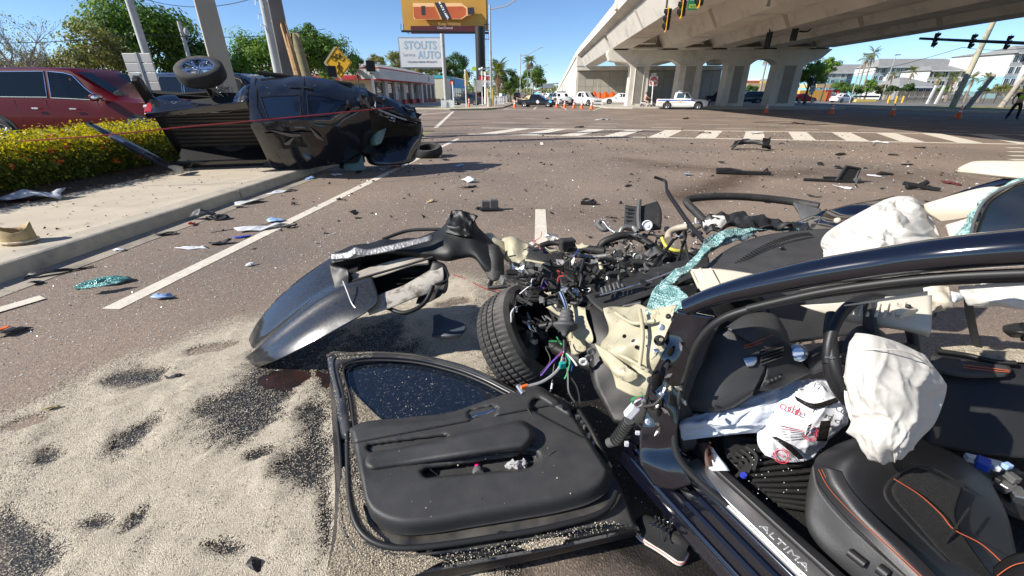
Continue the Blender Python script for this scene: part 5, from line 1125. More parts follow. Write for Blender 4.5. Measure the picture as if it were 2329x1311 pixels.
def person(name,label,loc,rz,J,top,bottom,hat=None,short=False,vest=None,sleeves=True):
 """J: joints in local metres, facing -y"""
 r=root(name,(0,0,0),label,'person')
 P=J;order=['pelvis','belly','chest','neck','head0','head1','shL','elL','wrL','haL','shR','elR','wrR','haR','hiL','knL','anL','toL','hiR','knR','anR','toR']
 ix={k:i for i,k in enumerate(order)};E_=[('pelvis','belly'),('belly','chest'),('chest','neck'),('neck','head0'),('head0','head1'),('chest','shL'),('shL','elL'),('elL','wrL'),('wrL','haL'),('chest','shR'),('shR','elR'),('elR','wrR'),('wrR','haR'),('pelvis','hiL'),('hiL','knL'),('knL','anL'),('anL','toL'),('pelvis','hiR'),('hiR','knR'),('knR','anR'),('anR','toR')]
 rd=dict(pelvis=(.15,.11),belly=(.14,.10),chest=(.16,.11),neck=.055,head0=.085,head1=.095,shL=.06,elL=.042,wrL=.03,haL=.035,hiL=.08,knL=.055,anL=.04,toL=.035)
 for k in('sh','el','wr','ha','hi','kn','an','to'):rd[k+'R']=rd[k+'L']
 vs=[P[k]for k in order];es=[(ix[a],ix[b])for a,b in E_];rs=[rd[k]for k in order]
 for s in 'LR':
  w=Vector(P['wr'+s]);h=Vector(P['ha'+s]);d=(h-w).normalized();u=d.cross(V(0,1,.1)).normalized()if abs(d.y)<.9 else V(1,0,0)
  for f_ in range(5):
   st=h+u*(f_-2)*.018 if f_ else w+(h-w)*.4+u*.035;dd=d if f_ else(d+u*.8).normalized();L_=(.05,.07,.08,.075,.06)[f_]
   vs+=[st,st+dd*L_*.6,st+dd*L_+V(0,-.012,0)];n=len(vs);es+=[(ix['ha'+s]if f_ else ix['wr'+s],n-3),(n-3,n-2),(n-2,n-1)];rs+=[.009,.009,.008]
 skin_mesh('body',vs,es,rs,M_skin,r)
 g=lambda*k:[P[a]for a in k]
 skin_mesh('trousers',g('pelvis','hiL','knL','anL','hiR','knR','anR')+[Vector(P['pelvis'])*.6+Vector(P['belly'])*.4],[(0,1),(1,2),(2,3),(0,4),(4,5),(5,6),(0,7)],[(.168,.13),.105,.075,.065,.105,.075,.065,(.16,.12)],bottom,r)
 sl=[P['elL'],P['elR']]if not short else[(Vector(P['shL'])+Vector(P['elL']))/2,(Vector(P['shR'])+Vector(P['elR']))/2]
 skin_mesh('shirt',g('belly','chest','shL','shR')+sl+[Vector(P['chest'])*.55+Vector(P['neck'])*.45],[(0,1),(1,2),(1,3),(2,4),(3,5),(1,6)],[(.165,.125),(.178,.13),.085,.085,.06,.06,.08],top,r)
 if vest:skin_mesh('vest',g('belly','chest')+[Vector(P['chest'])*.5+Vector(P['shL'])*.5,Vector(P['chest'])*.5+Vector(P['shR'])*.5],[(0,1),(1,2),(1,3)],[(.205,.17),(.225,.18),.12,.12],vest,r)
 for s in 'LR':
  a=Vector(P['an'+s]);t_=Vector(P['to'+s]);obj('shoe',MB().tube([a+V(0,.06,.01),a*.5+t_*.5,t_],[.05,.055,.042],10,flat=.75),M_boot,r,smooth=60)
 h0=Vector(P['head0']);h1=Vector(P['head1']);hc=(h0+h1)/2+V(0,0,.03);fw=V(0,-1,0)
 for s in(-1,1):
  obj('eye',MB().ellipsoid(hc+fw*.10+V(s*.035,0,.01),(.014,.008,.009),8,5),M_signblack,r);obj('ear',MB().ellipsoid(hc+V(s*.1,0,0),(.015,.03,.04),8,5),M_skin,r)
 obj('nose',MB().ellipsoid(hc+fw*.115+V(0,0,-.025),(.016,.025,.028),8,5),M_skin,r,smooth=60);obj('mouth',MB().ellipsoid(hc+fw*.098+V(0,0,-.065),(.028,.01,.008),8,4),mat('lips',(.35,.12,.1),.5),r)
 obj('hair',MB().ellipsoid(hc+V(0,.025,.045),(.105,.115,.095),14,8),M_hair,r,smooth=60)
 if hat:hb=hc+V(0,0,.09);obj('cap',MB().lathe(hb,(0,0,1),[(.125,-.02),(.13,.01),(.12,.07),(.08,.10),(.001,.105)],18).prism([hb+V(math.cos(a)*.11,-.09-.09*math.sin(a),-.012)for a in np.linspace(0,PI,8)],(0,0,.012)),hat,r,smooth=40)
 r.location=loc;r.rotation_euler=(0,0,rz);return r
Jst=dict(pelvis=V(0,0,.93),belly=V(0,-.01,1.10),chest=V(0,0,1.32),neck=V(0,-.01,1.50),head0=V(0,-.03,1.58),head1=V(0,-.03,1.68),shL=V(.2,0,1.40),elL=V(.30,.02,1.14),wrL=V(.26,-.14,.94),haL=V(.24,-.19,.88),shR=V(-.2,0,1.40),elR=V(-.31,.02,1.14),wrR=V(-.30,-.12,.93),haR=V(-.29,-.17,.87),hiL=V(.10,0,.88),knL=V(.17,-.02,.49),anL=V(.20,.03,.09),toL=V(.22,-.14,.04),hiR=V(-.10,0,.88),knR=V(-.18,-.03,.49),anR=V(-.24,.02,.09),toR=V(-.28,-.15,.04))
q=G(2300,272.5);po_=person('person','officer in lime vest and black cap standing at the right edge',(q.x,q.y,0),YAW-.6,Jst,M_trou,M_trou,hat=M_signblack,short=True,vest=M_vest);po_.scale=(1.12,)*3
q=G(1472,246.5);sc_=root('motor_scooter',(0,0,0),'white motor scooter by the pier with its rider','scooter');M_scw=mat('scooter_white',(.72,.72,.72),.3,coat=1)
tm_,rm_=wheel_mb(.24,.11)
for x in(-.62,.62):
 t2=MB();t2.add(tm_.v,tm_.f);t2.xf(Matrix.Translation((x,0,.24)));w_=obj('wheel',t2,M_rubber,sc_,smooth=50);t3=MB();t3.add(rm_.v,rm_.f);t3.xf(Matrix.Translation((x,0,.24)));obj('rim',t3,M_alu,w_)
obj('body',MB().tube([(.42,0,.36),(.05,0,.30),(-.3,0,.45),(-.75,0,.62)],[.10,.12,.17,.12],10),M_scw,sc_,smooth=60);obj('front_shield',MB().tube([(.5,0,.3),(.42,0,.6),(.40,0,.95)],[.13,.2,.12],10,flat=.4),M_scw,sc_,smooth=60)
obj('seat',MB().box((-.42,0,.74),(.7,.26,.1)),M_black,sc_,bevel=.04);obj('handlebar',MB().tube([(.30,-.32,1.03),(.40,0,.98),(.30,.32,1.03)],.018,6),M_black,sc_);obj('fork',MB().tube([(.42,0,.9),(.62,0,.24)],.03,6),M_steel,sc_);obj('front_mudguard',MB().tube([(.62+.28*math.cos(a),0,.24+.28*math.sin(a))for a in np.linspace(.4,2.5,8)],.05,6),M_scw,sc_);obj('headlight',MB().ellipsoid((.46,0,.93),(.06,.09,.07)),M_chrome,sc_);obj('mirror',MB().ellipsoid((.33,.3,1.18),(.02,.05,.035)),M_black,sc_)
sc_.location=(q.x,q.y,0);sc_.rotation_euler=(0,0,rad(4))
Jsc=dict(pelvis=V(0,0,.84),belly=V(0,-.03,1.00),chest=V(0,-.06,1.24),neck=V(0,-.08,1.42),head0=V(0,-.11,1.50),head1=V(0,-.12,1.60),shL=V(.18,-.06,1.33),elL=V(.24,-.28,1.15),wrL=V(.27,-.52,1.08),haL=V(.27,-.60,1.06),shR=V(-.18,-.06,1.33),elR=V(-.24,-.28,1.15),wrR=V(-.27,-.52,1.08),haR=V(-.27,-.60,1.06),hiL=V(.11,-.03,.82),knL=V(.16,-.45,.80),anL=V(.15,-.40,.40),toL=V(.15,-.56,.36),hiR=V(-.11,-.03,.82),knR=V(-.22,-.38,.66),anR=V(-.26,-.20,.10),toR=V(-.28,-.36,.04))
pr_=person('person','rider in pale shirt seated on the white scooter',(q.x-.38,q.y,0),rad(94),Jsc,mat('pink_shirt',(.65,.38,.32),.8),mat('tan_shorts',(.55,.36,.26),.8),short=True)
# overturned black pickup across the pavement
TR=root('overturned_pickup',(-6.1,10.5,.14),'crushed black pickup lying on its roof edge across the pavement','pickup truck')
ro=rad(122);fz=Vector((.950,.312,0)).normalized();cz_=V(fz.y,-fz.x,0)
U_=cz_*math.sin(ro)+Z*math.cos(ro);L_=-cz_*math.cos(ro)+Z*math.sin(ro)
MT=Matrix(((fz.x,L_.x,U_.x,0),(fz.y,L_.y,U_.y,0),(fz.z,L_.z,U_.z,0),(0,0,0,1)))
T0=Vector((-5.06,9.66,1.40));MT=Matrix.Translation(T0)@MT@Matrix.Diagonal((.88,.83,.83,1))
def tbend(p):
 x,y_,z_=p
 if x>.15 and y_>-.3:y_=-.3+(y_+.3)*(1-.22*smoothstep(.15,1.3,x)-.40*smoothstep(1.2,2.6,x))
 return(x,y_,z_)
def tobj(name,mb,m_,parent=None,bed=False,**kw):
 if bed:mb.v=[(x,y_*(.58+.3*smoothstep(-1.5,-1.0,x))if y_>0 else y_,z_)for x,y_,z_ in mb.v]
 mb.v=[tbend(p)for p in mb.v];mb.xf(MT);return obj(name,mb,m_,parent or TR,**kw)
M_trk=mat('truck_black_paint',(.006,.008,.014),.22,coat=1.0,spec=.6,var=(1.5,.3),dust=((.25,.24,.22),.12,3))
M_trkd=mat('truck_dusty_paint',(.008,.010,.016),.3,coat=.8,wear=((.30,.29,.27),5,.7))
M_under=mat('underbody_black',(.015,.014,.013),.8,var=(5,.5),wear=((.10,.07,.05),7,.6));M_lin=mat('bed_liner',(.010,.010,.010),.6,var=(6,.3));M_inside=mat('headliner_grey',(.16,.15,.14),.9)
st=[(-.95,.42,1.12,1.74,.96,.93,.70),(-.85,.38,1.13,1.80,.98,.95,.72),(-.2,.36,1.12,1.80,1.0,.97,.72),(.35,.36,1.10,1.76,1.0,.97,.70),(.75,.36,1.08,1.62,1.0,.97,.72),(1.25,.36,1.06,1.22,1.0,.96,.80),(1.42,.36,1.04,1.10,1.0,.95,.84)]
CS=CarShape(st);rows=[]
for x in np.linspace(-.95,1.42,18):
 zb,zm,zr,wb,wm,wr=CS.at(x)
 half=[(wb*.6,zb-.02),(wb*.95,zb),(wb,zb+.18),(wb*1.005,zb+(zm-zb)*.6),(wm,zm),((wm*.6+wr*.4),zm+(zr-zm)*.35),(wr*.97,zr-.06),(wr*.8,zr+.0),(wr*.35,zr-.02)]
 rows.append([V(x,-a,b-(.10*smoothstep(-.2,.8,x)if b>1.4 else 0))for a,b in half]+[V(x,a,b)for a,b in half[::-1]])
mb=MB().grid(rows);n0=len(rows[0]);mb.f+=[tuple(range(n0)),tuple(range((len(rows)-1)*n0,len(rows)*n0))[::-1]]
mb.jitter(.035,2.6,3);mb.v=[(a,b,c-.05*max(0,mnoise.noise(Vector((a*3,b*3,7)))))for a,b,c in mb.v];cab=tobj('cab',mb,M_trk,smooth=32)
def tside(x,t_,off=.008):zb,zm,zr,wb,wm,wr=CS.at(x);return V(x,wm+(wr*.97-wm)*t_+off,zm+(zr-.06-zm)*t_)
M_tglass=mat('truck_window_glass',(.012,.022,.045),.04,spec=1.0)
for poly,nm in(([(-.72,.10),(.05,.08),(.05,.88),(-.60,.90)],'side_window'),([(.20,.08),(1.02,.06),(.62,.82),(.20,.88)],'side_window')):
 q=[]
 for i in range(4):
  a,b=poly[i],poly[(i+1)%4]
  for k in range(4):t_=k/4;q.append(tside(a[0]+(b[0]-a[0])*t_,a[1]+(b[1]-a[1])*t_))
 w_=tobj(nm,MB().poly(q),M_tglass);tobj('window_seal',MB().tube(q+[q[0]],.012,5),mat('gap_black',(.002,.002,.002),.9))
def tlow(x,s,off=.006):zb,zm,zr,wb,wm,wr=CS.at(x);z_=zm+(zb+.1-zm)*s;return V(x,(wm+(wb*1.005-wm)*min(1,s*2.2))+off,z_)
for x,x2 in((-.80,-.86),(.12,.13),(1.12,1.18)):tobj('door_gap',MB().tube([tlow(x2,1),tlow(x2,.6),tlow(x,.2),tside(x,0),tside(x,.5),tside(x+(.1 if x<0 else-.08),.96)],.009,4),mat('gap_black',(.002,.002,.002),.9))
for x in(-.05,.98-.75):tobj('door_handle',MB().box(tlow(x,.28,.02),(.2,.04,.05)),M_trk,bevel=.015)
for x,s in((-.6,.35),(-.25,.42),(.35,.45),(-.55,.05)):tobj('chip',MB().ellipsoid(tlow(x,s,.004),(.018,.006,.018),6,4),M_chrome)
tobj('wing_mirror',MB().box(V(1.05,1.02,1.22),(.12,.18,.22)),M_black,bevel=.04)
tobj('sill_step',MB().tube([V(-.8,1.02,.36),V(1.1,1.02,.36)],.05,8),M_under)
tobj('torn_lining',MB().grid([[V(x,y_,1.80+.03*math.sin(9*x+3*y_)-(.10*smoothstep(-.2,.8,x)))for y_ in np.linspace(.0,.45,5)]for x in np.linspace(-.75,.45,9)]).jitter(.03,5),mat('crumpled_roof_skin',(.012,.012,.014),.3,coat=.6,bump=(6,.8)),smooth=40)
for a,b in(((-.6,.5),(.1,.35)),((.2,.55),(.38,.2)),((-.5,.1),(-.2,.3))):tobj('pale_scrape',MB().tube([V(a[0],a[1],1.80),V((a[0]+b[0])/2,(a[1]+b[1])/2-.05,1.815),V(b[0],b[1],1.79)],[.01,.05,.01],5,flat=.25,up=(0,0,1)),M_inside)
def side_grid(y0,sgn,bul,zt=1.20):
 rows=[]
 for i in range(15):
  row=[]
  for j in range(27):
   x=-3.02+2.03*j/26;d=abs(x+1.93);zl=.62+.05*math.sin(3*x)+(.0 if d>.6 else math.sqrt(max(0,.6**2-d*d))*.45)
   t_=i/14;z_=zl+(zt-zl)*t_;row.append(V(x,sgn*(y0+bul*math.sin(PI*min(1,max(0,(z_-.4)/.85)))-.06*smoothstep(-2.75,-3.02,x)),z_))
  rows.append(row)
 return MB().grid(rows)
bed=tobj('bed_side',side_grid(.94,1,.06),M_trkd,bed=True,smooth=60,solid=.02)
tobj('bed_side',side_grid(.94,-1,.06),M_trkd,smooth=60,solid=.02)
for s in(-1,1):tobj('inner_wall',MB().span(-3.0,-1.02,s*.78-.01,s*.78+.01,.70,1.18),M_lin,bed=True);tobj('bed_rail',MB().span(-3.02,-1.0,s*.77 if s>0 else-.97,s*.97 if s>0 else-.77,1.185,1.225),M_trk,bed=True,bevel=.02)
tobj('bed_floor',MB().span(-3.02,-1.0,-.77,.77,.66,.70),M_lin,bed=True);tobj('bed_front',MB().span(-1.03,-.99,-.95,.95,.45,1.23),M_lin,bed=True)
for k in range(13):tobj('floor_rib',MB().span(-2.95,-1.08,-.70+k*.116,-.645+k*.116,.70,.722),mat('rib_liner',(.045,.043,.040),.45),bed=True,bevel=.006)
tobj('wheel_box',MB().span(-2.35,-1.5,.55,.775,.70,.95),M_lin,bed=True,bevel=.05)
tl=tobj('tail_light',MB().prism([V(-3.04,.93,.78),V(-3.04,.99,.84),V(-3.04,.99,1.14),V(-3.04,.90,1.17)],(.14,.0,0)),mat('broken_tail_lamp',(.55,.04,.05),.15,coat=1),bed=True,bevel=.02)
tobj('lamp_clear',MB().box(V(-3.05,.95,.95),(.06,.10,.08)),mat('clear_lamp',(.7,.62,.62),.1),tl,bed=True)
for s in(-1,1):tobj('frame_rail',MB().span(-3.02,2.3,s*.52-.05,s*.52+.05,.34,.46),M_under,bevel=.01)
for x in(-2.8,-1.5,-.6,.6):tobj('cross_member',MB().span(x-.05,x+.05,-.42,.42,.42,.50),M_under)
tobj('axle',MB().cyl((-1.93,-.85,.38),(-1.93,.95,.38),.06,n=10).ellipsoid((-1.93,.05,.40),(.17,.2,.16)),M_under,smooth=60)
for s in(-1,1):tobj('leaf_spring',MB().tube([V(-2.6,s*.5,.42),V(-1.93,s*.5,.33),V(-1.2,s*.5,.45)],.035,6,flat=1.6),M_under)
tobj('exhaust',MB().tube([V(-2.95,-.6,.42),V(-2.2,-.55,.42),V(-1.2,-.3,.38),V(.8,-.25,.36)],.04,8),M_steel);tobj('fuel_tank',MB().span(-1.35,-.3,-.1,.32,.30,.52),M_under,bevel=.06)
tobj('rear_bumper',MB().span(-3.20,-3.05,-.95,.97,.40,.62),M_black,bevel=.03);tobj('bumper_bracket',MB().box(V(-3.1,.97,.44),(.12,.08,.1)),M_steel)
for k in range(9):tobj('brake_line',MB().tube([V(-1.93+random.uniform(-.2,.5),random.uniform(.1,.8),.36+random.uniform(-.05,.1))for _ in range(4)],.012,5),M_steel)
tm_,rm_=wheel_mb(.47,.30,36)
def twheel(x,y_,z_,flip,nm='wheel'):
 M=Matrix.Translation((x,y_,z_))@(Matrix.Identity(4)if not flip else Matrix.Rotation(PI,4,'Z'))
 a=MB();a.add(tm_.v,tm_.f);a.xf(M);w_=tobj('wheel',a,M_rubber,smooth=50);b=MB();b.add(rm_.v,rm_.f);b.xf(M);tobj('rim',b,M_chrome,w_,smooth=40)
twheel(-1.93,1.02,.36,False);twheel(-1.93,-.86,.40,True)
rows=[]
for i,x in enumerate(np.linspace(1.40,2.55,8)):
 k=(x-1.4)/1.15
 pf=[(.98,.42),(1.0,.7),(.93,1.0-.1*k),(.5,1.05-.25*k),(0,1.05-.3*k),(-.5,1.02-.3*k),(-.95,.9-.2*k),(-.98,.45),(0,.35)]
 rows.append([V(x,a*(1-.12*k),b)for a,b in pf])
mb=MB().grid(rows,close_u=True);mb.f.append(tuple(range(7*9,8*9)));mb.jitter(.13,3.2,4).jitter(.05,9,2);tobj('crushed_front',mb,M_under,smooth=30)
tobj('torn_fender',MB().grid([[V(x,.98+.05*math.sin(7*x),z_)for z_ in np.linspace(.5,1.05,6)]for x in np.linspace(1.3,2.5,12)]).jitter(.10,4.5,9),M_trkd,smooth=40,solid=.012)
for k in range(7):tobj('bright_shard',MB().box(V(1.25+.11*k,1.02-.04*k+random.uniform(-.04,.04),1.0+.03*k),(.10,.05,.07),Matrix.Rotation(random.uniform(0,3),3,'Y')),M_chrome)
g=random.Random(31)
for k in range(34):
 c=V(g.uniform(1.15,2.6),g.uniform(.45,1.05),g.uniform(.5,1.15));s_=g.uniform(.06,.2);R_=Matrix.Rotation(g.uniform(0,6),3,'X')@Matrix.Rotation(g.uniform(0,6),3,'Z')
 tobj('torn_panel',MB().grid([[c+R_@V((i-1.5)*s_*.7,(j_-1)*s_*g.uniform(.3,.8),g.uniform(-.35,.35)*s_)for i in range(4)]for j_ in range(3)]),g.choice((M_trk,M_trkd,M_under,M_black,M_alu)),solid=.008)
tobj('fender_liner',MB().grid([[V(1.75+.42*math.cos(a),y_,.45+.42*math.sin(a))for y_ in(.5,.8,.97)]for a in np.linspace(0,PI,9)]).jitter(.05,4),M_black,solid=.01)
tobj('bracket',MB().tube([V(1.3,.9,1.0),V(1.6,.98,1.15),V(2.1,.95,1.12),V(2.5,.7,1.0)],.03,6),M_steel)
def wp(px,py,t_):return at(px,py,t_)
rows=[[wp(838,262,9.7),wp(872,246,9.7),wp(905,250,9.75),wp(940,270,9.85),wp(962,285,10.0)],[wp(834,300,9.5),wp(870,295,9.45),wp(905,298,9.5),wp(938,305,9.6),wp(961,305,9.8)],[wp(832,340,9.4),wp(868,340,9.3),wp(900,342,9.35),wp(930,345,9.45),wp(952,340,9.65)],[wp(835,378,9.4),wp(868,378,9.25),wp(900,376,9.3),wp(928,374,9.4),wp(944,366,9.6)]]
obj('bonnet',MB().grid(rows),M_trk,TR,sub=2,solid=.03,smooth=180)
rows=[[wp(848,262,9.35),wp(862,258,9.3),wp(875,272,9.25)],[wp(840,290,9.25),wp(858,290,9.12),wp(878,290,9.15)],[wp(838,318,9.2),wp(852,325,9.05),wp(872,312,9.1)],[wp(845,330,9.2),wp(858,332,9.1),wp(868,326,9.1)]]
M_shat=mat('shattered_glass',(.25,.42,.42),.25,var=(30,.5),bump=(60,.9),trans=.35,spec=.8)
obj('shattered_windscreen',MB().grid(rows).jitter(.03,8),M_shat,TR,smooth=20,solid=.006)
rows=[[wp(798,283,9.35),wp(806,282,9.35)],[wp(800,315,9.3),wp(809,314,9.3)],[wp(797,345,9.25),wp(806,350,9.25)]]
obj('torn_trim',MB().grid(rows),mat('torn_trim_grey',(.35,.34,.36),.6),TR,solid=.02)
rows=[[wp(780,375,9.3),wp(800,360,9.3),wp(822,352,9.25)],[wp(782,388,9.2),wp(806,388,9.15),wp(832,386,9.1)]]
obj('glass_sheet',MB().grid(rows).jitter(.03,6),M_shat,TR,solid=.006)
obj('dark_pillar',MB().tube([wp(770,285,9.45),wp(785,330,9.35),wp(778,382,9.3)],.07,6),M_black,TR)
obj('crushed_roof',MB().grid([[wp(600+46*i,382-2*i,9.0+.05*i)+V(0,0,.0),wp(602+45*i,362-1.5*i,8.95+.06*i)+V(0,0,.0)]for i in range(6)]).jitter(.05,4),M_black,TR,solid=.03)
bm=root('torn_bumper',G(395,392,.15),'long dark torn bumper slanting from the hedge to the pavement','bumper')
ba,bb_=wp(203,282,7.75),wp(400,388,8.1);bd=(bb_-ba)
obj('bar',MB().tube([ba,ba+bd*.3,ba+bd*.65,bb_],[.05,.10,.12,.10],8,flat=.55),M_trk,bm,smooth=50)
obj('scuffed_plate',MB().tube([ba+bd*.25-cz_*-.04,ba+bd*.42-cz_*-.04],[.06,.05],6),M_alu,bm);obj('end_bracket',MB().box(bb_+V(.05,-.03,.02),(.22,.12,.14)).jitter(.04,6),M_alu,bm);obj('end_cap',MB().cyl(ba-bd*.02,ba+bd*.02,.05,n=8),M_black,bm)
t2=MB();t2.lathe((0,0,0),(0,0,1),[(.24,-.1),(.36,-.12),(.41,-.06),(.41,.06),(.36,.12),(.24,.1),(.24,-.1)],30);M=Matrix.Translation(G(966,361)+V(.0,.35,.16))@Matrix.Rotation(rad(14),4,'X');t2.xf(M)
thing('fallen_wheel',t2,M_rubber,'dark tyre lying flat at the front of the overturned pickup','tyre',smooth=50)
# debris on the road
M_sh=mat('black_plastic_shard',(.015,.015,.016),.5,var=(10,.4),bump=(40,.3));M_shg=mat('grey_plastic_shard',(.09,.09,.09),.6,var=(8,.3));M_blue_p=mat('pale_blue_plastic',(.30,.45,.72),.35,var=(5,.15));M_wht=mat('white_plastic',(.66,.67,.70),.4,var=(5,.12));M_dblue=mat('deep_blue_plastic',(.03,.05,.45),.4);M_tan=mat('tan_board',(.42,.32,.17),.8,var=(6,.2));M_paper=mat('white_paper',(.62,.66,.72),.7,var=(6,.1))
def shard(px,py,wpx,asp,hgt,m_,name,label,cat,seed=0,rot=None,z=0.0,folds=1.0,thick=.006):
 c=G(px,py,z);k=(c-V(0,0,EYE)).length/FPX*wpx/2;g=random.Random(seed*13+5);n=11;rows=[]
 a0=g.uniform(0,2*PI)if rot is None else rot;out=[g.uniform(.62,1.1)for _ in range(n)]
 for j in range(5):
  s=j/4;row=[]
  for i in range(n):
   a=2*PI*i/n;r_=max(.02,s)*out[i];x,y_=math.cos(a)*r_*k,math.sin(a)*r_*k*asp
   zz=hgt*(.5+.5*math.sin(2.2*folds*x/k+seed)*math.cos(1.7*folds*y_/k/max(.2,asp)+seed*2))*(.3+.7*(1-s*.6))+.006
   row.append(V(c.x+x*math.cos(a0)-y_*math.sin(a0),c.y+x*math.sin(a0)+y_*math.cos(a0),z+zz))
  rows.append(row)
 mb=MB().grid(rows,close_u=True).jitter(k*.16,2.2/k,seed).jitter(k*.05,6/k,seed);mb.v=[(a,b,max(z+.003,q))for a,b,q in mb.v];return thing(name,mb,m_,label,cat,smooth=22,solid=thick)
def bars(px,py,parts_,m_,name,label,cat,z=0.0):
 """parts_: list of (offset points in metres, radius) -> one bracket-like thing of several members"""
 c=G(px,py,z);r=root(name,c,label,cat)
 for nm,pts,rr,mm in parts_:obj(nm,MB().tube([c+V(*p)for p in pts],rr,6),mm or m_,r,smooth=40)
 return r
shard(85,452,92,.5,.16,mat('frosted_bag',(.55,.55,.58),.35,var=(6,.12),bump=(12,.5)),'plastic_bag','crumpled pale plastic bag at the foot of the hedge','bag',1,.3,.17,2.4)
q=G(46,552,.15);r_=root('torn_carton',q,'torn tan carton standing on the pavement','carton')
obj('wall',MB().grid([[q+V(.16*math.cos(a),.12*math.sin(a),z_*(1+.25*math.sin(2*a)))for a in np.linspace(0,2*PI,14)]for z_ in(.0,.05,.11,.17)]).jitter(.012,12),M_tan,r_,solid=.006,smooth=30);obj('rim',MB().tube([q+V(.17*math.cos(a),.13*math.sin(a),.03)for a in np.linspace(0,2*PI,15)],.012,6),mat('pale_board',(.6,.52,.38),.8),r_)
shard(236,646,100,.34,.05,mat('green_broken_glass',(.10,.30,.28),.15,var=(25,.6),bump=(70,1.0),spec=.9),'broken_window','strip of shattered green window glass on the lane edge','glass',2,.55,0,2)
shard(232,652,60,.3,.03,mat('green_broken_glass2',(.2,.45,.42),.2,var=(25,.6),bump=(70,1.0)),'broken_window','smaller pale sliver beside the strip of shattered green glass','glass',5,.55,0.05,2)
shard(368,680,44,.5,.05,M_blue_p,'paper_scrap','pale blue folded scrap right of the shattered glass','scrap',3,.3)
shard(443,566,66,.18,.02,M_wht,'plastic_strip','pale blue-white strip left of the black oval piece','plastic strip',4,.1)
shard(499,556,50,.4,.06,M_sh,'mirror_cover','black oval cover beside the white lane line','car part',6,.15)
shard(600,522,100,.28,.05,M_wht,'bumper_panel','white bent panel lying along the lane line','car part',7,.62,0,1.4)
shard(553,541,34,.35,.02,M_dblue,'plastic_strip','deep blue end of the panel on the lane line','plastic strip',8,.5)
shard(630,505,40,.5,.06,M_blue_p,'plastic_strip','pale blue curled shard above the white bent panel','plastic strip',9,.2)
shard(665,518,26,.4,.04,M_sh,'plastic_shard','small black shard right of the white bent panel','plastic shard',10)
shard(465,499,46,.6,.16,M_shg,'plastic_wedge','grey wedge of plastic in the gutter','plastic shard',11,.4)
shard(495,500,44,.5,.10,M_sh,'plastic_shard','torn black piece beside the grey wedge in the gutter','plastic shard',12)
shard(438,513,22,.5,.05,M_red,'lamp_shard','small red lamp shard left of the grey wedge','lamp shard',13)
shard(375,535,50,.3,.05,M_sh,'plastic_strip','dark strip in the gutter left of the red lamp shard','plastic strip',14,.4)
shard(140,622,120,.12,.05,M_sh,'rubber_seal','long dark rubber strip lying in the gutter','rubber strip',15,.75)
shard(85,647,22,.6,.05,M_sh,'plastic_shard','small black lump at the left end of the gutter strip','plastic shard',16)
shard(272,571,22,.5,.02,M_wht,'paper_scrap','small white scrap alone in the gutter','scrap',17)
shard(25,760,46,.5,.05,M_sh,'plastic_shard','black chip with orange edge at the far left of the lane','plastic shard',18);shard(10,752,22,.4,.02,M_orange,'plastic_shard','small orange sliver behind the black chip at the left','plastic shard',19)
shard(804,486,30,.5,.05,M_sh,'plastic_shard','black flat chip between the lane line and the fender','plastic shard',20)
shard(770,455,18,.5,.03,M_sh,'plastic_shard','tiny black chip by the middle of the lane line','plastic shard',21)
shard(980,460,24,.5,.04,M_tan,'stone','small tan stone left of the grey module','stone',22);shard(570,605,20,.6,.03,M_wht,'crumpled_foil','tiny crumpled foil on the lane left of the fender','scrap',23)
q=G(1115,478);r_=root('control_module',q,'grey-black plastic box module standing on the road','car part')
for dx,w_,h_ in((-.07,.12,.13),(.06,.12,.15)):obj('housing',MB().box(q+V(dx,0,h_/2+.01),(w_,.09,h_),.2),M_shg,r_,bevel=.01)
obj('lid',MB().box(q+V(0,-.06,.03),(.30,.10,.03),.15),M_sh,r_,bevel=.01);obj('bracket',MB().box(q+V(-.17,.02,.02),(.08,.06,.03),.4),M_sh,r_)
bars(1338,466,[('base_bar',((-.12,0,.03),(.1,-.02,.03)),.03,None),('loop',((-.1,0,.03),(-.06,.03,.08),(.0,.03,.09),(.02,0,.04)),.015,None),('arm',((.0,0,.04),(.08,.03,.07),(.12,0,.03)),.02,None)],M_sh,'engine_bracket','small black bracket lying left of the upright grille piece','car part')
shard(1066,415,40,.5,.12,M_paper,'crumpled_paper','crumpled white scrap with a black strip at its foot','scrap',24);shard(1062,428,48,.25,.03,M_sh,'plastic_strip','black strip below the crumpled white scrap','plastic strip',25,.1)
shard(1045,379,32,.5,.06,M_blue_p,'crumpled_paper','pale blue crumpled paper inside the shadow of the pickup','scrap',26)
shard(1563,400,22,.6,.12,M_blue_p,'paper_cup','crushed pale blue cup beyond the wiper arm','cup',27)
bars(1690,398,[('beam',((-.55,.05,.05),(.1,0,.04),(.55,-.02,.03)),.045,None),('flange',((-.55,.08,.08),(-.3,.05,.09),(-.05,.02,.05)),.05,None),('end_bracket',((.4,0,.05),(.48,.03,.13),(.52,0,.04)),.025,None)],M_sh,'bumper_beam','long black beam with end bracket in the middle of the road','car part')
q=G(1705,341);r_=root('wheel_liner',q,'crumpled black mudguard standing near the crossing','car part')
obj('shell',MB().grid([[q+V(-.55+.09*i,.25*math.sin(.5*i)-.2,.08+.28*math.sin(PI*min(1,i/11))*math.sin(.4+PI*j/5))+V(0,.06*j,0)for i in range(13)]for j in range(5)]).jitter(.10,4,3),M_sh,r_,solid=.01,smooth=30);obj('strut',MB().tube([q+V(-.62,-.15,.02),q+V(-.35,-.1,.30)],.03,6),M_sh,r_);obj('flap',MB().grid([[q+V(.35+.08*i,.02*j,.05+.10*j+.03*math.sin(3*i))for i in range(4)]for j in range(4)]).jitter(.05,6),M_sh,r_,solid=.012)
q=G(1925,416);r_=root('bracket_frame',q,'square black frame lying with a long arm on the road','car part')
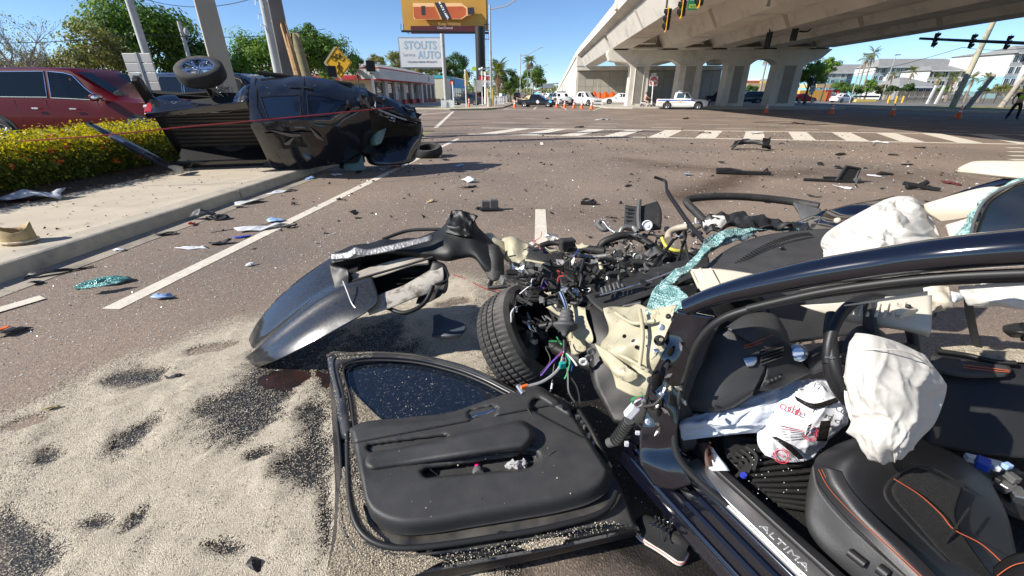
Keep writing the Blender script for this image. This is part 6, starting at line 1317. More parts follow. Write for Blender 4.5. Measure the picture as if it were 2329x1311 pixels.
fr=[V(-.2,0,.02),V(.12,-.02,.02),V(.2,.05,.26),V(-.05,.08,.30)]
obj('frame',MB().tube([q+p for p in fr]+[q+fr[0]],.035,6),M_sh,r_);obj('foot',MB().cyl(q+V(.12,-.04,.04),q+V(.2,-.02,.06),.06,n=10),M_shg,r_);obj('arm',MB().tube([q+V(-.2,.02,.03),q+V(-.75,.12,.03)],.03,6),M_sh,r_);obj('web',MB().poly([q+p for p in fr]),M_sh,r_,solid=.01)
bars(2096,433,[('main_strut',((-.25,.14,.10),(.22,-.1,.03)),.035,None),('rod',((-.25,.05,.04),(.2,.10,.05)),.025,None),('knuckle',((.05,.12,.06),(.16,.14,.12)),.05,None),('cross_arm',((-.24,0,.03),(-.2,.14,.1)),.03,None)],M_sh,'hinge_strut','black hinge strut lying at right beyond the airbag','car part')
bars(1895,407,[('strip',((-.2,0,.02),(.2,-.01,.02)),.025,None)],M_sh,'plastic_rod','thin dark rod left of the square black frame','car part')
shard(2161,419,30,.45,.05,mat('dark_red_plastic',(.12,.03,.03),.4),'lamp_shard','dark red lamp fragment right of the hinge strut','lamp shard',28);shard(2012,398,34,.5,.06,M_sh,'plastic_shard','dark flat scrap right of the square black frame','plastic shard',29);shard(1988,401,30,.5,.01,M_wht,'plastic_film','thin clear film beside the dark flat scrap','scrap',30);shard(1912,427,44,.2,.03,M_wht,'glass_sliver','pale glass sliver below the square black frame','glass',31)
shard(1429,424,30,.3,.03,M_sh,'plastic_strip','short black strip left of the wiper arm tip','plastic strip',32);shard(1852,449,30,.25,.03,M_sh,'plastic_strip','dark strip on the road above the passenger door frame','plastic strip',33);shard(1390,497,30,.2,.02,M_sh,'plastic_strip','thin dark strip left of the upright grille piece','plastic strip',34)
shard(1640,371,18,.6,.06,M_sh,'plastic_shard','small black lump below the crumpled mudguard','plastic shard',35);shard(1905,384,24,.5,.06,M_sh,'plastic_shard','small dark fragment above the square black frame','plastic shard',36);shard(1865,374,42,.25,.04,M_sh,'plastic_strip','thin torn strip left of the small dark fragment','plastic strip',37);shard(1910,353,40,.3,.05,M_sh,'plastic_strip','dark torn strip far right below the crossing','plastic strip',38);shard(2062,376,26,.3,.04,M_sh,'plastic_strip','small dark strip left of the white visor','plastic strip',39);shard(2030,354,18,.5,.05,M_sh,'plastic_shard','tiny dark lump on the right lane','plastic shard',40);shard(2090,337,20,.5,.05,M_sh,'plastic_shard','tiny dark lump beneath the right end of the crossing','plastic shard',41)
shard(1603,304,30,.4,.08,M_sh,'plastic_shard','dark flat piece on a bar of the crossing','plastic shard',42);shard(1722,305,36,.4,.10,M_wht,'crumpled_paper','white crumpled piece on a bar of the crossing','scrap',43);shard(2005,326,34,.3,.06,M_wht,'plastic_strip','white strip on the lower crossing line','plastic strip',44);shard(1372,273,40,.45,.06,M_wht,'hub_cap','pale wheel cover lying flat beyond the crossing','hub cap',45);shard(1558,271,40,.3,.06,M_sh,'plastic_strip','dark strip beyond the crossing below the white pickup','plastic strip',46);shard(1815,282,30,.5,.10,M_sh,'plastic_shard','small dark heap beyond the crossing at right','plastic shard',47);shard(1318,291,24,.5,.10,M_sh,'plastic_shard','dark lump at the left part of the crossing','plastic shard',48);shard(1245,271,14,.6,.08,M_sh,'plastic_shard','tiny dark lump left beyond the crossing','plastic shard',49)
shard(906,374,40,.4,.05,M_tan,'cardboard','tan cardboard at the nose of the overturned pickup','carton',50);shard(900,381,34,.4,.03,mat('red_paper',(.5,.12,.08),.7),'paper_scrap','red paper under the tan cardboard','scrap',51);shard(870,389,16,.6,.09,M_wht,'paper_cup','small white cup by the overturned pickup','cup',52);shard(706,408,24,.5,.05,M_blue_p,'paper_scrap','pale blue scrap beside the kerb under the pickup','scrap',53);shard(765,399,26,.4,.04,M_paper,'paper_scrap','white scrap in the gutter under the pickup','scrap',54);shard(818,393,34,.3,.03,M_sh,'plastic_strip','dark strip in the road below the pickup windscreen','plastic strip',55);shard(1012,365,26,.4,.05,M_sh,'plastic_shard','dark piece right of the loose tyre','plastic shard',56)
shard(570,462,60,.5,.05,mat('clear_film',(.6,.62,.6),.3),'plastic_film','pale crumpled film against the kerb','scrap',57,.6);shard(545,473,22,.5,.05,M_sh,'plastic_shard','dark lump at the end of the crumpled film','plastic shard',58);shard(645,437,60,.25,.02,M_wht,'plastic_strip','long pale strip lying at the kerb before the pickup','plastic strip',59,.75)
shard(395,861,30,.5,.03,M_sh,'plastic_shard','bluish-black chip on the granules left of the fender','plastic shard',60);shard(581,1292,40,.4,.03,M_sh,'plastic_shard','black torn bit on the granules near the bottom edge','plastic shard',61);shard(120,932,20,.3,.02,M_tan,'dry_leaf','tiny brown leaf on the granules','leaf',62,z=.01)
thing('loose_cable',MB().tube(catmull([G(480,530),G(545,520),G(600,512),G(620,505)],6),.006,5),M_sh,'thin dark cable crossing the lane edge above the white panel','cable')
def crumbs(n,box,size,m_,name,label,cat,seed,fall=None):
 g=np.random.default_rng(seed);x=g.uniform(box[0],box[1],n);y=g.uniform(box[2],box[3],n)
 if fall is not None:keep=fall(x,y,g);x,y=x[keep],y[keep]
 n=len(x);s=size*g.uniform(.35,1.4,n)**1.5;vs=np.zeros((n,4,3));R_=g.normal(size=(n,4,3));R_/=np.linalg.norm(R_,axis=2)[:,:,None]
 vs[:]=R_*s[:,None,None];vs[:,:,2]*=.6;vs[:,:,2]-=vs[:,:,2].min(1)[:,None]-.001;vs[:,:,0]+=x[:,None];vs[:,:,1]+=y[:,None]
 f=np.array([(0,1,2),(0,2,3),(0,3,1),(1,3,2)]);F_=(np.arange(n)[:,None,None]*4+f[None]).reshape(-1,3)
 return tag(mesh_obj(name,vs.reshape(-1,3),F_.tolist(),m_),label,cat,kind='stuff')
M_crumb=mat('glass_crumb',(.62,.66,.64),.1,spec=.9,rnd=0)
crumbs(26000,(-4.6,1.0,1.2,8.5),.006,M_crumb,'glass_crumbs','crumbs of safety glass scattered over the near lane','glass crumbs',3,lambda x,y,g:g.random(len(x))<np.clip(1.25-np.hypot((x+3.4)/2.6,(y-3.6)/3.4),.12,1))
crumbs(9000,(-3.5,12,4,20),.010,M_crumb,'glass_crumbs','crumbs of glass scattered over the far lanes','glass crumbs',4)
crumbs(1500,(-4.5,14,4,26),.022,M_sh,'plastic_crumbs','small black plastic crumbs scattered across the junction','plastic crumbs',5)
crumbs(500,(-4.5,12,3,22),.02,M_wht,'plastic_crumbs','small white plastic crumbs scattered across the junction','plastic crumbs',6)
crumbs(420,(-4.4,13,4.2,22),.042,M_sh,'plastic_fragments','loose black plastic fragments scattered over the junction','plastic fragments',8)
crumbs(160,(-4.4,13,4.2,24),.035,M_shg,'plastic_fragments','loose grey plastic fragments scattered over the junction','plastic fragments',9)
crumbs(40000,(-4.6,2.0,1.2,12),.0035,M_crumb,'glass_dust','fine glass dust over the near road','glass crumbs',11)
crumbs(300,(-7.4,-5.2,1,9),.016,M_sh,'pavement_crumbs','dark crumbs scattered on the pavement','plastic crumbs',7).location.z+=.155
# absorbent granules spread over the spill
HOLES=[(300,862,80,22,-.15),(555,930,130,62,-.55),(640,850,120,55,-.5),(300,1000,80,20,-.62),(700,1060,75,55,-.5),(715,950,40,60,.2),(215,1192,42,17,-.2),(312,1182,42,15,-.75),(110,1040,34,18,-.5),(590,1035,45,14,-.35),(480,795,60,9,-.2),(60,965,60,14,-.2),(520,1250,50,14,.1),(40,1260,100,70,.2),(740,1180,16,70,0),(830,830,130,80,-.4),(870,770,60,40,-.3),(1030,692,40,8,-.15),(680,800,120,50,-.5),(760,860,40,60,0)]
EDGE=[(-400,985),(0,915),(200,840),(330,790),(440,742),(560,705),(700,660),(850,620),(1000,600),(1110,612),(1200,640)]
def dens(x,y):
 px,py=pxof(x,y,0.0)
 if px>1180 or px<-350:return 0
 ey=np.interp(px,[a for a,b in EDGE],[b for a,b in EDGE]);d=smoothstep(-10,60,py-ey+26*fbm(x*2.2,y*2.2,5))
 d*=smoothstep(1190,1040,px+70*fbm(x*3,y*3,8))
 h=0
 for cx,cy,a,b,r in HOLES:
  dx,dy=px-cx,py-cy;u=dx*math.cos(r)+dy*math.sin(r);v=-dx*math.sin(r)+dy*math.cos(r)
  w=.42*fbm(x*7,y*7,cx*.01)+.2*fbm(x*22,y*22,cx*.01);h=max(h,.93*smoothstep(1.4,.55,math.hypot(u/a,v/b)+w))
 streak=.55+.6*fbm((x*.8+y*.6)*1.6,(x*-.6+y*.8)*5.0,1)
 base=smoothstep(-.1,.55,streak+.25)
 left=smoothstep(-250,330,px+(1311-py)*-.25+120)
 return max(.05*d,min(1,d*(1-h)*(.45+.55*base)*(.52+.48*left)))
lx=np.arange(-3.9,1.0,.022);ly=np.arange(.55,4.2,.022);D=np.array([[dens(x,y)for x in lx]for y in ly])
Hh_=np.array([[.004+D[j,i]*(.010+.022*max(0,fbm(lx[i]*5,ly[j]*5,2))+.022*max(0,fbm((lx[i]*.8+ly[j]*.6)*3,(ly[j]*.8-lx[i]*.6)*9,6)))for i in range(len(lx))]for j in range(len(ly))])
idx=-np.ones(D.shape,int);vs=[];cs=[];fs=[]
keep=np.zeros(D.shape,bool)
keep[:-1,:-1]=np.maximum.reduce([D[:-1,:-1],D[1:,:-1],D[:-1,1:],D[1:,1:]])>.03
def vid(j,i):
 if idx[j,i]<0:idx[j,i]=len(vs);vs.append((lx[i],ly[j],Hh_[j,i]));cs.append(D[j,i])
 return int(idx[j,i])
for j in range(len(ly)-1):
 for i in range(len(lx)-1):
  if keep[j,i]:fs.append((vid(j,i),vid(j,i+1),vid(j+1,i+1),vid(j+1,i)))
mb=MB();cc_=[G(672+88*math.cos(a)*(1+.25*fbm(math.cos(a)*2,math.sin(a)*2,4)),866+26*math.sin(a)*(1+.35*fbm(math.cos(a)*3,math.sin(a)*3,8)),.007)for a in np.linspace(0,2*PI,49)[:-1]];mb.poly(cc_)
tag(obj('fluid_pool',mb,mat('rusty_coolant',(.034,.013,.006),.35,var=(14,.4),two=((.012,.008,.006),9,.45,.6),bump=(150,.4))),'reddish brown fluid pooled below the bumper tip','fluid',kind='stuff')
def litter_mat():
 m=bpy.data.materials.new('absorbent_granule_layer');m.use_nodes=True;nt=m.node_tree;L=nt.links.new;b=nt.nodes['Principled BSDF'];b.inputs['Roughness'].default_value=.95
 ge=_n(nt,'ShaderNodeNewGeometry');vo=_n(nt,'ShaderNodeTexVoronoi');vo.inputs['Scale'].default_value=300;L(ge.outputs['Position'],vo.inputs['Vector'])
 sc=_n(nt,'ShaderNodeSeparateColor');L(vo.outputs['Color'],sc.inputs[0]);r=_n(nt,'ShaderNodeValToRGB');e=r.color_ramp.elements
 e[0].color=(.30,.26,.20,1);e[1].color=(.74,.66,.53,1);q=e.new(.25);q.color=(.50,.44,.35,1);q=e.new(.7);q.color=(.60,.52,.395,1);L(sc.outputs[0],r.inputs['Fac']);L(r.outputs[0],b.inputs['Base Color'])
 at_=_n(nt,'ShaderNodeVertexColor');at_.layer_name='cover';s2=_n(nt,'ShaderNodeSeparateColor');L(at_.outputs['Color'],s2.inputs[0])
 nz=_n(nt,'ShaderNodeTexNoise');nz.inputs['Scale'].default_value=26;nz.inputs['Detail'].default_value=5;L(ge.outputs['Position'],nz.inputs['Vector'])
 mm=_n(nt,'ShaderNodeMath',operation='MULTIPLY_ADD');L(nz.outputs['Fac'],mm.inputs[0]);mm.inputs[1].default_value=.5;mm.inputs[2].default_value=-.25
 ad=_n(nt,'ShaderNodeMath',operation='ADD');L(mm.outputs[0],ad.inputs[0]);L(s2.outputs[0],ad.inputs[1])
 gt=_n(nt,'ShaderNodeMath',operation='GREATER_THAN');L(ad.outputs[0],gt.inputs[0]);L(sc.outputs[1],gt.inputs[1]);L(gt.outputs[0],b.inputs['Alpha'])
 bp=_n(nt,'ShaderNodeBump');bp.inputs['Strength'].default_value=.9;bp.inputs['Distance'].default_value=.005;bp.invert=True;L(vo.outputs['Distance'],bp.inputs['Height']);L(bp.outputs[0],b.inputs['Normal'])
 return m
M_lit=litter_mat()
o=mesh_obj('absorbent_granules',vs,fs,M_lit,smooth=180);tag(o,'pale absorbent granules strewn over the dark fluid spill','granules',kind='stuff')
ca=o.data.color_attributes.new('cover','FLOAT_COLOR','POINT');arr=np.ones((len(vs),4));arr[:,0]=np.array(cs)**.8;arr[:,1]=arr[:,2]=0;ca.data.foreach_set('color',arr.ravel())
M_grain=mat('absorbent_grain',(.58,.51,.40),.95,var=(300,.4))
def grains(pts,size,name,label,seed=2):
 g=np.random.default_rng(seed);n=len(pts);s=size*g.uniform(.5,1.3,n);R_=g.normal(size=(n,4,3));R_/=np.linalg.norm(R_,axis=2)[:,:,None]
 v=R_*s[:,None,None]+np.asarray(pts)[:,None,:]+np.array((0,0,1))[None,None]*s[:,None,None]*.4
 f=np.array([(0,1,2),(0,2,3),(0,3,1),(1,3,2)]);F_=(np.arange(n)[:,None,None]*4+f[None]).reshape(-1,3)
 return tag(mesh_obj(name,v.reshape(-1,3),F_.tolist(),M_grain),label,'granules',kind='stuff')
flat=(D**1.1).ravel()+.012*(D.ravel()>0);pick=rng.choice(len(flat),70000,p=flat/flat.sum());jj,ii=np.unravel_index(pick,D.shape)
gp=np.stack([lx[ii]+rng.uniform(-.011,.011,len(ii)),ly[jj]+rng.uniform(-.011,.011,len(ii)),Hh_[jj,ii]],1)
grains(gp,.0022,'loose_grains','loose pale grains lying on the spread absorbent layer')
# wrecked sedan in the foreground
def PT(p):return at(p[0],p[1],p[2])
def spline_grid(rows,nu=6,nv=6):
 R1=[catmull([PT(p)if not isinstance(p,Vector)else p for p in r],nu)for r in rows]
 cols=[catmull([r[i]for r in R1],nv)for i in range(len(R1[0]))]
 return[[cols[i][j]for i in range(len(cols))]for j in range(len(cols[0]))]
def normals_of(g):
 nr,nc=len(g),len(g[0]);N_=[]
 for j in range(nr):
  row=[]
  for i in range(nc):
   a=g[j][min(i+1,nc-1)]-g[j][max(i-1,0)];b=g[min(j+1,nr-1)][i]-g[max(j-1,0)][i];n=a.cross(b)
   n=n.normalized()if n.length>1e-9 else Z
   if n.dot(V(0,0,EYE)-g[j][i])<0:n=-n
   row.append(n)
  N_.append(row)
 return N_
def sheet(name,rows,m_,parent,nu=6,nv=6,disp=None,solid=.004,smooth=180,crumple=None):
 """rows of (px, py, distance along the lens axis); splined, optionally displaced along its normal"""
 g=spline_grid(rows,nu,nv)
 if disp or crumple:
  N_=normals_of(g);nr,nc=len(g),len(g[0])
  g=[[g[j][i]+N_[j][i]*((disp(i/(nc-1),j/(nr-1))if disp else 0)+(crumple[0]*mnoise.noise(g[j][i]*crumple[1])if crumple else 0))for i in range(nc)]for j in range(nr)]
 jm,im=len(g)//2,len(g[0])//2;n_=0
 for j in range(0,len(g)-1,max(1,len(g)//6)):
  for i in range(0,len(g[0])-1,max(1,len(g[0])//6)):n_+=(g[j][i+1]-g[j][i]).cross(g[j+1][i]-g[j][i]).dot(V(0,0,EYE)-g[j][i])
 if n_<0:g=[r[::-1]for r in g]
 mb=MB().grid(g);return obj(name,mb,m_,parent,smooth=smooth,solid=solid)
def ridged(x,y,z,o=3):
 s=0;a=1;f=1
 for _ in range(o):s+=a*(1-abs(mnoise.noise(Vector((x*f,y*f,z)))))**3;a*=.5;f*=2.1
 return s
def cloth(name,rows,m_,parent,amp=.010,fu=3.0,fv=6.0,seed=1.0,nu=20,nv=20,rot=.5,n=26,hub=None):
 """limp fabric: sharp-crested creases of random length, some running out of a hub"""
 g=random.Random(int(seed*100));cr=[]
 for k in range(n):
  a=rot+g.gauss(0,.55);cx,cy=g.random(),g.random()
  if hub and k%2:cx,cy=hub[0]+g.gauss(0,.12),hub[1]+g.gauss(0,.12);a=g.uniform(0,2*PI)
  L=g.uniform(.2,.55);cr.append((cx,cy,math.cos(a),math.sin(a),L,g.uniform(.018,.06),g.choice((-1,1,1))*g.uniform(.5,1.3)))
 for k in range(n*2):a=rot+g.gauss(0,.9);cr.append((g.random(),g.random(),math.cos(a),math.sin(a),g.uniform(.06,.2),g.uniform(.008,.02),g.choice((-1,1))*g.uniform(.2,.5)))
 def dsp(u,v):
  w1=mnoise.noise(Vector((u*4,v*4,seed)))*.05;u2,v2=u+w1,v-w1;h=1.6*mnoise.noise(Vector((u*2.1,v*2.1,seed*3)))
  for cx,cy,c,s_,L,w,k in cr:
   du,dv=u2-cx,v2-cy;al=du*c+dv*s_;ac=abs(-du*s_+dv*c)
   if abs(al)<L and ac<w*5:h+=k*math.exp(-ac/w)*(1-(al/L)**2)
  e=min(u,1-u,v,1-v);return amp*h*smoothstep(0,.08,e)
 return sheet(name,rows,m_,parent,nu,nv,disp=dsp,solid=.003)
def tubepx(name,pts,r,m_,parent,n=8,k=5,**kw):return obj(name,MB().tube(catmull([PT(p)for p in pts],k),r,n,**kw),m_,parent,smooth=50)
def rand_r(pts,k,r0,r1):return r0
def crazed(name,c0,c1,sc=110):
 m=mat(name,c0,.22,spec=.9);nt=m.node_tree;L=nt.links.new;b=nt.nodes['Principled BSDF'];ge=_n(nt,'ShaderNodeNewGeometry')
 vo=_n(nt,'ShaderNodeTexVoronoi');vo.inputs['Scale'].default_value=sc;L(ge.outputs['Position'],vo.inputs['Vector']);sx=_n(nt,'ShaderNodeSeparateColor');L(vo.outputs['Color'],sx.inputs[0])
 nz=_n(nt,'ShaderNodeTexNoise');nz.inputs['Scale'].default_value=16;nz.inputs['Detail'].default_value=6;L(ge.outputs['Position'],nz.inputs['Vector'])
 ml=_n(nt,'ShaderNodeMath',operation='MULTIPLY');L(sx.outputs[0],ml.inputs[0]);L(nz.outputs['Fac'],ml.inputs[1]);r=_n(nt,'ShaderNodeMapRange');r.inputs[1].default_value=.1;r.inputs[2].default_value=.5;L(ml.outputs[0],r.inputs[0])
 mx=_n(nt,'ShaderNodeMix',data_type='RGBA');L(r.outputs[0],mx.inputs[0]);mx.inputs[6].default_value=(*c0,1);mx.inputs[7].default_value=(*c1,1);L(mx.outputs[2],b.inputs['Base Color'])
 bp=_n(nt,'ShaderNodeBump');bp.inputs['Distance'].default_value=.006;L(vo.outputs['Distance'],bp.inputs['Height']);L(bp.outputs[0],b.inputs['Normal']);return m
M_leath=mat('black_leather',(.014,.014,.015),.45,var=(3,.15),bump=(300,.06));M_fabric=mat('black_woven_fabric',(.018,.017,.016),.95,var=(200,.5),bump=(400,.6));M_trimb=mat('textured_black_trim',(.036,.036,.037),.48,var=(6,.15),bump=(350,.18),dust=((.20,.18,.15),.10,14))
M_airbag=mat('airbag_nylon',(.56,.535,.49),.75,var=(3,.06),bump=(25,.12),two=((.60,.55,.48),2.5,.55,.75));M_creamp=mat('cream_trim',(.58,.51,.40),.6,var=(3,.06));M_stitch=mat('orange_stitch',(.42,.09,.03),.7);M_seal=mat('rubber_seal',(.016,.016,.017),.5);M_body=mat('glossy_black_body',(.004,.0045,.009),.12,coat=1.0,spec=.7)
M_primer=mat('beige_primer',(.42,.38,.26),.5,var=(7,.22),coat=.3,bump=(9,.25),wear=((.07,.065,.06),9,.85));M_teal=crazed('laminated_glass_edge',(.10,.26,.25),(.55,.76,.72));M_mech=mat('engine_alloy',(.30,.29,.27),.45,.75,var=(18,.5),wear=((.05,.04,.035),14,.8));M_hose=mat('rubber_hose',(.020,.019,.018),.55,var=(15,.4));M_mechd=mat('oily_black_metal',(.02,.019,.018),.5,.3,var=(12,.5))
M_carpet=mat('black_carpet',(.012,.012,.012),.95,bump=(200,.6));M_matr=mat('rubber_mat',(.022,.021,.020),.6,var=(8,.3));M_satin=mat('satin_silver',(.55,.57,.60),.28,.9);M_dust=mat('dusty_black_plastic',(.028,.027,.026),.6,var=(9,.3),bump=(60,.2),wear=((.14,.12,.10),9,.35))
SD=root('wrecked_sedan',G(1600,1180,0),'wrecked black sedan, driver side open to the cabin, engine bay torn away','car')
sheet('floor_pan',[[(1500,960,1.75),(1700,930,1.85),(1950,930,1.85),(2250,950,1.75),(2450,980,1.7)],[(1560,1060,1.62),(1750,1030,1.70),(1950,1040,1.68),(2250,1060,1.62),(2450,1080,1.6)],[(1700,1180,1.46),(1850,1160,1.50),(2050,1160,1.50),(2300,1170,1.47),(2500,1180,1.45)],[(1870,1330,1.30),(1980,1330,1.30),(2150,1340,1.29),(2350,1340,1.29),(2550,1340,1.29)],[(1990,1450,1.18),(2100,1450,1.18),(2250,1460,1.17),(2450,1460,1.17),(2650,1460,1.17)]],M_carpet,SD,4,4,solid=.01)
mt=sheet('floor_mat',[[(1640,985,1.70),(1740,1000,1.67),(1860,1010,1.66)],[(1650,1030,1.63),(1750,1045,1.61),(1870,1060,1.60)],[(1700,1085,1.56),(1800,1110,1.53),(1900,1135,1.51)],[(1780,1140,1.49),(1850,1165,1.47),(1930,1190,1.45)]],M_matr,SD,4,4,solid=.008)
for k in range(11):
 f=k/10;a=(1655+115*f,1040+108*f,1.605-.125*f);b=(1840+80*f,1000+168*f,1.655-.205*f)
 tubepx('mat_rib',[(a[0],a[1],a[2]),((a[0]+b[0])/2+4,(a[1]+b[1])/2+2,(a[2]+b[2])/2-.004),(b[0],b[1],b[2])],.008,M_matr,mt,6,3)
for k in range(4):tubepx('mat_rib',[(1660+12*k,1035-6*k,1.61),(1690+10*k,1062-8*k,1.58),(1672+14*k,1088-6*k,1.555)],.007,M_matr,mt,6,4)
pts_=[tuple(at(random.uniform(1660,1850),random.uniform(1040,1150),1.52))for _ in range(60)]
for p in range(70):
 f=random.random();h_=random.random();c=at(1660+190*h_+70*f,1020+130*f-30*h_,1.60-.14*f);
 if p<46:obj('glass_bead',MB().ellipsoid(c+Z*.006,(.0018,.0018,.0018),5,4),M_crumb,mt)
S0=G(1440,1040,.22);sv=(G(1688,1311,.22)-S0).normalized()*.9;sn=V(-sv.y,sv.x,0).normalized();sn=sn if sn.dot(V(1,.5,0))>0 else-sn
def sill_loft(name,prof,m_,s0=0.0,s1=1.0,parent=SD,smooth=40):
 rows=[]
 for i in range(13):b=S0+sv*(s0+(s1-s0)*i/12);rows.append([b+sn*o+Z*h for o,h in prof])
 return obj(name,MB().grid(rows),m_,parent,smooth=smooth,solid=.003)
sill_loft('sill_outer',[(.05,-.17),(.02,-.14),(.0,-.105),(-.004,-.09),(.002,-.07),(.006,-.045),(.014,-.035),(.02,-.04),(.024,-.02),(.028,.005),(.036,.012),(.042,.006),(.045,.03),(.05,.05),(.058,.056),(.064,.05),(.068,.08),(.075,.098)],M_body,-.08,1.15,smooth=30)
scp=sill_loft('scuff_plate',[(.074,.096),(.082,.104),(.145,.104),(.155,.098)],mat('brushed_plate',(.42,.41,.40),.38,.8,var=(3,.15)),.20,1.15)
sill_loft('plate_border',[(.088,.1045),(.091,.107),(.094,.1045)],M_satin,.22,1.12,scp)
sill_loft('sill_inner',[(.155,.096),(.165,.108),(.185,.11),(.20,.10),(.215,.05),(.225,-.04)],M_seal,.10,1.15);sill_loft('sill_front',[(.07,.094),(.11,.10),(.16,.098)],M_body,.02,.2)
c_=S0+sv*.61+sn*.118+Z*.1072;td=sv.normalized();tu=td.cross(Z);tu=tu if tu.dot(sn)>0 else-tu;obj('lettering',text_mb('ALTIMA',.030,c_,td,tu,.0006,sx=1.5),mat('engraved_silver',(.62,.62,.62),.4,.5),scp)
rail=[(1560,700,1.44),(1620,676,1.38),(1700,654,1.30),(1850,622,1.17),(2000,598,1.06),(2150,578,.96),(2329,562,.87),(2460,556,.82)]
pts=catmull([PT(p)for p in rail],7);rr=[.033+.012*min(1,i/20)for i in range(len(pts))]
pil=obj('roof_pillar',MB().tube(pts,rr,20,flat=.85),M_body,SD,smooth=60)
tubepx('pillar_seal',[(1700,702,1.30),(1850,668,1.17),(2000,645,1.06),(2150,630,.965),(2329,622,.875),(2460,620,.82)],.011,M_seal,pil)
seal=[(1920,1340,1.245),(1700,1185,1.40),(1600,1105,1.475),(1545,1045,1.52),(1533,985,1.53),(1541,920,1.52),(1560,845,1.50),(1590,775,1.44),(1640,727,1.37),(1730,697,1.29),(1850,672,1.19),(2000,652,1.08),(2150,637,.98),(2329,630,.89),(2460,630,.84)]
tubepx('door_seal',seal,.0125,M_seal,SD,10)
hp=sheet('hinge_pillar',[[(1540,705,1.46),(1580,712,1.43),(1625,722,1.40)],[(1512,770,1.50),(1552,775,1.46),(1596,768,1.44)],[(1485,850,1.53),(1528,850,1.49),(1566,850,1.49)],[(1468,930,1.56),(1508,930,1.52),(1545,930,1.51)],[(1455,1000,1.58),(1500,1000,1.54),(1540,1000,1.52)],[(1458,1055,1.58),(1505,1060,1.54),(1550,1050,1.51)],[(1485,1105,1.56),(1530,1115,1.53),(1575,1100,1.50)]],M_body,SD,6,6,crumple=(.016,11),solid=.008)
obj('pillar_return',MB().grid(spline_grid([[(1545,705,1.46),(1515,770,1.50),(1488,850,1.53),(1470,930,1.56),(1457,1000,1.58)],[(1560,700,1.75),(1530,770,1.80),(1505,850,1.82),(1490,930,1.84),(1480,1000,1.85)]],4,4)),M_mechd,SD,solid=.006)
for px,py,r_ in((1505,745,.012),(1500,775,.02),(1493,800,.012),(1516,830,.012),(1480,865,.014),(1505,895,.010),(1475,960,.012),(1520,720,.010),(1470,905,.010)):
 c=at(px,py,1.475 if py<860 else 1.50);n=(V(0,0,EYE)-c).normalized();b_=obj('bolt',MB().lathe(c,n,[(.001,r_*.7),(r_*.55,r_*.7),(r_*.6,.002),(r_,.001),(r_,-.004)],12),M_alu if random.random()<.4 else M_mechd,hp,smooth=40)
for px,py,a,b in((1492,870,10,26),(1525,800,8,14),(1500,935,7,18)):c=at(px,py,1.475);n=(V(0,0,EYE)-c).normalized();obj('slot',MB().ellipsoid(c,(a*.0015,.004,b*.0015),12,6),mat('deep_black',(.001,.001,.001),.9),hp,smooth=60)
for k in range(16):
 px=1465+random.uniform(0,90);py=760+random.uniform(0,230);t_=1.47;d=at(px+random.uniform(-18,18),py+random.uniform(-22,22),t_-.02)
 obj('torn_edge',MB().tube([at(px,py,t_),(at(px,py,t_)+d)/2+V(0,-.006,.004),d],[.002,.007,.002],5),random.choice((M_alu,M_mech,M_primer)),hp)
pw_=sheet('inner_wing',[[(1375,705,1.80),(1430,690,1.74),(1490,705,1.62),(1545,695,1.50)],[(1385,745,1.74),(1425,740,1.66),(1480,750,1.56),(1528,745,1.49)],[(1365,790,1.72),(1420,790,1.60),(1465,800,1.54),(1510,800,1.50)],[(1375,830,1.66),(1420,850,1.58),(1450,855,1.56),(1480,860,1.54)],[(1405,880,1.64),(1430,895,1.60),(1448,905,1.58),(1466,910,1.57)]],M_primer,SD,9,9,crumple=(.034,11),solid=.004,smooth=30)
sheet('inner_wing',[[(1352,782,1.70),(1385,800,1.62),(1425,835,1.55)],[(1368,815,1.64),(1400,845,1.56),(1448,850,1.52)],[(1400,850,1.6),(1430,870,1.54),(1450,862,1.52)]],M_primer,SD,6,6,crumple=(.012,14),smooth=30)
for pts in([(1400,712,1.70),(1440,735,1.60),(1490,730,1.53)],[(1385,800,1.66),(1425,815,1.56),(1475,845,1.51)],[(1455,705,1.62),(1462,760,1.52),(1455,830,1.51)]):tubepx('pressed_ridge',pts,.008,M_primer,pw_,8)
for px,py in((1420,765),(1448,790),(1470,745),(1432,842),(1500,735)):obj('hole',MB().ellipsoid(at(px,py,1.56),(.008,.006,.008),10,6),mat('deep_black',(.001,.001,.001),.9),pw_,smooth=60)
sheet('torn_metal',[[(1240,700,2.3),(1280,690,2.2),(1330,700,2.1)],[(1290,750,2.2),(1315,760,2.1),(1345,770,2.0)],[(1300,810,2.15),(1330,800,2.1),(1345,785,2.05)]],M_primer,SD,7,7,crumple=(.03,8),smooth=30)
sheet('strut_tower',[[(1135,545,2.9),(1165,540,2.85),(1200,552,2.8)],[(1140,575,2.85),(1170,580,2.75),(1215,590,2.7)],[(1160,605,2.8),(1185,612,2.7),(1225,620,2.65)]],M_primer,SD,8,8,crumple=(.05,9),smooth=25)
sheet('torn_metal',[[(1090,540,2.9),(1120,532,2.9),(1150,560,2.85)],[(1095,552,2.85),(1125,560,2.8),(1150,585,2.8)]],M_primer,SD,6,6,crumple=(.03,12),smooth=25)
sheet('bulkhead',[[(1330,690,2.15),(1450,660,2.15),(1600,640,2.1),(1750,600,2.2)],[(1330,780,2.05),(1450,760,1.95),(1600,760,1.9),(1750,760,2.0)],[(1350,880,1.95),(1470,880,1.85),(1600,900,1.8),(1750,900,1.9)],[(1400,960,1.86),(1480,980,1.78),(1600,990,1.75),(1750,1000,1.75)]],M_mechd,SD,5,5,crumple=(.04,6))
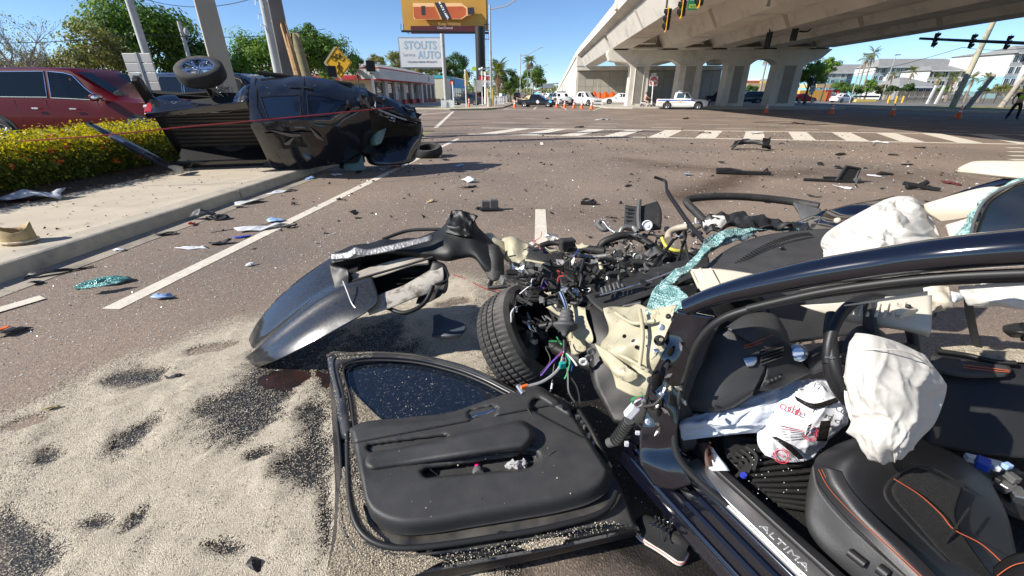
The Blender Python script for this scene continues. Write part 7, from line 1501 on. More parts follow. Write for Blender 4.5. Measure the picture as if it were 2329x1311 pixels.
cw=sheet('cowl_panel',[[(1330,668,2.22),(1400,640,2.25),(1480,612,2.3),(1560,590,2.35),(1612,584,2.35)],[(1345,690,2.12),(1415,664,2.15),(1490,636,2.2),(1565,610,2.25),(1615,600,2.28)],[(1370,712,2.05),(1430,690,2.05),(1500,662,2.1),(1570,632,2.15),(1618,616,2.2)]],M_dust,SD,6,6,crumple=(.012,8))
for k in range(6):tubepx('cowl_fin',[(1372+k*9,668-k*3,2.08),(1368+k*9,655-k*3,2.10)],.006,M_shg,cw,5,2)
tubepx('cowl_edge',[(1365,672,2.06),(1450,648,2.1),(1540,615,2.17)],.006,M_satin,cw)
ws_rows=[[(1478,690,1.70),(1510,632,1.92),(1560,600,2.1),(1600,560,2.25),(1650,527,2.4),(1740,518,2.5),(1860,520,2.5)],[(1492,698,1.67),(1530,645,1.88),(1576,609,2.06),(1616,568,2.22),(1672,536,2.37),(1752,524,2.46),(1862,524,2.48)]]
sheet('shattered_windscreen',ws_rows,M_teal,SD,8,6,crumple=(.03,14),solid=.006,smooth=20)
sheet('shattered_windscreen',[[(1468,705,1.64),(1490,650,1.78),(1505,640,1.8)],[(1500,712,1.6),(1520,690,1.66),(1540,655,1.76)],[(1560,700,1.55),(1575,688,1.56),(1590,690,1.55)]],M_teal,SD,8,8,crumple=(.025,16),solid=.006,smooth=20)
sheet('shattered_windscreen',[[(1600,545,2.32),(1660,520,2.45),(1720,530,2.45)],[(1590,590,2.2),(1640,560,2.3),(1700,545,2.4)]],mat('cracked_laminate',(.20,.30,.32),.2,var=(30,.7),bump=(60,1.0),alpha=.85),SD,8,8,crumple=(.03,12),smooth=20)
db=sheet('dashboard',[[(1600,612,2.2),(1650,570,2.3),(1720,540,2.36),(1800,526,2.38),(1900,520,2.36),(2050,520,2.3)],[(1625,625,2.08),(1680,600,2.12),(1760,570,2.15),(1850,555,2.15),(1950,550,2.12),(2080,545,2.1)],[(1680,640,1.95),(1740,630,1.96),(1810,615,1.96),(1900,600,1.95),(2000,590,1.92),(2110,575,1.9)],[(1740,690,1.80),(1800,690,1.80),(1870,680,1.80),(1950,670,1.78),(2030,660,1.76),(2130,640,1.75)],[(1750,780,1.76),(1810,780,1.76),(1880,770,1.76),(1950,760,1.74),(2030,740,1.72),(2130,720,1.70)]],M_trimb,SD,6,6,solid=.01)
for k in range(30):
 f=k/29;ax_=1672+165*f;ay_=598-68*(1-(1-f)**1.8);tubepx('vent_slot',[(ax_,ay_,2.135+.10*f),(ax_+14-4*f,ay_+6,2.118+.10*f)],.0045,mat('vent_black',(.003,.003,.003),.8),db,5,2)
obj('sensor',MB().ellipsoid(at(1776,563,2.13),(.016,.016,.008),12,6),M_signblack,db)
tubepx('dash_crease',[(1660,650,1.93),(1760,600,2.07),(1850,575,2.1)],.003,M_signblack,db,5)
kp=sheet('knee_panel',[[(1615,775,1.62),(1650,752,1.60),(1690,745,1.58),(1720,760,1.56)],[(1590,830,1.62),(1640,815,1.57),(1700,810,1.54),(1745,815,1.53)],[(1570,880,1.63),(1630,875,1.57),(1690,870,1.54),(1730,860,1.53)],[(1560,925,1.64),(1610,932,1.59),(1660,925,1.56),(1712,895,1.54)],[(1575,936,1.68),(1620,940,1.66),(1665,932,1.62),(1715,900,1.60)]],M_trimb,SD,7,7,solid=.012)
sheet('dash_end_cap',[[(1650,745,1.60),(1700,715,1.62),(1760,715,1.64),(1790,755,1.64)],[(1685,765,1.555),(1730,750,1.55),(1775,760,1.56),(1800,785,1.58)],[(1735,800,1.535),(1765,795,1.54),(1795,800,1.55),(1815,810,1.56)],[(1745,850,1.53),(1775,845,1.54),(1805,835,1.55),(1830,830,1.56)],[(1725,890,1.545),(1770,885,1.555),(1810,865,1.57),(1850,845,1.59)]],M_trimb,SD,7,7,solid=.012)
sheet('vent_accent',[[(1690,816,1.535),(1708,812,1.53),(1722,812,1.525)],[(1700,836,1.528),(1715,832,1.52),(1722,822,1.522)]],M_satin,SD,4,3,solid=.008)
sheet('air_vent',[[(1728,800,1.522),(1780,785,1.53)],[(1732,832,1.518),(1785,812,1.526)]],mat('vent_void',(.003,.003,.003),.6),SD,4,3,solid=.004)
for k in range(4):tubepx('vent_blade',[(1730,806+8*k,1.515),(1782,790+7*k,1.522)],.003,M_trimb,SD,5,2)
sheet('switch_panel',[[(1738,866,1.53),(1778,850,1.54)],[(1742,880,1.528),(1780,864,1.538)]],M_signblack,SD,3,3,solid=.004)
for k in range(4):obj('switch',MB().box(at(1747+9*k,869-4*k,1.522),(.007,.005,.006)),M_shg,SD)
for dy in(0,7):tubepx('stitching',[(1692,788+dy*.6,1.545),(1725,776+dy,1.54),(1757,762+dy,1.545)],.0015,M_stitch,SD,5)
obj('start_button',MB().lathe(at(1815,803,1.55),(V(0,0,EYE)-at(1815,803,1.55)).normalized(),[(.001,.012),(.018,.012),(.022,.006),(.030,.004),(.032,0)],20),M_satin,SD,smooth=40)
for py in(780,832):obj('trim_clip',MB().ellipsoid(at(1570+(800-py)*.2,py,1.60),(.022,.01,.028),12,6),M_shg,SD,smooth=60)
sheet('side_trim',[[(1600,745,1.60),(1640,735,1.57)],[(1572,800,1.62),(1612,790,1.60)],[(1552,880,1.63),(1590,870,1.62)],[(1545,960,1.63),(1575,960,1.64)],[(1552,1030,1.62),(1590,1020,1.63)]],M_trimb,SD,4,5,solid=.008)
tubepx('steering_column',[(1840,830,1.62),(1880,810,1.52),(1920,800,1.45)],.04,M_trimb,SD,10)
cW=at(1985,805,1.36);axW=(V(.30,-.86,.42)).normalized();uW=axW.cross(Z).normalized();wW=axW.cross(uW)
sw_=obj('steering_wheel',MB().tube([cW+(uW*math.cos(a)+wW*math.sin(a))*.185 for a in np.linspace(0,2*PI,41)],.0165,10,caps=False),M_leath,SD,smooth=60)
obj('hub',MB().lathe(cW-axW*.03,axW,[(.09,0),(.085,.03),(.06,.045),(.001,.05)],20),M_trimb,sw_,smooth=50)
for a in(0.0,PI,PI/2*3):obj('spoke',MB().tube([cW+(uW*math.cos(a)+wW*math.sin(a))*.06,cW+(uW*math.cos(a)+wW*math.sin(a))*.18],[.03,.018],8,flat=.5),M_trimb,sw_,smooth=50)
tubepx('wheel_rim',[(1893,715,1.36),(1888,760,1.33),(1893,810,1.31),(1905,850,1.30),(1925,885,1.30)],.0185,M_leath,sw_,12);obj('rim_seam',MB().tube([at(1876,812,1.298),at(1893,815,1.29),at(1912,812,1.30)],.0025,5),M_satin,sw_)
cloth('driver_airbag',[[(1945,757,1.30),(1985,762,1.25),(2040,778,1.25),(2092,802,1.28)],[(1928,815,1.28),(1985,815,1.19),(2070,825,1.19),(2142,860,1.25)],[(1925,880,1.26),(1985,880,1.15),(2070,890,1.14),(2153,888,1.24)],[(1945,950,1.26),(1995,950,1.16),(2070,955,1.14),(2128,960,1.22)],[(1985,1012,1.24),(2010,1015,1.14),(2060,1017,1.13),(2095,997,1.22)],[(2028,1038,1.23),(2038,1044,1.20),(2050,1046,1.20),(2062,1034,1.22)]],M_airbag,SD,.011,seed=1.0,rot=1.2,n=34,hub=(.25,.75))
cloth('driver_airbag_neck',[[(1920,880,1.29),(1935,890,1.27),(1955,900,1.26)],[(1925,930,1.28),(1945,940,1.25),(1965,950,1.24)],[(1950,990,1.27),(1965,985,1.25),(1985,985,1.23)]],M_airbag,SD,.008,2,5,3.0,8,8)
cloth('passenger_airbag',[[(2010,455,2.10),(2040,447,2.06),(2075,448,2.06),(2100,465,2.1)],[(1935,495,2.02),(2000,480,1.92),(2070,478,1.90),(2122,500,2.0)],[(1880,530,1.98),(1960,525,1.80),(2060,520,1.76),(2138,535,1.92)],[(1867,560,1.94),(1950,560,1.74),(2060,555,1.70),(2146,560,1.86)],[(1895,580,1.88),(1960,588,1.74),(2050,585,1.70),(2150,580,1.82)],[(1950,600,1.86),(1990,605,1.78),(2060,600,1.76),(2150,595,1.80)]],M_airbag,SD,.022,seed=5.0,rot=.5,n=40,hub=(.35,.75))
M_airbagb=mat('airbag_nylon_blue',(.62,.66,.72),.75,var=(3,.08),bump=(25,.12))
cloth('knee_airbag',[[(1555,945,1.66),(1640,930,1.66),(1730,895,1.66),(1800,870,1.68)],[(1545,965,1.62),(1640,950,1.58),(1730,925,1.58),(1800,905,1.62)],[(1548,985,1.62),(1640,975,1.58),(1730,960,1.58),(1790,950,1.62)],[(1550,1003,1.63),(1640,992,1.60),(1720,985,1.60),(1780,985,1.64)]],M_airbagb,SD,.010,4,4,7.0,rot=.2)
cloth('curtain_airbag',[[(2180,660,1.25),(2240,652,1.18),(2330,648,1.12),(2450,645,1.1)],[(2190,675,1.22),(2250,675,1.15),(2330,680,1.09),(2450,685,1.06)],[(2200,690,1.23),(2260,695,1.16),(2330,705,1.10),(2450,712,1.08)]],M_airbag,SD,.008,3,3,9.0,8,8)
tubepx('airbag_seam',[(1938,800,1.25),(1990,795,1.19),(2060,800,1.175),(2120,835,1.20)],.0025,mat('seam_thread',(.5,.47,.42),.8),SD,5)
pt_=sheet('pillar_trim',[[(1572,612,1.95),(1640,612,1.85),(1760,630,1.70)],[(1580,640,1.86),(1650,640,1.75),(1752,640,1.66)],[(1600,668,1.72),(1640,662,1.68),(1720,650,1.62)]],M_creamp,SD,6,6,solid=.01)
for a,b in(((1573,618,1.93),(1590,655,1.80)),((1592,612,1.92),(1607,640,1.82)),((1615,612,1.86),(1640,658,1.70))):tubepx('clip_tab',[a,b],.006,M_creamp,pt_,5,2)
rt_=sheet('roof_trim',[[(1820,695,1.50),(1900,690,1.42),(2000,676,1.36),(2120,672,1.32)],[(1850,706,1.47),(1930,712,1.40),(2010,710,1.34),(2120,712,1.29)],[(1900,722,1.44),(1980,735,1.37),(2050,745,1.32),(2118,752,1.27)],[(1902,728,1.46),(1982,742,1.39),(2052,752,1.34),(2112,768,1.30)]],mat('grey_beige_trim',(.48,.44,.37),.65,var=(4,.06)),SD,6,6,solid=.008)
for k in range(8):px=1925+k*19;tubepx('trim_rib',[(px,695-k*1.0,1.395-.011*k),(px-10,715+k*1.5,1.380-.012*k)],.0045,M_creamp,rt_,5,2)
obj('clip_box',MB().box(at(2055,706,1.315),(.055,.04,.025),.4),M_creamp,rt_,bevel=.004);obj('clip',MB().ellipsoid(at(2066,698,1.30),(.008,.008,.008),8,5),M_signblack,rt_)
cloth('torn_headliner',[[(2100,655,1.42),(2130,650,1.40),(2160,652,1.40)],[(2105,685,1.40),(2130,685,1.36),(2165,690,1.36)],[(2115,712,1.42),(2135,708,1.38),(2150,700,1.40)]],M_creamp,SD,.008,2,4,4.0,6,6);cloth('torn_headliner',[[(2150,660,1.5),(2175,665,1.48),(2200,668,1.48)],[(2150,690,1.5),(2170,690,1.47),(2192,680,1.48)]],mat('grey_cloth',(.45,.46,.46),.8),SD,.006,2,4,5.0,6,6)
sheet('rail_trim',[[(1920,694,1.20),(2050,672,1.12),(2110,662,1.09)],[(1920,697,1.20),(2050,680,1.12),(2110,672,1.09)]],M_creamp,SD,4,3,solid=.004);sheet('rail_trim',[[(2180,652,.985),(2329,640,.92),(2450,636,.88)],[(2180,660,.985),(2329,650,.92),(2450,646,.88)]],mat('grey_beige_trim2',(.42,.40,.36),.65),SD,4,3,solid=.004)
vs_=sheet('sun_visor',[[(2176,385,1.86),(2200,372,1.86),(2230,366,1.84),(2330,366,1.76),(2450,366,1.7)],[(2176,390,1.84),(2215,392,1.82),(2260,396,1.78),(2330,402,1.72),(2450,410,1.66)],[(2180,395,1.86),(2230,400,1.83),(2270,405,1.79),(2330,411,1.74),(2450,420,1.68)]],M_creamp,SD,6,6,solid=.015)
sheet('far_pillar_trim',[[(2100,465,2.02),(2180,440,1.9),(2250,425,1.8),(2300,432,1.72)],[(2108,485,2.0),(2180,472,1.86),(2240,458,1.78),(2285,448,1.72)],[(2140,505,1.95),(2190,498,1.86),(2230,485,1.8),(2262,470,1.74)]],M_creamp,SD,6,6,solid=.012)
sheet('headliner_edge',[[(2150,512,1.92),(2190,500,1.84),(2215,490,1.8)],[(2158,540,1.86),(2190,535,1.78),(2205,520,1.76)],[(2160,560,1.80),(2175,558,1.76),(2190,550,1.74)]],mat('pale_headliner',(.60,.56,.50),.9),SD,6,6,solid=.01)
sheet('far_roof_rail',[[(2090,470,2.06),(2200,430,1.9),(2300,402,1.78),(2450,370,1.66)],[(2092,478,2.05),(2205,441,1.89),(2310,414,1.77),(2450,384,1.65)]],M_body,SD,6,3,solid=.03)
rp=sheet('roof_panel',[[(2212,540,1.62),(2222,500,1.66),(2240,462,1.68),(2275,435,1.68),(2330,412,1.64),(2450,390,1.58)],[(2270,545,1.48),(2290,520,1.50),(2310,490,1.52),(2340,470,1.52),(2390,455,1.5),(2450,445,1.48)],[(2300,560,1.38),(2330,550,1.38),(2360,535,1.38),(2400,520,1.38),(2430,510,1.38),(2500,500,1.36)]],mat('tinted_roof_glass',(.008,.010,.010),.25,coat=.6,var=(4,.3)),SD,6,6,solid=.012)
sheet('shattered_edge',[[(2160,560,1.72),(2185,520,1.72),(2205,485,1.74),(2240,448,1.76),(2290,420,1.74),(2330,405,1.7)],[(2212,545,1.62),(2222,503,1.66),(2240,465,1.68),(2275,438,1.69),(2330,415,1.66),(2400,400,1.6)]],M_teal,rp,8,6,crumple=(.02,22),solid=.005,smooth=20)
tubepx('glass_seal',[(2208,545,1.61),(2216,503,1.65),(2236,462,1.67),(2275,433,1.67),(2330,410,1.63)],.006,M_shg,rp)
pd=tubepx('passenger_door_frame',[(1612,512,2.75),(1585,485,2.85),(1562,458,2.95),(1590,450,2.98),(1650,447,3.0),(1720,450,3.0),(1800,459,2.95),(1862,470,2.85)],.026,M_dust,SD,10,7)
sheet('mirror_corner',[[(1805,460,2.92),(1840,467,2.88),(1868,476,2.82)],[(1815,480,2.85),(1840,485,2.8),(1862,486,2.78)],[(1822,512,2.78),(1835,505,2.76),(1850,498,2.74)]],M_shg,SD,5,5,solid=.02)
sheet('passenger_door_skin',[[(1880,478,2.75),(1940,466,2.7),(2000,452,2.66),(2035,444,2.64)],[(1870,492,2.68),(1930,490,2.6),(1985,480,2.56),(2015,468,2.56)],[(1855,512,2.6),(1910,515,2.5),(1960,510,2.46),(1990,505,2.46)],[(1840,525,2.55),(1890,528,2.46),(1930,530,2.42),(1960,530,2.4)]],M_body,SD,6,6,crumple=(.02,7),solid=.03)
sheet('passenger_door_skin',[[(1790,515,2.72),(1830,495,2.74),(1880,476,2.76)],[(1800,525,2.66),(1840,512,2.66),(1885,500,2.66)],[(1830,530,2.6),(1860,525,2.58),(1890,520,2.56)]],M_body,SD,6,6,crumple=(.015,9),solid=.02)
obj('door_knob',MB().ellipsoid(at(1905,502,2.5),(.02,.02,.018),10,6),M_creamp,SD,smooth=60)
cb_=sheet('cabin_side_panel',[[(2130,800,1.72),(2200,806,1.68),(2290,815,1.62),(2450,830,1.55)],[(2128,845,1.68),(2200,855,1.64),(2290,866,1.58),(2450,880,1.5)],[(2120,930,1.64),(2200,945,1.60),(2290,955,1.55),(2450,970,1.48)],[(2105,1010,1.60),(2200,1030,1.56),(2290,1040,1.52),(2450,1050,1.45)]],M_leath,SD,6,6,solid=.03)
sheet('panel_armrest',[[(2120,808,1.665),(2200,820,1.62),(2296,832,1.57)],[(2118,832,1.64),(2200,845,1.60),(2300,845,1.55)],[(2128,848,1.645),(2200,860,1.60),(2290,858,1.56)]],M_trimb,cb_,6,6,solid=.02)
for dy in(0,6):tubepx('stitching',[(2190,830+dy,1.60),(2240,836+dy,1.575),(2296,843+dy*.6,1.545)],.0015,M_stitch,cb_,5)
cloth('fleece_cover',[[(2140,790,1.78),(2210,786,1.74),(2290,792,1.70),(2450,800,1.62)],[(2150,797,1.74),(2215,800,1.68),(2290,808,1.63),(2450,815,1.56)],[(2170,802,1.72),(2220,808,1.66),(2290,822,1.60),(2450,832,1.53)]],mat('cream_fleece',(.55,.48,.36),.95,bump=(180,1.0),var=(60,.2)),SD,.005,8,4,2.0,10,8)
tubepx('panel_edge',[(2130,798,1.70),(2200,808,1.655),(2260,822,1.60),(2310,826,1.57)],.009,M_mechd,cb_);tubepx('belt_strap',[(2203,660,1.60),(2204,700,1.66),(2212,745,1.70),(2222,788,1.72)],.016,M_seal,SD,6,flat=.3)
sheet('headrest',[[(2280,742,1.66),(2310,736,1.6),(2400,736,1.55)],[(2282,755,1.62),(2315,756,1.55),(2400,760,1.5)],[(2300,768,1.64),(2330,770,1.58),(2400,776,1.54)]],M_leath,SD,6,6,solid=.05)
st_=sheet('seat_cushion',[[(1960,990,1.46),(2010,972,1.46),(2080,985,1.44),(2170,1030,1.40),(2250,1090,1.36)],[(1885,1020,1.42),(1960,1015,1.34),(2060,1040,1.31),(2180,1090,1.30),(2290,1170,1.29)],[(1850,1060,1.40),(1920,1075,1.31),(2030,1110,1.27),(2170,1165,1.26),(2310,1250,1.25)],[(1880,1150,1.32),(1960,1165,1.25),(2080,1200,1.22),(2200,1250,1.22),(2330,1330,1.22)],[(1980,1240,1.22),(2060,1260,1.17),(2170,1300,1.16),(2280,1360,1.16),(2400,1420,1.16)],[(2110,1350,1.11),(2190,1380,1.08),(2300,1420,1.08),(2400,1460,1.08),(2500,1500,1.08)]],M_leath,SD,7,7,disp=lambda u,v:.010*math.sin(PI*min(1,max(0,(u-.28)/.5)))*-1,solid=.05)
sheet('fabric_insert',[[(2080,1060,1.242),(2130,1082,1.237),(2190,1110,1.235)],[(2030,1115,1.210),(2100,1150,1.203),(2175,1180,1.203)],[(2090,1195,1.165),(2150,1225,1.162),(2220,1260,1.165)],[(2160,1275,1.115),(2230,1310,1.110),(2290,1350,1.115)]],M_fabric,st_,6,6,solid=.004)
sheet('seat_bolster',[[(1850,1055,1.385),(1880,1062,1.34),(1915,1072,1.315)],[(1860,1100,1.35),(1900,1108,1.30),(1940,1118,1.275)],[(1905,1160,1.29),(1950,1168,1.245),(1995,1178,1.225)],[(1985,1240,1.20),(2040,1250,1.16),(2085,1262,1.145)],[(2080,1330,1.11),(2130,1340,1.08),(2180,1360,1.065)],[(2160,1400,1.05),(2220,1420,1.02),(2260,1440,1.0)]],M_leath,st_,6,6,solid=.02)
for off in(0,7):tubepx('stitching',[(1862+off,1068,1.352-off*.001),(1885+off,1110,1.312),(1935+off,1165,1.255),(2020+off,1245,1.167),(2110+off,1330,1.087)],.0009,M_stitch,st_,5)
tubepx('seat_seam',[(2034,1090,1.196),(2090,1125,1.189),(2140,1170,1.180),(2170,1205,1.170),(2235,1240,1.154),(2300,1300,1.128)],.0016,M_stitch,st_,6);tubepx('seat_seam',[(2205,1155,1.194),(2170,1205,1.168),(2140,1250,1.143)],.003,M_signblack,st_,6)
tubepx('insert_edge',[(2190,1105,1.223),(2110,1062,1.233),(2055,1070,1.226),(2012,1120,1.203),(2060,1185,1.163),(2150,1275,1.108)],.004,M_signblack,st_,6)
sb_=sheet('seat_base',[[(1848,1058,1.395),(1856,1100,1.36),(1895,1160,1.30),(1980,1242,1.21),(2080,1334,1.12),(2150,1400,1.06)],[(1836,1110,1.40),(1840,1150,1.36),(1880,1200,1.31),(1960,1275,1.22),(2050,1350,1.15),(2120,1410,1.1)],[(1832,1165,1.40),(1836,1200,1.36),(1870,1245,1.31),(1930,1300,1.25),(2010,1370,1.18),(2080,1420,1.13)],[(1850,1205,1.42),(1858,1235,1.38),(1890,1275,1.33),(1930,1320,1.28),(1990,1380,1.22),(2060,1440,1.16)]],M_trimb,st_,6,6,solid=.02)
for p,q,r_ in(((1930,1255,1.235),(1968,1285,1.20),.013),((1998,1292,1.18),(2020,1310,1.16),.016)):tubepx('seat_switch',[p,q],r_,M_signblack,sb_,10,2)
sheet('seat_back',[[(2258,1290,1.10),(2300,1262,1.08),(2360,1255,1.06),(2480,1260,1.04)],[(2262,1330,1.06),(2320,1310,1.02),(2380,1305,1.0),(2480,1310,.98)],[(2280,1380,1.0),(2340,1370,.97),(2400,1370,.95),(2480,1370,.94)]],M_leath,st_,6,6,solid=.05);tubepx('stitching',[(2268,1310,1.06),(2310,1284,1.035),(2380,1275,1.01)],.0009,M_stitch,st_,5)
cn=sheet('centre_console',[[(2190,1040,1.60),(2260,1055,1.58),(2400,1080,1.55)],[(2210,1080,1.50),(2280,1110,1.47),(2420,1150,1.44)],[(2250,1130,1.42),(2310,1170,1.38),(2430,1210,1.35)]],M_mechd,SD,6,6,crumple=(.02,16),solid=.02)
for px,py,sz,m_ in((2235,1055,.05,M_pblue),(2262,1062,.03,M_wht),(2290,1060,.03,M_blue_p),(2285,1105,.05,M_alu),(2310,1125,.06,M_alu),(2270,1090,.03,M_signblack),(2300,1085,.04,M_shg),(2320,1150,.04,M_alu)):obj('bracket',MB().box(at(px,py,1.44),(sz,sz*.7,sz*.6),random.uniform(0,2)),m_,cn,bevel=.004)
obj('printed_strip',MB().box(at(2238,1050,1.50),(.10,.025,.02),-.35),M_wht,cn)
cT=at(1196,772,2.50);aT=V(.74,-.20,.60).normalized();nT=96;R0,W0=.325,.225
prof=[(R0*.64,-.40),(R0*.70,-.5),(R0*.86,-.52),(R0*.955,-.46),(R0*.985,-.40),(R0*.99,-.27),(R0*.965,-.26),(R0*.965,-.22),(R0*.995,-.21),(R0,-.08),(R0*.97,-.07),(R0*.97,-.03),(R0,-.02),(R0,.12),(R0*.97,.13),(R0*.97,.17),(R0*.995,.18),(R0*.985,.36),(R0*.955,.45),(R0*.86,.52),(R0*.70,.5),(R0*.66,.42),(R0*.63,.30)]
u_=aT.orthogonal().normalized();w_=aT.cross(u_);rows=[]
for r_,h in prof:
 row=[]
 for k in range(nT*2):
  a=PI*k/nT;rr=r_;
  if r_>R0*.98 and k%3==0:rr=r_-.006
  row.append(cT+aT*(h*W0)+(u_*math.cos(a+.06*h)+w_*math.sin(a+.06*h))*rr)
 rows.append(row)
wh=obj('front_wheel',MB().grid(rows,close_u=True),mat('tread_rubber',(.028,.027,.026),.8,var=(20,.25),dust=((.30,.27,.23),.55,5)),SD,smooth=30)
obj('rim',MB().lathe(cT,aT,[(R0*.63,W0*.32),(R0*.60,W0*.30),(R0*.58,W0*.0),(R0*.54,-W0*.2),(R0*.3,-W0*.3),(.001,-W0*.3)],40),mat('dark_rim',(.02,.02,.02),.4,.6),wh,smooth=40)
obj('brake_disc',MB().lathe(cT-aT*.02,aT,[(.001,.02),(.13,.02),(.135,.012),(.135,0)],36),M_mechd,wh,smooth=30)
obj('hub',MB().lathe(cT+aT*.0,aT,[(.06,0),(.055,.05),(.03,.06),(.03,.11),(.022,.11),(.022,.04),(.001,.04)],24),M_mech,wh,smooth=40)
obj('hub_ring',MB().tube([at(1210,742,2.35)+(u_*math.cos(a)+w_*math.sin(a))*.034 for a in np.linspace(0,2*PI,21)],.009,8),M_chrome,wh,smooth=50)
for k in range(5):a=k*1.26;obj('stub',MB().tube([at(1210,742,2.35)+(u_*math.cos(a)+w_*math.sin(a))*.03,at(1210,742,2.38)+(u_*math.cos(a)+w_*math.sin(a))*.085],[.01,.006],6),M_mech,wh)
tubepx('knuckle',[(1155,705,2.55),(1180,725,2.45),(1210,742,2.4),(1240,770,2.4)],.035,M_mechd,SD,8);tubepx('lower_arm',[(1240,780,2.4),(1300,810,2.25),(1370,840,2.1)],.04,M_mechd,SD,8);tubepx('drive_shaft',[(1215,745,2.4),(1290,730,2.3),(1350,700,2.3)],.022,M_mechd,SD,8)
tubepx('strut',[(1195,600,2.62),(1215,640,2.55),(1228,690,2.45)],.055,M_mechd,SD,12);
for k in range(7):c=PT((1203+3.5*k,625+9*k,2.56-.012*k));obj('spring_coil',MB().tube([c+V(math.cos(a)*.085,math.sin(a)*.085,.006*a)for a in np.linspace(0,2*PI,15)],.010,6),M_hose,SD,smooth=60)
bt_=tubepx('damper_rod',[(1275,665,2.15),(1288,700,2.10),(1288,730,2.06)],[.012]*11,M_chrome,SD,8)
c0,c1=at(1290,705,2.06),at(1284,775,2.02);ad=(c1-c0).normalized();L0=(c1-c0).length
bo=obj('rubber_boot',MB().lathe(c0,ad,[(.022,0),(.032,.01),(.030,.02),(.036,.03),(.034,.042),(.040,.05),(.040,.062),(.06,.075),(.062,.085),(.045,.10),(.022,.112),(.012,.13),(.001,.135)],24),M_shg,SD,smooth=35)
M_wires=[mat('wire_'+n,c,.5)for n,c in(('grey',(.3,.3,.3)),('purple',(.18,.08,.4)),('green',(.03,.3,.1)),('white',(.7,.7,.7)),('red',(.5,.05,.05)),('blue',(.06,.12,.45)),('black',(.015,.015,.015)),('orange',(.65,.15,.03)))]
hn=tubepx('wiring_harness',[(1284,775,2.02),(1284,795,2.0),(1283,812,1.98)],.011,M_hose,SD,8)
for k,(m_,pts)in enumerate(((M_wires[0],[(1283,800,1.99),(1270,840,1.95),(1235,868,1.92),(1195,880,1.9)]),(M_wires[1],[(1280,800,1.99),(1255,825,1.95),(1230,855,1.94)]),(M_wires[2],[(1286,805,1.98),(1296,820,1.95),(1290,850,1.93),(1284,862,1.93)]),(M_wires[3],[(1288,805,1.98),(1302,818,1.95),(1312,832,1.94)]),(M_wires[6],[(1286,810,1.98),(1292,850,1.93),(1294,890,1.9),(1308,915,1.88)]),(M_wires[6],[(1290,850,1.94),(1312,880,1.9),(1320,920,1.86)]),(M_wires[6],[(1262,820,1.96),(1256,870,1.93),(1252,892,1.92)]),(M_wires[3],[(1256,872,1.925),(1254,885,1.92)]),(M_wires[4],[(1280,803,1.97),(1272,808,1.96)]),(M_wires[5],[(1288,808,1.98),(1300,830,1.95),(1298,845,1.94)]))):tubepx('wire',pts,.0045 if k not in(0,4)else .007,m_,hn,6)
obj('teal_connector',MB().box(at(1279,831,1.94),(.03,.02,.03),.3),mat('teal_plastic',(.02,.35,.30),.4),hn,bevel=.003);obj('orange_cap',MB().box(at(1193,880,1.9),(.035,.015,.015),.5),M_wires[7],hn);obj('bright_tube',MB().cyl(at(1178,877,1.92),at(1190,895,1.9),.013,n=12),M_satin,hn)
for px,py in((1340,815),(1345,800),(1327,823)):obj('grommet',MB().tube([at(px,py,1.95)+V(.016*math.cos(a),0,.016*math.sin(a))for a in np.linspace(0,2*PI,13)],.006,6),M_shg if px!=1327 else M_white,hn)
cd=tubepx('ribbed_conduit',[(1385,1008,1.72),(1405,1000,1.68),(1420,975,1.64),(1432,955,1.60)],.020,M_shg,SD,12,8)
for k in range(9):f=k/8;c=PT((1400+30*f,1002-42*f,1.685-.075*f));obj('conduit_ring',MB().lathe(c,(PT((1432,955,1.60))-PT((1400,1002,1.685))).normalized(),[(.024,-.003),(.025,.003),(.020,.004)],14),M_dust,cd)
obj('white_plug',MB().box(at(1437,935,1.58),(.035,.03,.06),Matrix.Rotation(.5,3,'Y')),M_wht,SD,bevel=.006)
for k in range(12):tubepx('wire',[(1440+k,925+random.uniform(-4,4),1.58),(1448+random.uniform(-12,14),915+random.uniform(-10,6),1.55),(1458+random.uniform(-3,6),905+random.uniform(-8,4),1.545)],.0025,M_wires[k%7],SD,5)
tubepx('conduit',[(1465,925,1.54),(1490,920,1.51),(1508,900,1.50)],.008,M_hose,SD);obj('white_clip',MB().box(at(1425,1010,1.64),(.014,.012,.018)),M_wht,SD);obj('white_clip',MB().box(at(1450,985,1.58),(.015,.01,.012)),M_wht,SD)
en=sheet('engine_block',[[(1230,620,2.9),(1350,590,2.95),(1500,570,3.0),(1600,560,2.9)],[(1240,680,2.6),(1350,650,2.65),(1480,620,2.7),(1580,600,2.65)],[(1260,740,2.4),(1350,710,2.4),(1450,680,2.4),(1550,640,2.4)]],M_mechd,SD,7,7,crumple=(.10,5),solid=.06,smooth=30)
g=random.Random(21)
for k in range(230):
 px=g.uniform(1250,1600);py=g.uniform(500,690);py=max(py,700-(px-1250)*.25-110);t_=2.5+(655-py)*.0035+g.uniform(-.1,.15);c=at(px,py,t_);s=g.uniform(.006,.034);m_=g.choice((M_mech,M_mech,M_mechd,M_hose,M_alu,M_dust,M_shg,M_alu,M_primer))
 ty=g.random();rt__=Matrix.Rotation(g.uniform(0,6),3,'Z')@Matrix.Rotation(g.uniform(0,6),3,'X')
 if ty<.45:obj('casting',MB().box(c,(s*1.6,s,s*.8),rt__).jitter(s*.2,20,k),m_,en,bevel=.003)
 elif ty<.8:obj('fitting',MB().cyl(c,c+rt__@V(0,0,s*1.8),s*.5,s*.4,10),m_,en,smooth=40)
 else:obj('pipe',MB().tube(catmull([c,c+rt__@V(s*2,0,s),c+rt__@V(s*3,s*2,0),c+rt__@V(s*4,s*3,s)],4),s*.3,7),m_,en,smooth=50)
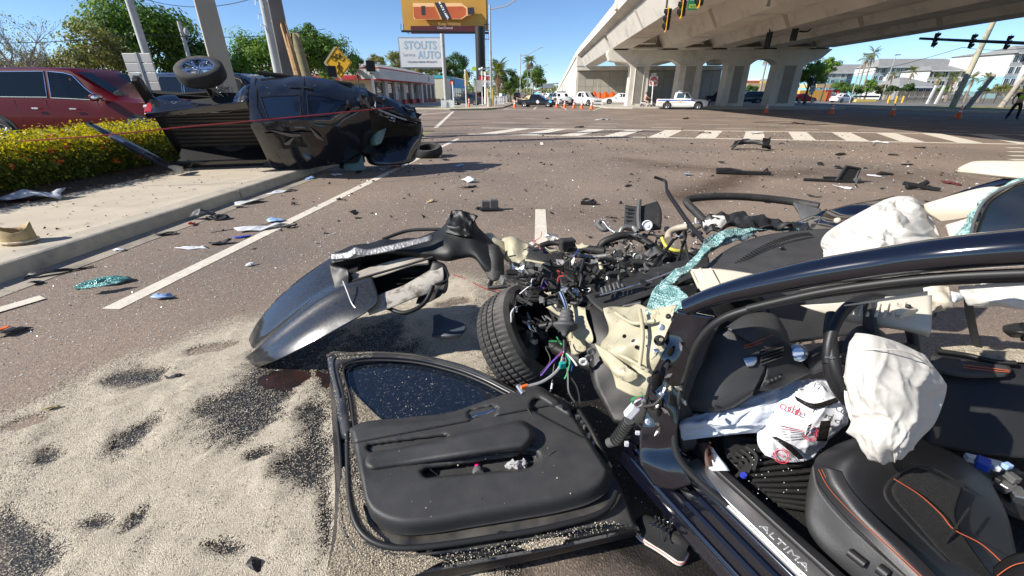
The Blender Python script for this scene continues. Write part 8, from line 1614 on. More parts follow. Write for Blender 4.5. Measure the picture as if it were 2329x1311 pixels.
for k in range(90):
 px=g.uniform(1140,1480);py=g.uniform(600,760);
 if px<1230 and py>690:continue
 t_=2.32+g.uniform(-.15,.2)-(px-1140)*.0006;c=at(px,py,t_);s=g.uniform(.01,.035);m_=g.choice((M_mechd,M_hose,M_mechd,M_dust,M_mech,M_shg));rt__=Matrix.Rotation(g.uniform(0,6),3,'Z')@Matrix.Rotation(g.uniform(0,6),3,'X')
 if g.random()<.5:obj('casting',MB().box(c,(s*2.2,s,s*.6),rt__).jitter(s*.3,20,k),m_,en)
 else:obj('pipe',MB().tube(catmull([c,c+rt__@V(s*2.5,0,s),c+rt__@V(s*4,s*2.5,0)],4),s*.28,6),m_,en,smooth=50)
for px,py,t_,r_ in((1472,513,2.85,.035),(1408,580,2.7,.04),(1450,585,2.65,.03),(1376,560,2.8,.03)):
 c=at(px,py,t_);n=(V(0,0,EYE)-c).normalized();obj('pulley',MB().lathe(c,n,[(.001,.012),(r_*.35,.012),(r_*.4,.004),(r_*.8,.004),(r_*.85,.014),(r_,.012),(r_,-.01)],22),M_wht if r_==.035 else M_mech,en,smooth=35)
for pts,r_,m_ in(([(1360,572,2.75),(1372,552,2.72),(1400,540,2.7),(1430,535,2.7),(1460,545,2.65),(1490,565,2.6),(1515,592,2.5)],.024,M_hose),([(1310,565,2.75),(1340,568,2.72),(1375,572,2.68)],.028,M_hose),([(1305,580,2.7),(1345,585,2.68),(1380,582,2.65)],.016,M_mech),([(1410,530,2.8),(1418,518,2.8),(1440,518,2.8),(1450,530,2.75)],.018,M_mech),([(1400,610,2.5),(1430,598,2.5),(1470,598,2.48),(1490,605,2.45)],.02,M_hose),([(1520,545,2.7),(1522,530,2.75),(1540,520,2.75),(1565,515,2.7)],.022,mat('beige_pipe',(.40,.34,.26),.5)),([(1505,540,2.6),(1515,560,2.58),(1535,570,2.55),(1560,572,2.55)],.011,mat('yellow_cable',(.55,.5,.06),.5)),([(1360,505,2.95),(1372,505,2.95),(1385,520,2.9),(1400,530,2.85)],.010,M_alu),([(1364,503,2.95),(1360,512,2.95),(1372,522,2.92),(1384,520,2.92)],.02,M_shg),([(1325,640,2.4),(1350,622,2.45),(1380,640,2.4),(1400,660,2.3)],.008,M_hose),([(1290,660,2.3),(1330,690,2.25),(1400,690,2.15),(1470,700,2.0)],.012,M_hose),([(1300,690,2.25),(1390,700,2.1),(1460,690,2.0)],.016,M_mechd),([(1530,620,2.3),(1560,540,2.5),(1555,530,2.5),(1570,600,2.3),(1600,610,2.2)],.007,M_hose),([(1230,560,2.8),(1260,552,2.8),(1300,560,2.75)],.02,M_hose),([(1560,690,1.8),(1530,660,1.9),(1540,640,1.95)],.006,M_hose)):
 tubepx('hose',pts,r_,m_,en,9,6)
obj('reservoir',MB().box(at(1290,557,2.75),(.10,.07,.08),.3),M_dust,en,bevel=.01)
ax_b=sheet('air_box',[[(1200,565,2.62),(1240,560,2.6),(1280,575,2.55)],[(1197,585,2.55),(1238,588,2.5),(1282,598,2.5)],[(1200,620,2.5),(1235,630,2.44),(1270,650,2.42)],[(1225,640,2.5),(1240,655,2.46),(1255,660,2.45)]],M_dust,SD,6,6,solid=.05,crumple=(.01,10));tubepx('box_rim',[(1195,592,2.53),(1238,600,2.48),(1280,612,2.47)],.008,M_primer,ax_b)
sheet('bracket_plate',[[(1270,620,2.45),(1300,612,2.45),(1330,625,2.4)],[(1275,650,2.4),(1305,655,2.36),(1325,650,2.36)]],M_mechd,SD,5,5,crumple=(.02,14),solid=.01);sheet('shiny_panel',[[(1275,640,2.42),(1310,640,2.40)],[(1275,665,2.36),(1312,668,2.34)]],mat('pale_metal',(.45,.5,.55),.3,.6,var=(20,.4)),SD,4,4,crumple=(.01,16))
sheet('torn_lining',[[(1590,505,2.6),(1640,490,2.6),(1700,492,2.58),(1760,500,2.55),(1830,510,2.5)],[(1600,515,2.56),(1645,505,2.52),(1705,506,2.5),(1765,512,2.48),(1835,516,2.46)],[(1605,528,2.5),(1650,520,2.46),(1710,518,2.45),(1770,520,2.44),(1835,522,2.44)]],M_seal,SD,9,7,crumple=(.07,16),solid=.01,smooth=30)
g=random.Random(77)
for k in range(70):
 px,py=g.uniform(1170,1560),g.uniform(560,800)
 if py>820-(px-1170)*.35:continue
 t_=2.5-(py-560)*.0018+g.uniform(-.12,.05);a=at(px,py,t_);pts=[a]
 for q in range(4):a=a+V(g.uniform(-.06,.06),g.uniform(-.05,.05),g.uniform(-.06,.04));pts.append(a)
 obj('loose_wire',MB().tube(catmull(pts,5),g.choice((.0022,.003,.0045)),5),g.choice(M_wires[:6]+[M_hose]*24),en,smooth=60)
for k in range(46):
 px,py=g.uniform(1150,1580),g.uniform(530,790)
 if py>800-(px-1150)*.3:continue
 t_=2.55-(py-530)*.0019+g.uniform(-.1,.08);c=at(px,py,t_);s_=g.uniform(.015,.06);R_=Matrix.Rotation(g.uniform(0,6),3,'Z')@Matrix.Rotation(g.uniform(-1.3,1.3),3,'X')
 m=MB().grid([[c+R_@V((i-1.5)*s_*.6,(j_-1)*s_*g.uniform(.3,.7),g.uniform(-.3,.3)*s_)for i in range(4)]for j_ in range(3)]);obj('torn_scrap',m,g.choice((M_mechd,M_dust,M_primer,M_alu,M_sh,M_mech)),en,solid=.003)
cloth('torn_fabric',[[(1600,500,2.6),(1620,490,2.58),(1650,500,2.55)],[(1600,520,2.55),(1625,515,2.5),(1650,520,2.5)]],M_airbag,SD,.02,3,4,3.3,8,8)
gp_=sheet('grille_panel',[[(1422,466,3.05),(1445,470,3.0),(1462,468,2.98),(1495,457,3.0)],[(1420,495,2.98),(1445,497,2.92),(1465,497,2.9),(1505,482,2.92)],[(1418,520,2.92),(1445,524,2.86),(1468,522,2.85),(1504,520,2.86)]],M_dust,SD,6,6,solid=.02);tubepx('panel_spine',[(1455,457,2.99),(1452,490,2.90),(1455,525,2.83)],.016,M_shg,gp_,6)
for k in range(5):tubepx('panel_slot',[(1424,475+9*k,2.985-.018*k),(1440,477+9*k,2.97-.018*k)],.006,M_signblack,gp_,5,2)
tubepx('wiper_arm',[(1488,403,3.0),(1500,407,3.0),(1514,414,2.98),(1518,436,2.9),(1540,470,2.75),(1568,510,2.6),(1602,550,2.42)],[.010]*18+[.014]*19,M_black,SD,8,6);tubepx('wiper_arm',[(1532,545,2.5),(1500,590,2.4),(1470,625,2.28),(1450,650,2.2)],.010,M_black,SD,7)
# torn front bumper and fender
FB=root('torn_fender',G(575,835,0),'torn black front wing and bumper skin propped above the spill','car part')
M_fb=mat('scuffed_metallic_black',(.030,.031,.034),.26,.55,coat=.8,var=(3,.2),dust=((.34,.31,.26),.15,60));M_fbk=mat('raw_black_plastic',(.012,.012,.012),.5,var=(8,.3))
bs=sheet('bumper_skin',[[(552,812,2.95),(575,750,2.98),(622,688,3.0),(680,636,3.02),(748,590,3.02),(800,565,3.0)],[(556,815,2.88),(590,765,2.86),(645,710,2.85),(705,662,2.85),(765,630,2.86),(830,610,2.85)],[(560,820,2.80),(605,785,2.72),(670,730,2.70),(735,682,2.70),(790,655,2.70),(850,640,2.70)],[(568,828,2.72),(620,800,2.62),(690,755,2.58),(760,712,2.58),(815,690,2.58),(860,680,2.58)],[(590,835,2.66),(640,815,2.56),(715,778,2.52),(775,745,2.52),(825,715,2.52),(850,695,2.53)]],M_fb,FB,7,7,disp=lambda u,v:.022*math.exp(-((v-.5)/.08)**2)-.012*math.exp(-((v-.33)/.10)**2),solid=.006)
sheet('bumper_tip',[[(552,815,2.9),(562,832,2.84),(580,842,2.80)],[(562,822,2.8),(585,838,2.72),(615,832,2.7)],[(570,838,2.74),(590,848,2.7),(618,838,2.68)]],M_fbk,FB,5,5,solid=.008)
fs_=sheet('wing_panel',[[(748,578,2.95),(800,560,2.95),(880,545,2.92),(960,538,2.9),(1005,515,2.88),(1035,482,2.88),(1068,486,2.86),(1090,520,2.84),(1130,560,2.8)],[(752,588,2.88),(805,575,2.86),(885,560,2.84),(962,555,2.82),(1010,540,2.80),(1040,520,2.80),(1068,530,2.78),(1095,560,2.76),(1138,590,2.74)],[(755,598,2.84),(815,585,2.82),(890,570,2.80),(965,575,2.76),(1012,575,2.74),(1042,568,2.74),(1072,575,2.72),(1100,600,2.70),(1135,625,2.70)],[(758,602,2.86),(818,590,2.84),(895,578,2.82),(968,590,2.78),(1010,595,2.76),(1040,590,2.76),(1075,590,2.74),(1102,615,2.72),(1118,645,2.72)]],M_fbk,FB,6,6,crumple=(.022,8),solid=.006)
cloth('raised_flap',[[(1025,480,2.86),(1045,478,2.85),(1068,486,2.84),(1088,492,2.84)],[(1020,505,2.83),(1042,505,2.78),(1066,510,2.78),(1074,515,2.8)],[(1012,530,2.80),(1040,535,2.75),(1066,540,2.75),(1078,545,2.76)]],M_fbk,FB,.02,2,3,2.0,8,8)
sheet('silver_strip',[[(752,578,2.80),(790,573,2.78),(808,562,2.76),(835,567,2.76),(890,556,2.75),(985,534,2.74)],[(753,590,2.78),(792,588,2.76),(808,580,2.74),(835,581,2.74),(890,571,2.73),(983,547,2.72)]],mat('scuffed_aluminium',(.20,.20,.21),.5,.7,bump=(60,.3),var=(30,.3)),FB,6,4,crumple=(.006,40),solid=.004)
hf=sheet('lamp_housing',[[(752,590,2.86),(790,590,2.84),(870,575,2.84),(960,580,2.82),(1010,605,2.8)],[(756,640,2.86),(800,625,2.95),(880,610,3.0),(960,615,2.98),(1018,640,2.84)],[(765,680,2.76),(815,665,2.85),(885,650,2.92),(960,650,2.90),(1012,665,2.80)],[(775,703,2.68),(835,705,2.66),(900,690,2.68),(960,670,2.70),(990,660,2.74)]],M_fbk,FB,6,6,solid=.008)
sheet('lamp_reflector',[[(825,700,2.62),(860,672,2.66),(920,648,2.70),(985,610,2.74),(1005,600,2.74)],[(838,712,2.58),(880,695,2.60),(930,670,2.64),(985,640,2.68),(1010,625,2.70)],[(840,718,2.57),(890,700,2.58),(940,680,2.62),(985,665,2.66),(1005,655,2.68)]],mat('sooty_white_plastic',(.42,.39,.34),.45,var=(9,.3),two=((.10,.08,.06),9,.45,.6)),FB,6,6,disp=lambda u,v:.01*math.sin(v*PI),solid=.006)
sheet('lamp_bezel',[[(798,625,2.80),(850,605,2.82),(930,585,2.80),(975,590,2.78)],[(808,642,2.76),(860,630,2.78),(935,606,2.76),(975,602,2.76)]],mat('tan_lamp_inside',(.34,.30,.25),.5,var=(7,.3)),FB,6,5,solid=.005)
tubepx('lamp_frame',[(800,640,2.74),(850,625,2.75),(920,605,2.75),(985,585,2.73)],.008,M_fbk,FB);tubepx('lamp_frame',[(790,690,2.66),(835,705,2.60),(900,690,2.62),(960,660,2.66),(1012,640,2.68)],.010,M_fbk,FB)
tubepx('brow_edge',[(870,545,2.96),(930,525,2.98),(1000,522,2.95)],.012,M_fbk,FB);tubepx('wire',[(780,640,2.62),(790,665,2.6),(800,690,2.58),(812,705,2.56)],.005,M_alu,FB,6)
sheet('side_flange',[[(748,600,2.82),(775,608,2.78),(790,612,2.76)],[(755,640,2.76),(778,645,2.72),(795,650,2.7)],[(765,680,2.70),(785,690,2.66),(800,688,2.66)],[(775,700,2.66),(795,706,2.62),(812,700,2.62)]],M_fbk,FB,5,5,crumple=(.02,12),solid=.006)
sheet('arch_liner',[[(985,595,2.74),(1010,600,2.72),(1022,625,2.7)],[(960,650,2.7),(985,655,2.68),(1005,670,2.66)],[(945,690,2.66),(965,690,2.64),(985,680,2.64)]],M_fbk,FB,6,6,crumple=(.02,10),solid=.006);tubepx('arch_rib',[(880,700,2.62),(920,712,2.58),(965,690,2.6),(985,650,2.64)],.014,M_fbk,FB,8)
sheet('wing_tail',[[(1100,555,2.78),(1135,560,2.76),(1148,600,2.74)],[(1100,595,2.74),(1125,600,2.70),(1146,625,2.7)],[(1108,632,2.7),(1122,640,2.68),(1135,638,2.68)]],M_dust,FB,6,6,crumple=(.02,12),solid=.008);tubepx('wing_tail',[(1118,640,2.7),(1115,655,2.66),(1150,652,2.62),(1165,655,2.6)],.014,M_black,FB,6)
GP=root('slate_fragment',G(1020,760,0),'dark grey broken panel lying in granules left of the tyre','plastic shard')
sheet('panel',[[(985,718,2.92),(1000,715,2.92),(1010,722,2.9)],[(985,750,2.80),(1020,738,2.82),(1058,738,2.80)],[(982,765,2.76),(1020,762,2.72),(1052,760,2.73)],[(985,768,2.79),(1020,772,2.75),(1045,770,2.76)]],mat('slate_plastic',(.05,.06,.075),.5,var=(6,.2)),GP,6,6,solid=.01)
thing('red_cable',MB().tube(catmull([G(1030,625,.02),G(1060,635,.02),G(1100,655,.03),G(1170,668,.1)],6),.005,6),mat('dark_red_cable',(.25,.04,.03),.5),'thin dark red cable on the ground below the wing','cable')
# torn-off driver door lying inner side up
DR=root('torn_door',G(1060,1200,0),'torn-off black car door lying flat with its inner trim up','car door')
def zp(py):return .20-.10*min(1.1,max(0,(py-800)/500))
def DP(px,py,h=0.0):return G(px,py,zp(py)+h)
def dsheet(name,rows,m_,parent=None,nu=5,nv=5,**kw):return sheet(name,[[DP(*p)for p in r]for r in rows],m_,parent or DR,nu,nv,**kw)
def dtube(name,pts,r,m_,parent=None,n=8,k=6,**kw):return obj(name,MB().tube(catmull([DP(*p)for p in pts],k),r,n,**kw),m_,parent or DR,smooth=50)
M_dmetal=mat('dusty_black_metal',(.010,.011,.015),.3,coat=.6,dust=((.42,.38,.30),.22,9),var=(5,.3))
shell=dsheet('door_shell',[[(762,955,-.01),(900,950,-.01),(1050,930,-.01),(1180,895,-.01),(1250,893,-.01),(1296,915,-.015)],[(770,1060,-.01),(900,1050,-.01),(1050,1040,-.01),(1200,1020,-.01),(1310,1000,-.01),(1365,1010,-.02)],[(774,1150,-.005),(900,1150,-.01),(1050,1140,-.01),(1200,1130,-.01),(1330,1110,-.01),(1412,1105,-.02)],[(772,1225,-.01),(850,1245,.0),(1000,1238,.0),(1180,1215,.0),(1340,1180,.0),(1436,1165,-.02)],[(760,1290,-.03),(850,1300,-.02),(1000,1285,-.02),(1180,1255,-.02),(1340,1222,-.02),(1452,1200,-.03)],[(735,1345,-.06),(850,1345,-.06),(1000,1318,-.06),(1180,1282,-.06),(1340,1245,-.06),(1458,1216,-.06)]],M_dmetal,solid=.05)
dsheet('outer_edge',[[(742,806,-.02),(752,900,-.03),(757,1000,-.03),(762,1100,-.03),(758,1200,-.03),(738,1330,-.06)],[(754,806,.0),(764,900,.0),(770,1000,.0),(775,1100,.0),(772,1200,.0),(756,1330,-.03)]],M_body,solid=.02)
outer=[(775,1000),(760,905),(745,808),(800,801),(880,800),(960,808),(1040,826),(1100,848),(1160,878),(1200,900)];inner=[(806,990),(795,905),(780,838),(815,821),(880,818),(955,825),(1035,845),(1095,868),(1150,896),(1182,912)]
dsheet('window_frame',[[(a,b,.0)for a,b in outer],[((a*2+c)/3,(b*2+d)/3,.018)for(a,b),(c,d)in zip(outer,inner)],[((a+2*c)/3,(b+2*d)/3,.018)for(a,b),(c,d)in zip(outer,inner)],[(c,d,.002)for c,d in inner]],M_dmetal,nu=5,nv=3,solid=.03)
dtube('frame_seal',[(c+2,d+2,.012)for c,d in inner],.007,M_seal);dtube('frame_seal',[(a*.6+c*.4,b*.6+d*.4,.02)for(a,b),(c,d)in zip(outer[1:],inner[1:])],.006,M_seal)
gl=dsheet('window_glass',[[(782,840,-.01),(850,822,-.01),(950,826,-.01),(1040,848,-.01),(1100,870,-.01),(1150,896,-.01)],[(790,900,-.008),(850,890,-.008),(950,885,-.008),(1040,890,-.008),(1100,900,-.008),(1160,905,-.008)],[(803,965,-.005),(860,965,-.005),(950,955,-.005),(1040,945,-.005),(1100,930,-.005),(1165,912,-.005)]],mat('dusty_tinted_glass',(.008,.012,.02),.05,spec=.9,wear=((.45,.42,.36),60,.22)),solid=.005)
T_=catmull([V(*p,0)for p in((798,978),(835,963),(930,953),(1020,943),(1085,922),(1150,900),(1200,886),(1226,882),(1258,903),(1300,940))],18);B_=catmull([V(*p,0)for p in((836,1135),(856,1188),(905,1217),(980,1216),(1080,1200),(1180,1184),(1270,1168),(1340,1148),(1382,1118),(1390,1075))],18)
def cap_d(px,py,a,b,r0,r1):
 ax_,ay_=a;bx,by=b;dx,dy=bx-ax_,by-ay_;t_=max(0,min(1,((px-ax_)*dx+(py-ay_)*dy)/(dx*dx+dy*dy)));return math.hypot(px-ax_-dx*t_,(py-ay_-dy*t_)*1.15)/(r0+(r1-r0)*t_)
def trim_h(px,py,u,v):
 h=.035+.018*smoothstep(.30,.62,v)
 e=min(v*14,(1-v)*7,u*22,(1-u)*16);h*=smoothstep(0,1,e)*.95+.05
 ln=1003-(px-830)*.19;h+=.010*smoothstep(3,-3,py-ln)
 d=cap_d(px,py,(850,1053),(1178,992),16,34);arm=smoothstep(1.1,.72,d);h+=arm*(.018+.035*smoothstep(900,1080,px))
 h-=.016*smoothstep(1.08,.92,cap_d(px,py,(845,1022),(1010,1000),13,12))
 h-=.045*smoothstep(1.08,.88,cap_d(px,py,(975,1078),(1195,1052),17,24))*(1-arm)
 h-=.030*smoothstep(1.08,.85,cap_d(px,py,(1195,1046),(1205,1046),26,26))
 h-=.018*smoothstep(1.08,.9,cap_d(px,py,(1075,946),(1120,935),13,13))
 sc_=smoothstep(1.0,.75,cap_d(px,py,(1225,925),(1330,985),24,20));h-=.020*sc_
 h+=.012*smoothstep(26,-6,abs((px-1215)*.55-(py-955))-4)*smoothstep(1180,1230,px)*0
 return h
gr_=[]
for j in range(121):
 v=j/120;row=[]
 for i in range(len(T_)):
  p=T_[i].lerp(B_[i],v);u=i/(len(T_)-1);row.append(DP(p.x,p.y,trim_h(p.x,p.y,u,v)))
 gr_.append(row)
tr=obj('inner_trim',MB().grid(gr_),M_trimb,DR,smooth=180,solid=.01)
def TH(px,py,dh=.004):
 best=min(((i,j)for j in range(0,121,5)for i in range(0,len(T_),5)),key=lambda ij:(T_[ij[0]].lerp(B_[ij[0]],ij[1]/120)-V(px,py,0)).length_squared);i,j=best
 return DP(px,py,trim_h(px,py,i/(len(T_)-1),j/120)+dh)
def ttube(name,pts,r,m_,parent=tr,n=6,k=5):return obj(name,MB().tube(catmull([TH(*p)for p in pts],k),r,n),m_,parent,smooth=50)
for dy in(0,5):ttube('stitching',[(836,1018+dy),(900,1009+dy),(960,1000+dy),(1010,992+dy)],.0013,M_stitch)
for dy in(0,4):ttube('stitching',[(850,1042+dy),(920,1028+dy),(990,1014+dy),(1040,1002+dy)],.0013,M_stitch)
ttube('trim_groove',[(812,990),(900,980),(1000,968),(1100,950),(1190,930)],.0025,M_signblack);ttube('trim_groove',[(836,1060),(880,1062),(960,1060),(1000,1085)],.003,M_signblack);ttube('trim_groove',[(1200,930),(1225,965),(1270,995),(1335,1005)],.004,M_signblack)
ttube('door_handle',[(1072,951),(1085,944),(1105,941),(1124,933)],.009,mat('blue_chrome',(.45,.55,.72),.12,1.0),tr,10)
spk=obj('speaker_grille',MB().poly([TH(*p,.006)for p in((1222,1078),(1240,1056),(1272,1030),(1345,1020),(1352,1040),(1350,1062),(1335,1078))]),mat('speaker_mesh',(.055,.055,.055),.45,.4,bump=(600,.8)),tr,solid=.003)
ttube('trim_groove',[(1215,1084),(1238,1052),(1272,1024),(1350,1013)],.004,M_signblack);ttube('grille_rim',[(1222,1080),(1240,1056),(1272,1029),(1310,1022),(1345,1019),(1354,1040),(1352,1064),(1335,1080),(1280,1082),(1222,1080)],.004,M_shg,spk)
for k in range(15):f=k/14;ttube('grille_line',[(1236+36*f,1066-34*f+8),(1348,1074-50*f)],.0014,M_shg,spk,4,2)
obj('cup_ring',MB().tube([TH(1205+27*math.cos(a),1046+20*math.sin(a),.006)for a in np.linspace(0,2*PI,25)],.004,6),M_trimb,tr,smooth=50)
dtube('door_seal',[(790,985,.012),(792,1080,.014),(800,1160,.016),(826,1215,.018),(880,1243,.018),(960,1245,.018),(1100,1226,.018),(1250,1200,.018),(1370,1165,.016),(1402,1120,.01)],.011,M_seal,n=10)
dtube('door_seal',[(768,960,.0),(776,1060,.004),(776,1150,.006),(790,1225,.008),(840,1275,.006),(920,1285,.004),(1080,1263,.002),(1260,1232,.0),(1420,1198,-.004)],.008,M_seal)
dtube('metal_ledge',[(830,1235,.012),(900,1262,.01),(1000,1258,.01),(1200,1228,.01),(1380,1190,.008)],.006,M_dmetal)
st2=dsheet('edge_strip',[[(905,1302,-.01),(1100,1268,-.01),(1300,1230,-.01),(1405,1208,-.012)],[(905,1312,-.012),(1100,1278,-.012),(1300,1240,-.012),(1408,1216,-.014)]],M_shg,nu=4,nv=2,solid=.01)
for k in range(6):f=k/5;obj('stud',MB().ellipsoid(DP(930+450*f,1303-85*f,.002),(.006,.006,.004),8,5),M_seal,st2)
for px,py in((980,1248),(1140,1218)):obj('drain_plug',MB().lathe(DP(px,py,.005),(0,0,1),[(.001,.008),(.014,.008),(.018,0)],14),M_seal,DR)
dtube('check_strap',[(1310,925,.02),(1340,970,.03),(1360,1010,.02),(1380,1050,.01)],.012,M_mechd)
for k in range(9):px=1305+k*9;obj('lock_part',MB().box(DP(px,935+k*14+random.uniform(-8,8),.015),(.02,.015,.02),random.uniform(0,2)),random.choice((M_mechd,M_shg,M_alu)),DR)
def in_poly(x,y,P):
 c=False;n=len(P)
 for i in range(n):
  a,b=P[i],P[(i+1)%n]
  if(a[1]>y)!=(b[1]>y)and x<(b[0]-a[0])*(y-a[1])/(b[1]-a[1])+a[0]:c=not c
 return c
pl_=[]
for P,n,hh in(([(778,1065),(800,1062),(815,1120),(838,1195),(880,1236),(960,1262),(1010,1275),(940,1311),(740,1320),(765,1230)],21000,.008),([(795,880),(815,905),(845,935),(872,958),(804,968)],3800,.0),([(745,812),(775,812),(800,960),(772,960)],1500,.008),([(760,805),(850,801),(850,812),(765,818)],500,.018),([(1175,1243),(1240,1226),(1290,1222),(1280,1238),(1200,1252)],1700,.006),([(1000,1262),(1400,1180),(1420,1200),(1010,1290)],500,.012),([(845,830),(1000,850),(1010,940),(870,955)],140,.0),([(830,1000),(1330,1010),(1370,1120),(880,1190)],45,.06),([(782,960),(800,980),(835,1150),(800,1150)],1500,.012)):
 xs_=[p[0]for p in P];ys_=[p[1]for p in P];c=0
 while c<n:
  x,y=random.uniform(min(xs_),max(xs_)),random.uniform(min(ys_),max(ys_))
  if in_poly(x,y,P):pl_.append(tuple(DP(x,y,hh+random.uniform(0,.006))));c+=1
grains(np.array(pl_),.0030,'spilled_grains','pale granules lying in the hollows of the torn-off door')
q=TH(1086,1072,.0);r_=root('spray_bottle',q,'small bottle with bright pink cap in the door pocket','bottle');ud=(TH(1083,1050,.02)-TH(1089,1085,.0)).normalized()
obj('cap',MB().lathe(TH(1086,1064,.012),ud,[(.011,0),(.0115,.018),(.009,.021),(.001,.021)],16),mat('magenta_cap',(.75,.02,.22),.3),r_,smooth=40);obj('body',MB().lathe(TH(1086,1066,.010),-ud,[(.012,0),(.02,.008),(.024,.02),(.024,.05),(.001,.05)],18),mat('speckled_body',(.12,.12,.12),.5,var=(300,.9)),r_,smooth=40)
M_cl=mat('grey_crumpled_cloth',(.38,.37,.38),.8,var=(30,.2));q=TH(1175,1062,.0);k_=MB().ellipsoid(q+Z*.012,(.05,.022,.022),26,16,Matrix.Rotation(.25,3,'Z'));k_.jitter(.014,45,3).jitter(.006,110,4);thing('crumpled_cloth',k_,M_cl,'crumpled grey cloth in the pocket of the torn-off door','cloth',smooth=50)
# shoe, bag and small things by the sill
toe,heel=G(1446,1196,0),G(1558,1280,0);fd=(heel-toe);Lf=fd.length;fd.normalize();sd_=V(-fd.y,fd.x,0);SH=root('canvas_shoe',(toe+heel)/2,'black canvas shoe with white sole on the road under the sill','shoe')
def ring(s,w,h,z0,n=16,hole=False):c=toe+fd*Lf*s;return[c+sd_*(w*math.cos(a))+Z*(z0+h*math.sin(a))for a in np.linspace(0,PI,n)]
pr_=[(.0,.018,.02),(.06,.036,.045),(.18,.045,.06),(.34,.046,.072),(.5,.042,.082),(.62,.038,.086),(.78,.036,.086),(.92,.034,.088),(.985,.022,.08)]
up=obj('upper',MB().grid([ring(s,w,h,.022)for s,w,h in pr_]),mat('black_canvas',(.012,.012,.013),.85,bump=(300,.5),var=(8,.3)),SH,smooth=60)
obj('opening',MB().ellipsoid(toe+fd*Lf*.76+Z*.095,(.028,Lf*.17,.012),16,6,Matrix.Rotation(math.atan2(fd.y,fd.x)-PI/2,3,'Z')),mat('shoe_lining',(.03,.028,.026),.9),up,smooth=60)
ol=[]
for s,w in((.0,.02),(.05,.038),(.18,.05),(.34,.05),(.5,.044),(.7,.04),(.9,.038),(1.0,.022)):ol.append((s,w))
ply=[toe+fd*Lf*s+sd_*w for s,w in ol]+[toe+fd*Lf*s-sd_*w for s,w in ol[::-1]];obj('sole',MB().prism([p+Z*.004 for p in catmull(ply,4,True)],Z*.024),mat('off_white_rubber',(.62,.58,.52),.6,var=(20,.12)),SH,bevel=.004);obj('sole_stripe',MB().tube([p+Z*.022 for p in catmull(ply,4,True)],.0022,5),M_red,SH)
for k in range(5):
 s=.30+.075*k;c=toe+fd*Lf*s
 for g_ in(-1,1):obj('eyelet',MB().lathe(c+sd_*g_*.020+Z*(.022+.071+.004*k),(0,0,1),[(.003,.001),(.0055,.0015),(.006,0)],10),M_chrome,up)
 obj('lace',MB().tube([c+sd_*.022+Z*(.094+.004*k),c+Z*(.102+.004*k)+fd*.012,c-sd_*.022+Z*(.094+.004*k)+fd*.006],.0028,6),M_trou,up)
for g_ in(-1,1):obj('lace_loop',MB().tube(catmull([toe+fd*Lf*.62+Z*.118,toe+fd*Lf*.56+sd_*g_*.04+Z*.13,toe+fd*Lf*.66+sd_*g_*.06+Z*.11,toe+fd*Lf*.62+Z*.12],6),.003,6),M_trou,up)
M_bagw=mat('white_carrier_bag',(.70,.70,.72),.35,var=(4,.06),spec=.5);brows=[[(1790,872,1.66),(1835,864,1.66),(1888,864,1.64),(1905,882,1.62)],[(1762,912,1.62),(1822,902,1.58),(1888,898,1.56),(1938,908,1.58)],[(1728,965,1.60),(1800,955,1.54),(1880,945,1.52),(1936,942,1.56)],[(1723,1008,1.59),(1790,1005,1.53),(1858,994,1.52),(1912,976,1.55)],[(1740,1036,1.58),(1792,1052,1.56),(1846,1044,1.55),(1868,1012,1.56)]]
BG=root('carrier_bag',at(1820,1040,1.6),'white carrier bag with red print crumpled in the footwell','bag');cloth('bag_film',brows,M_bagw,BG,.012,3.2,5,11.0,rot=.9);
for rows in([[(1806,900,1.543),(1850,918,1.513),(1905,903,1.503)],[(1812,912,1.538),(1852,930,1.508),(1908,915,1.498)]],[[(1755,994,1.528),(1785,1018,1.503),(1818,1046,1.503)],[(1766,994,1.523),(1800,1014,1.498),(1830,1044,1.503)]],[[(1868,958,1.478),(1892,957,1.478)],[(1856,1004,1.473),(1880,1003,1.478)]],[[(1838,968,1.483),(1848,962,1.478)],[(1831,995,1.483),(1840,985,1.478)]]):sheet('black_print',rows,mat('glossy_black_film',(.012,.010,.009),.25,bump=(40,.4)),BG,6,3,crumple=(.006,30),solid=.001)
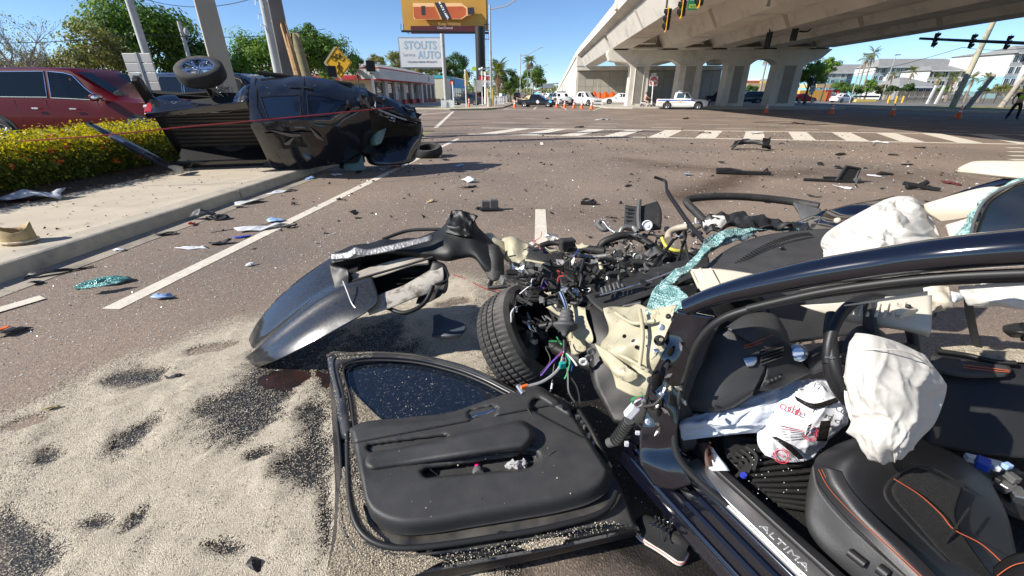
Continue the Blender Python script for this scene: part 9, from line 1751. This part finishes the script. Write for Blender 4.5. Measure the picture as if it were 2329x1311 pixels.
M_redp2=mat('red_print',(.45,.02,.05),.5)
for px,py,t_ in((1777,1037,1.535),(1842,985,1.50)):
 c=at(px,py,t_);n=(V(0,0,EYE)-c).normalized();a_=n.cross(Z).normalized();b_=n.cross(a_)
 for rr in(.026,.020):obj('printed_ring',MB().tube([c+(a_*math.cos(a)+b_*math.sin(a))*rr for a in np.linspace(0,2*PI,25)],.0016,5),M_redp2,BG)
 obj('lettering',text_mb('CART',.014,c,-a_,-b_ if b_.z<0 else b_,.0004),M_redp2,BG)
for txt,px,py,t_,sz,m_ in(('ode',1798,930,1.53,.045,M_redp2),('for Cl',1893,925,1.505,.032,M_signblack),('pand',1872,942,1.50,.032,M_signblack),('17',1858,880,1.56,.03,M_signblack)):c=at(px,py,t_);n=(V(0,0,EYE)-c).normalized();a_=Z.cross(n).normalized();obj('lettering',text_mb(txt,sz,c,a_,n.cross(a_),.0004),m_,BG)
for k in range(6):tubepx('print_line',[(1772+3*k,968+7*k,1.525),(1800+4*k,974+5*k,1.512),(1828,980+3*k,1.505)],.0011,M_redp2 if k<2 else M_shg,BG,4,3)
HB=root('hair_brush',at(1610,1055,1.62),'dark brown bristle brush on the footwell edge','brush');tubepx('brush_head',[(1600,1008,1.62),(1608,1040,1.60),(1614,1064,1.58)],.022,mat('brown_brush',(.05,.02,.015),.6),HB,10)
for k in range(26):f=k/25;tubepx('bristle',[(1606+10*f,1008+54*f,1.60-.02*f),(1616+12*f+random.uniform(-2,2),1006+54*f,1.585-.02*f)],.0014,MATS['brown_brush'],HB,4,2)
PS=root('torn_sheet',at(1630,1060,1.6),'torn white printed sheet beside the brush','paper');sheet('sheet',[[(1600,1012,1.605),(1622,1018,1.60)],[(1618,1045,1.575),(1645,1050,1.57)],[(1608,1072,1.56),(1660,1072,1.545)]],M_paper,PS,5,5,crumple=(.01,20),solid=.001)
thing('bottle_top',MB().cyl(at(1690,1084,1.54),at(1690,1084,1.54)+Z*.012,.011,n=12),M_dblue,'tiny bright blue bottle top on the rubber floor mat','bottle top')
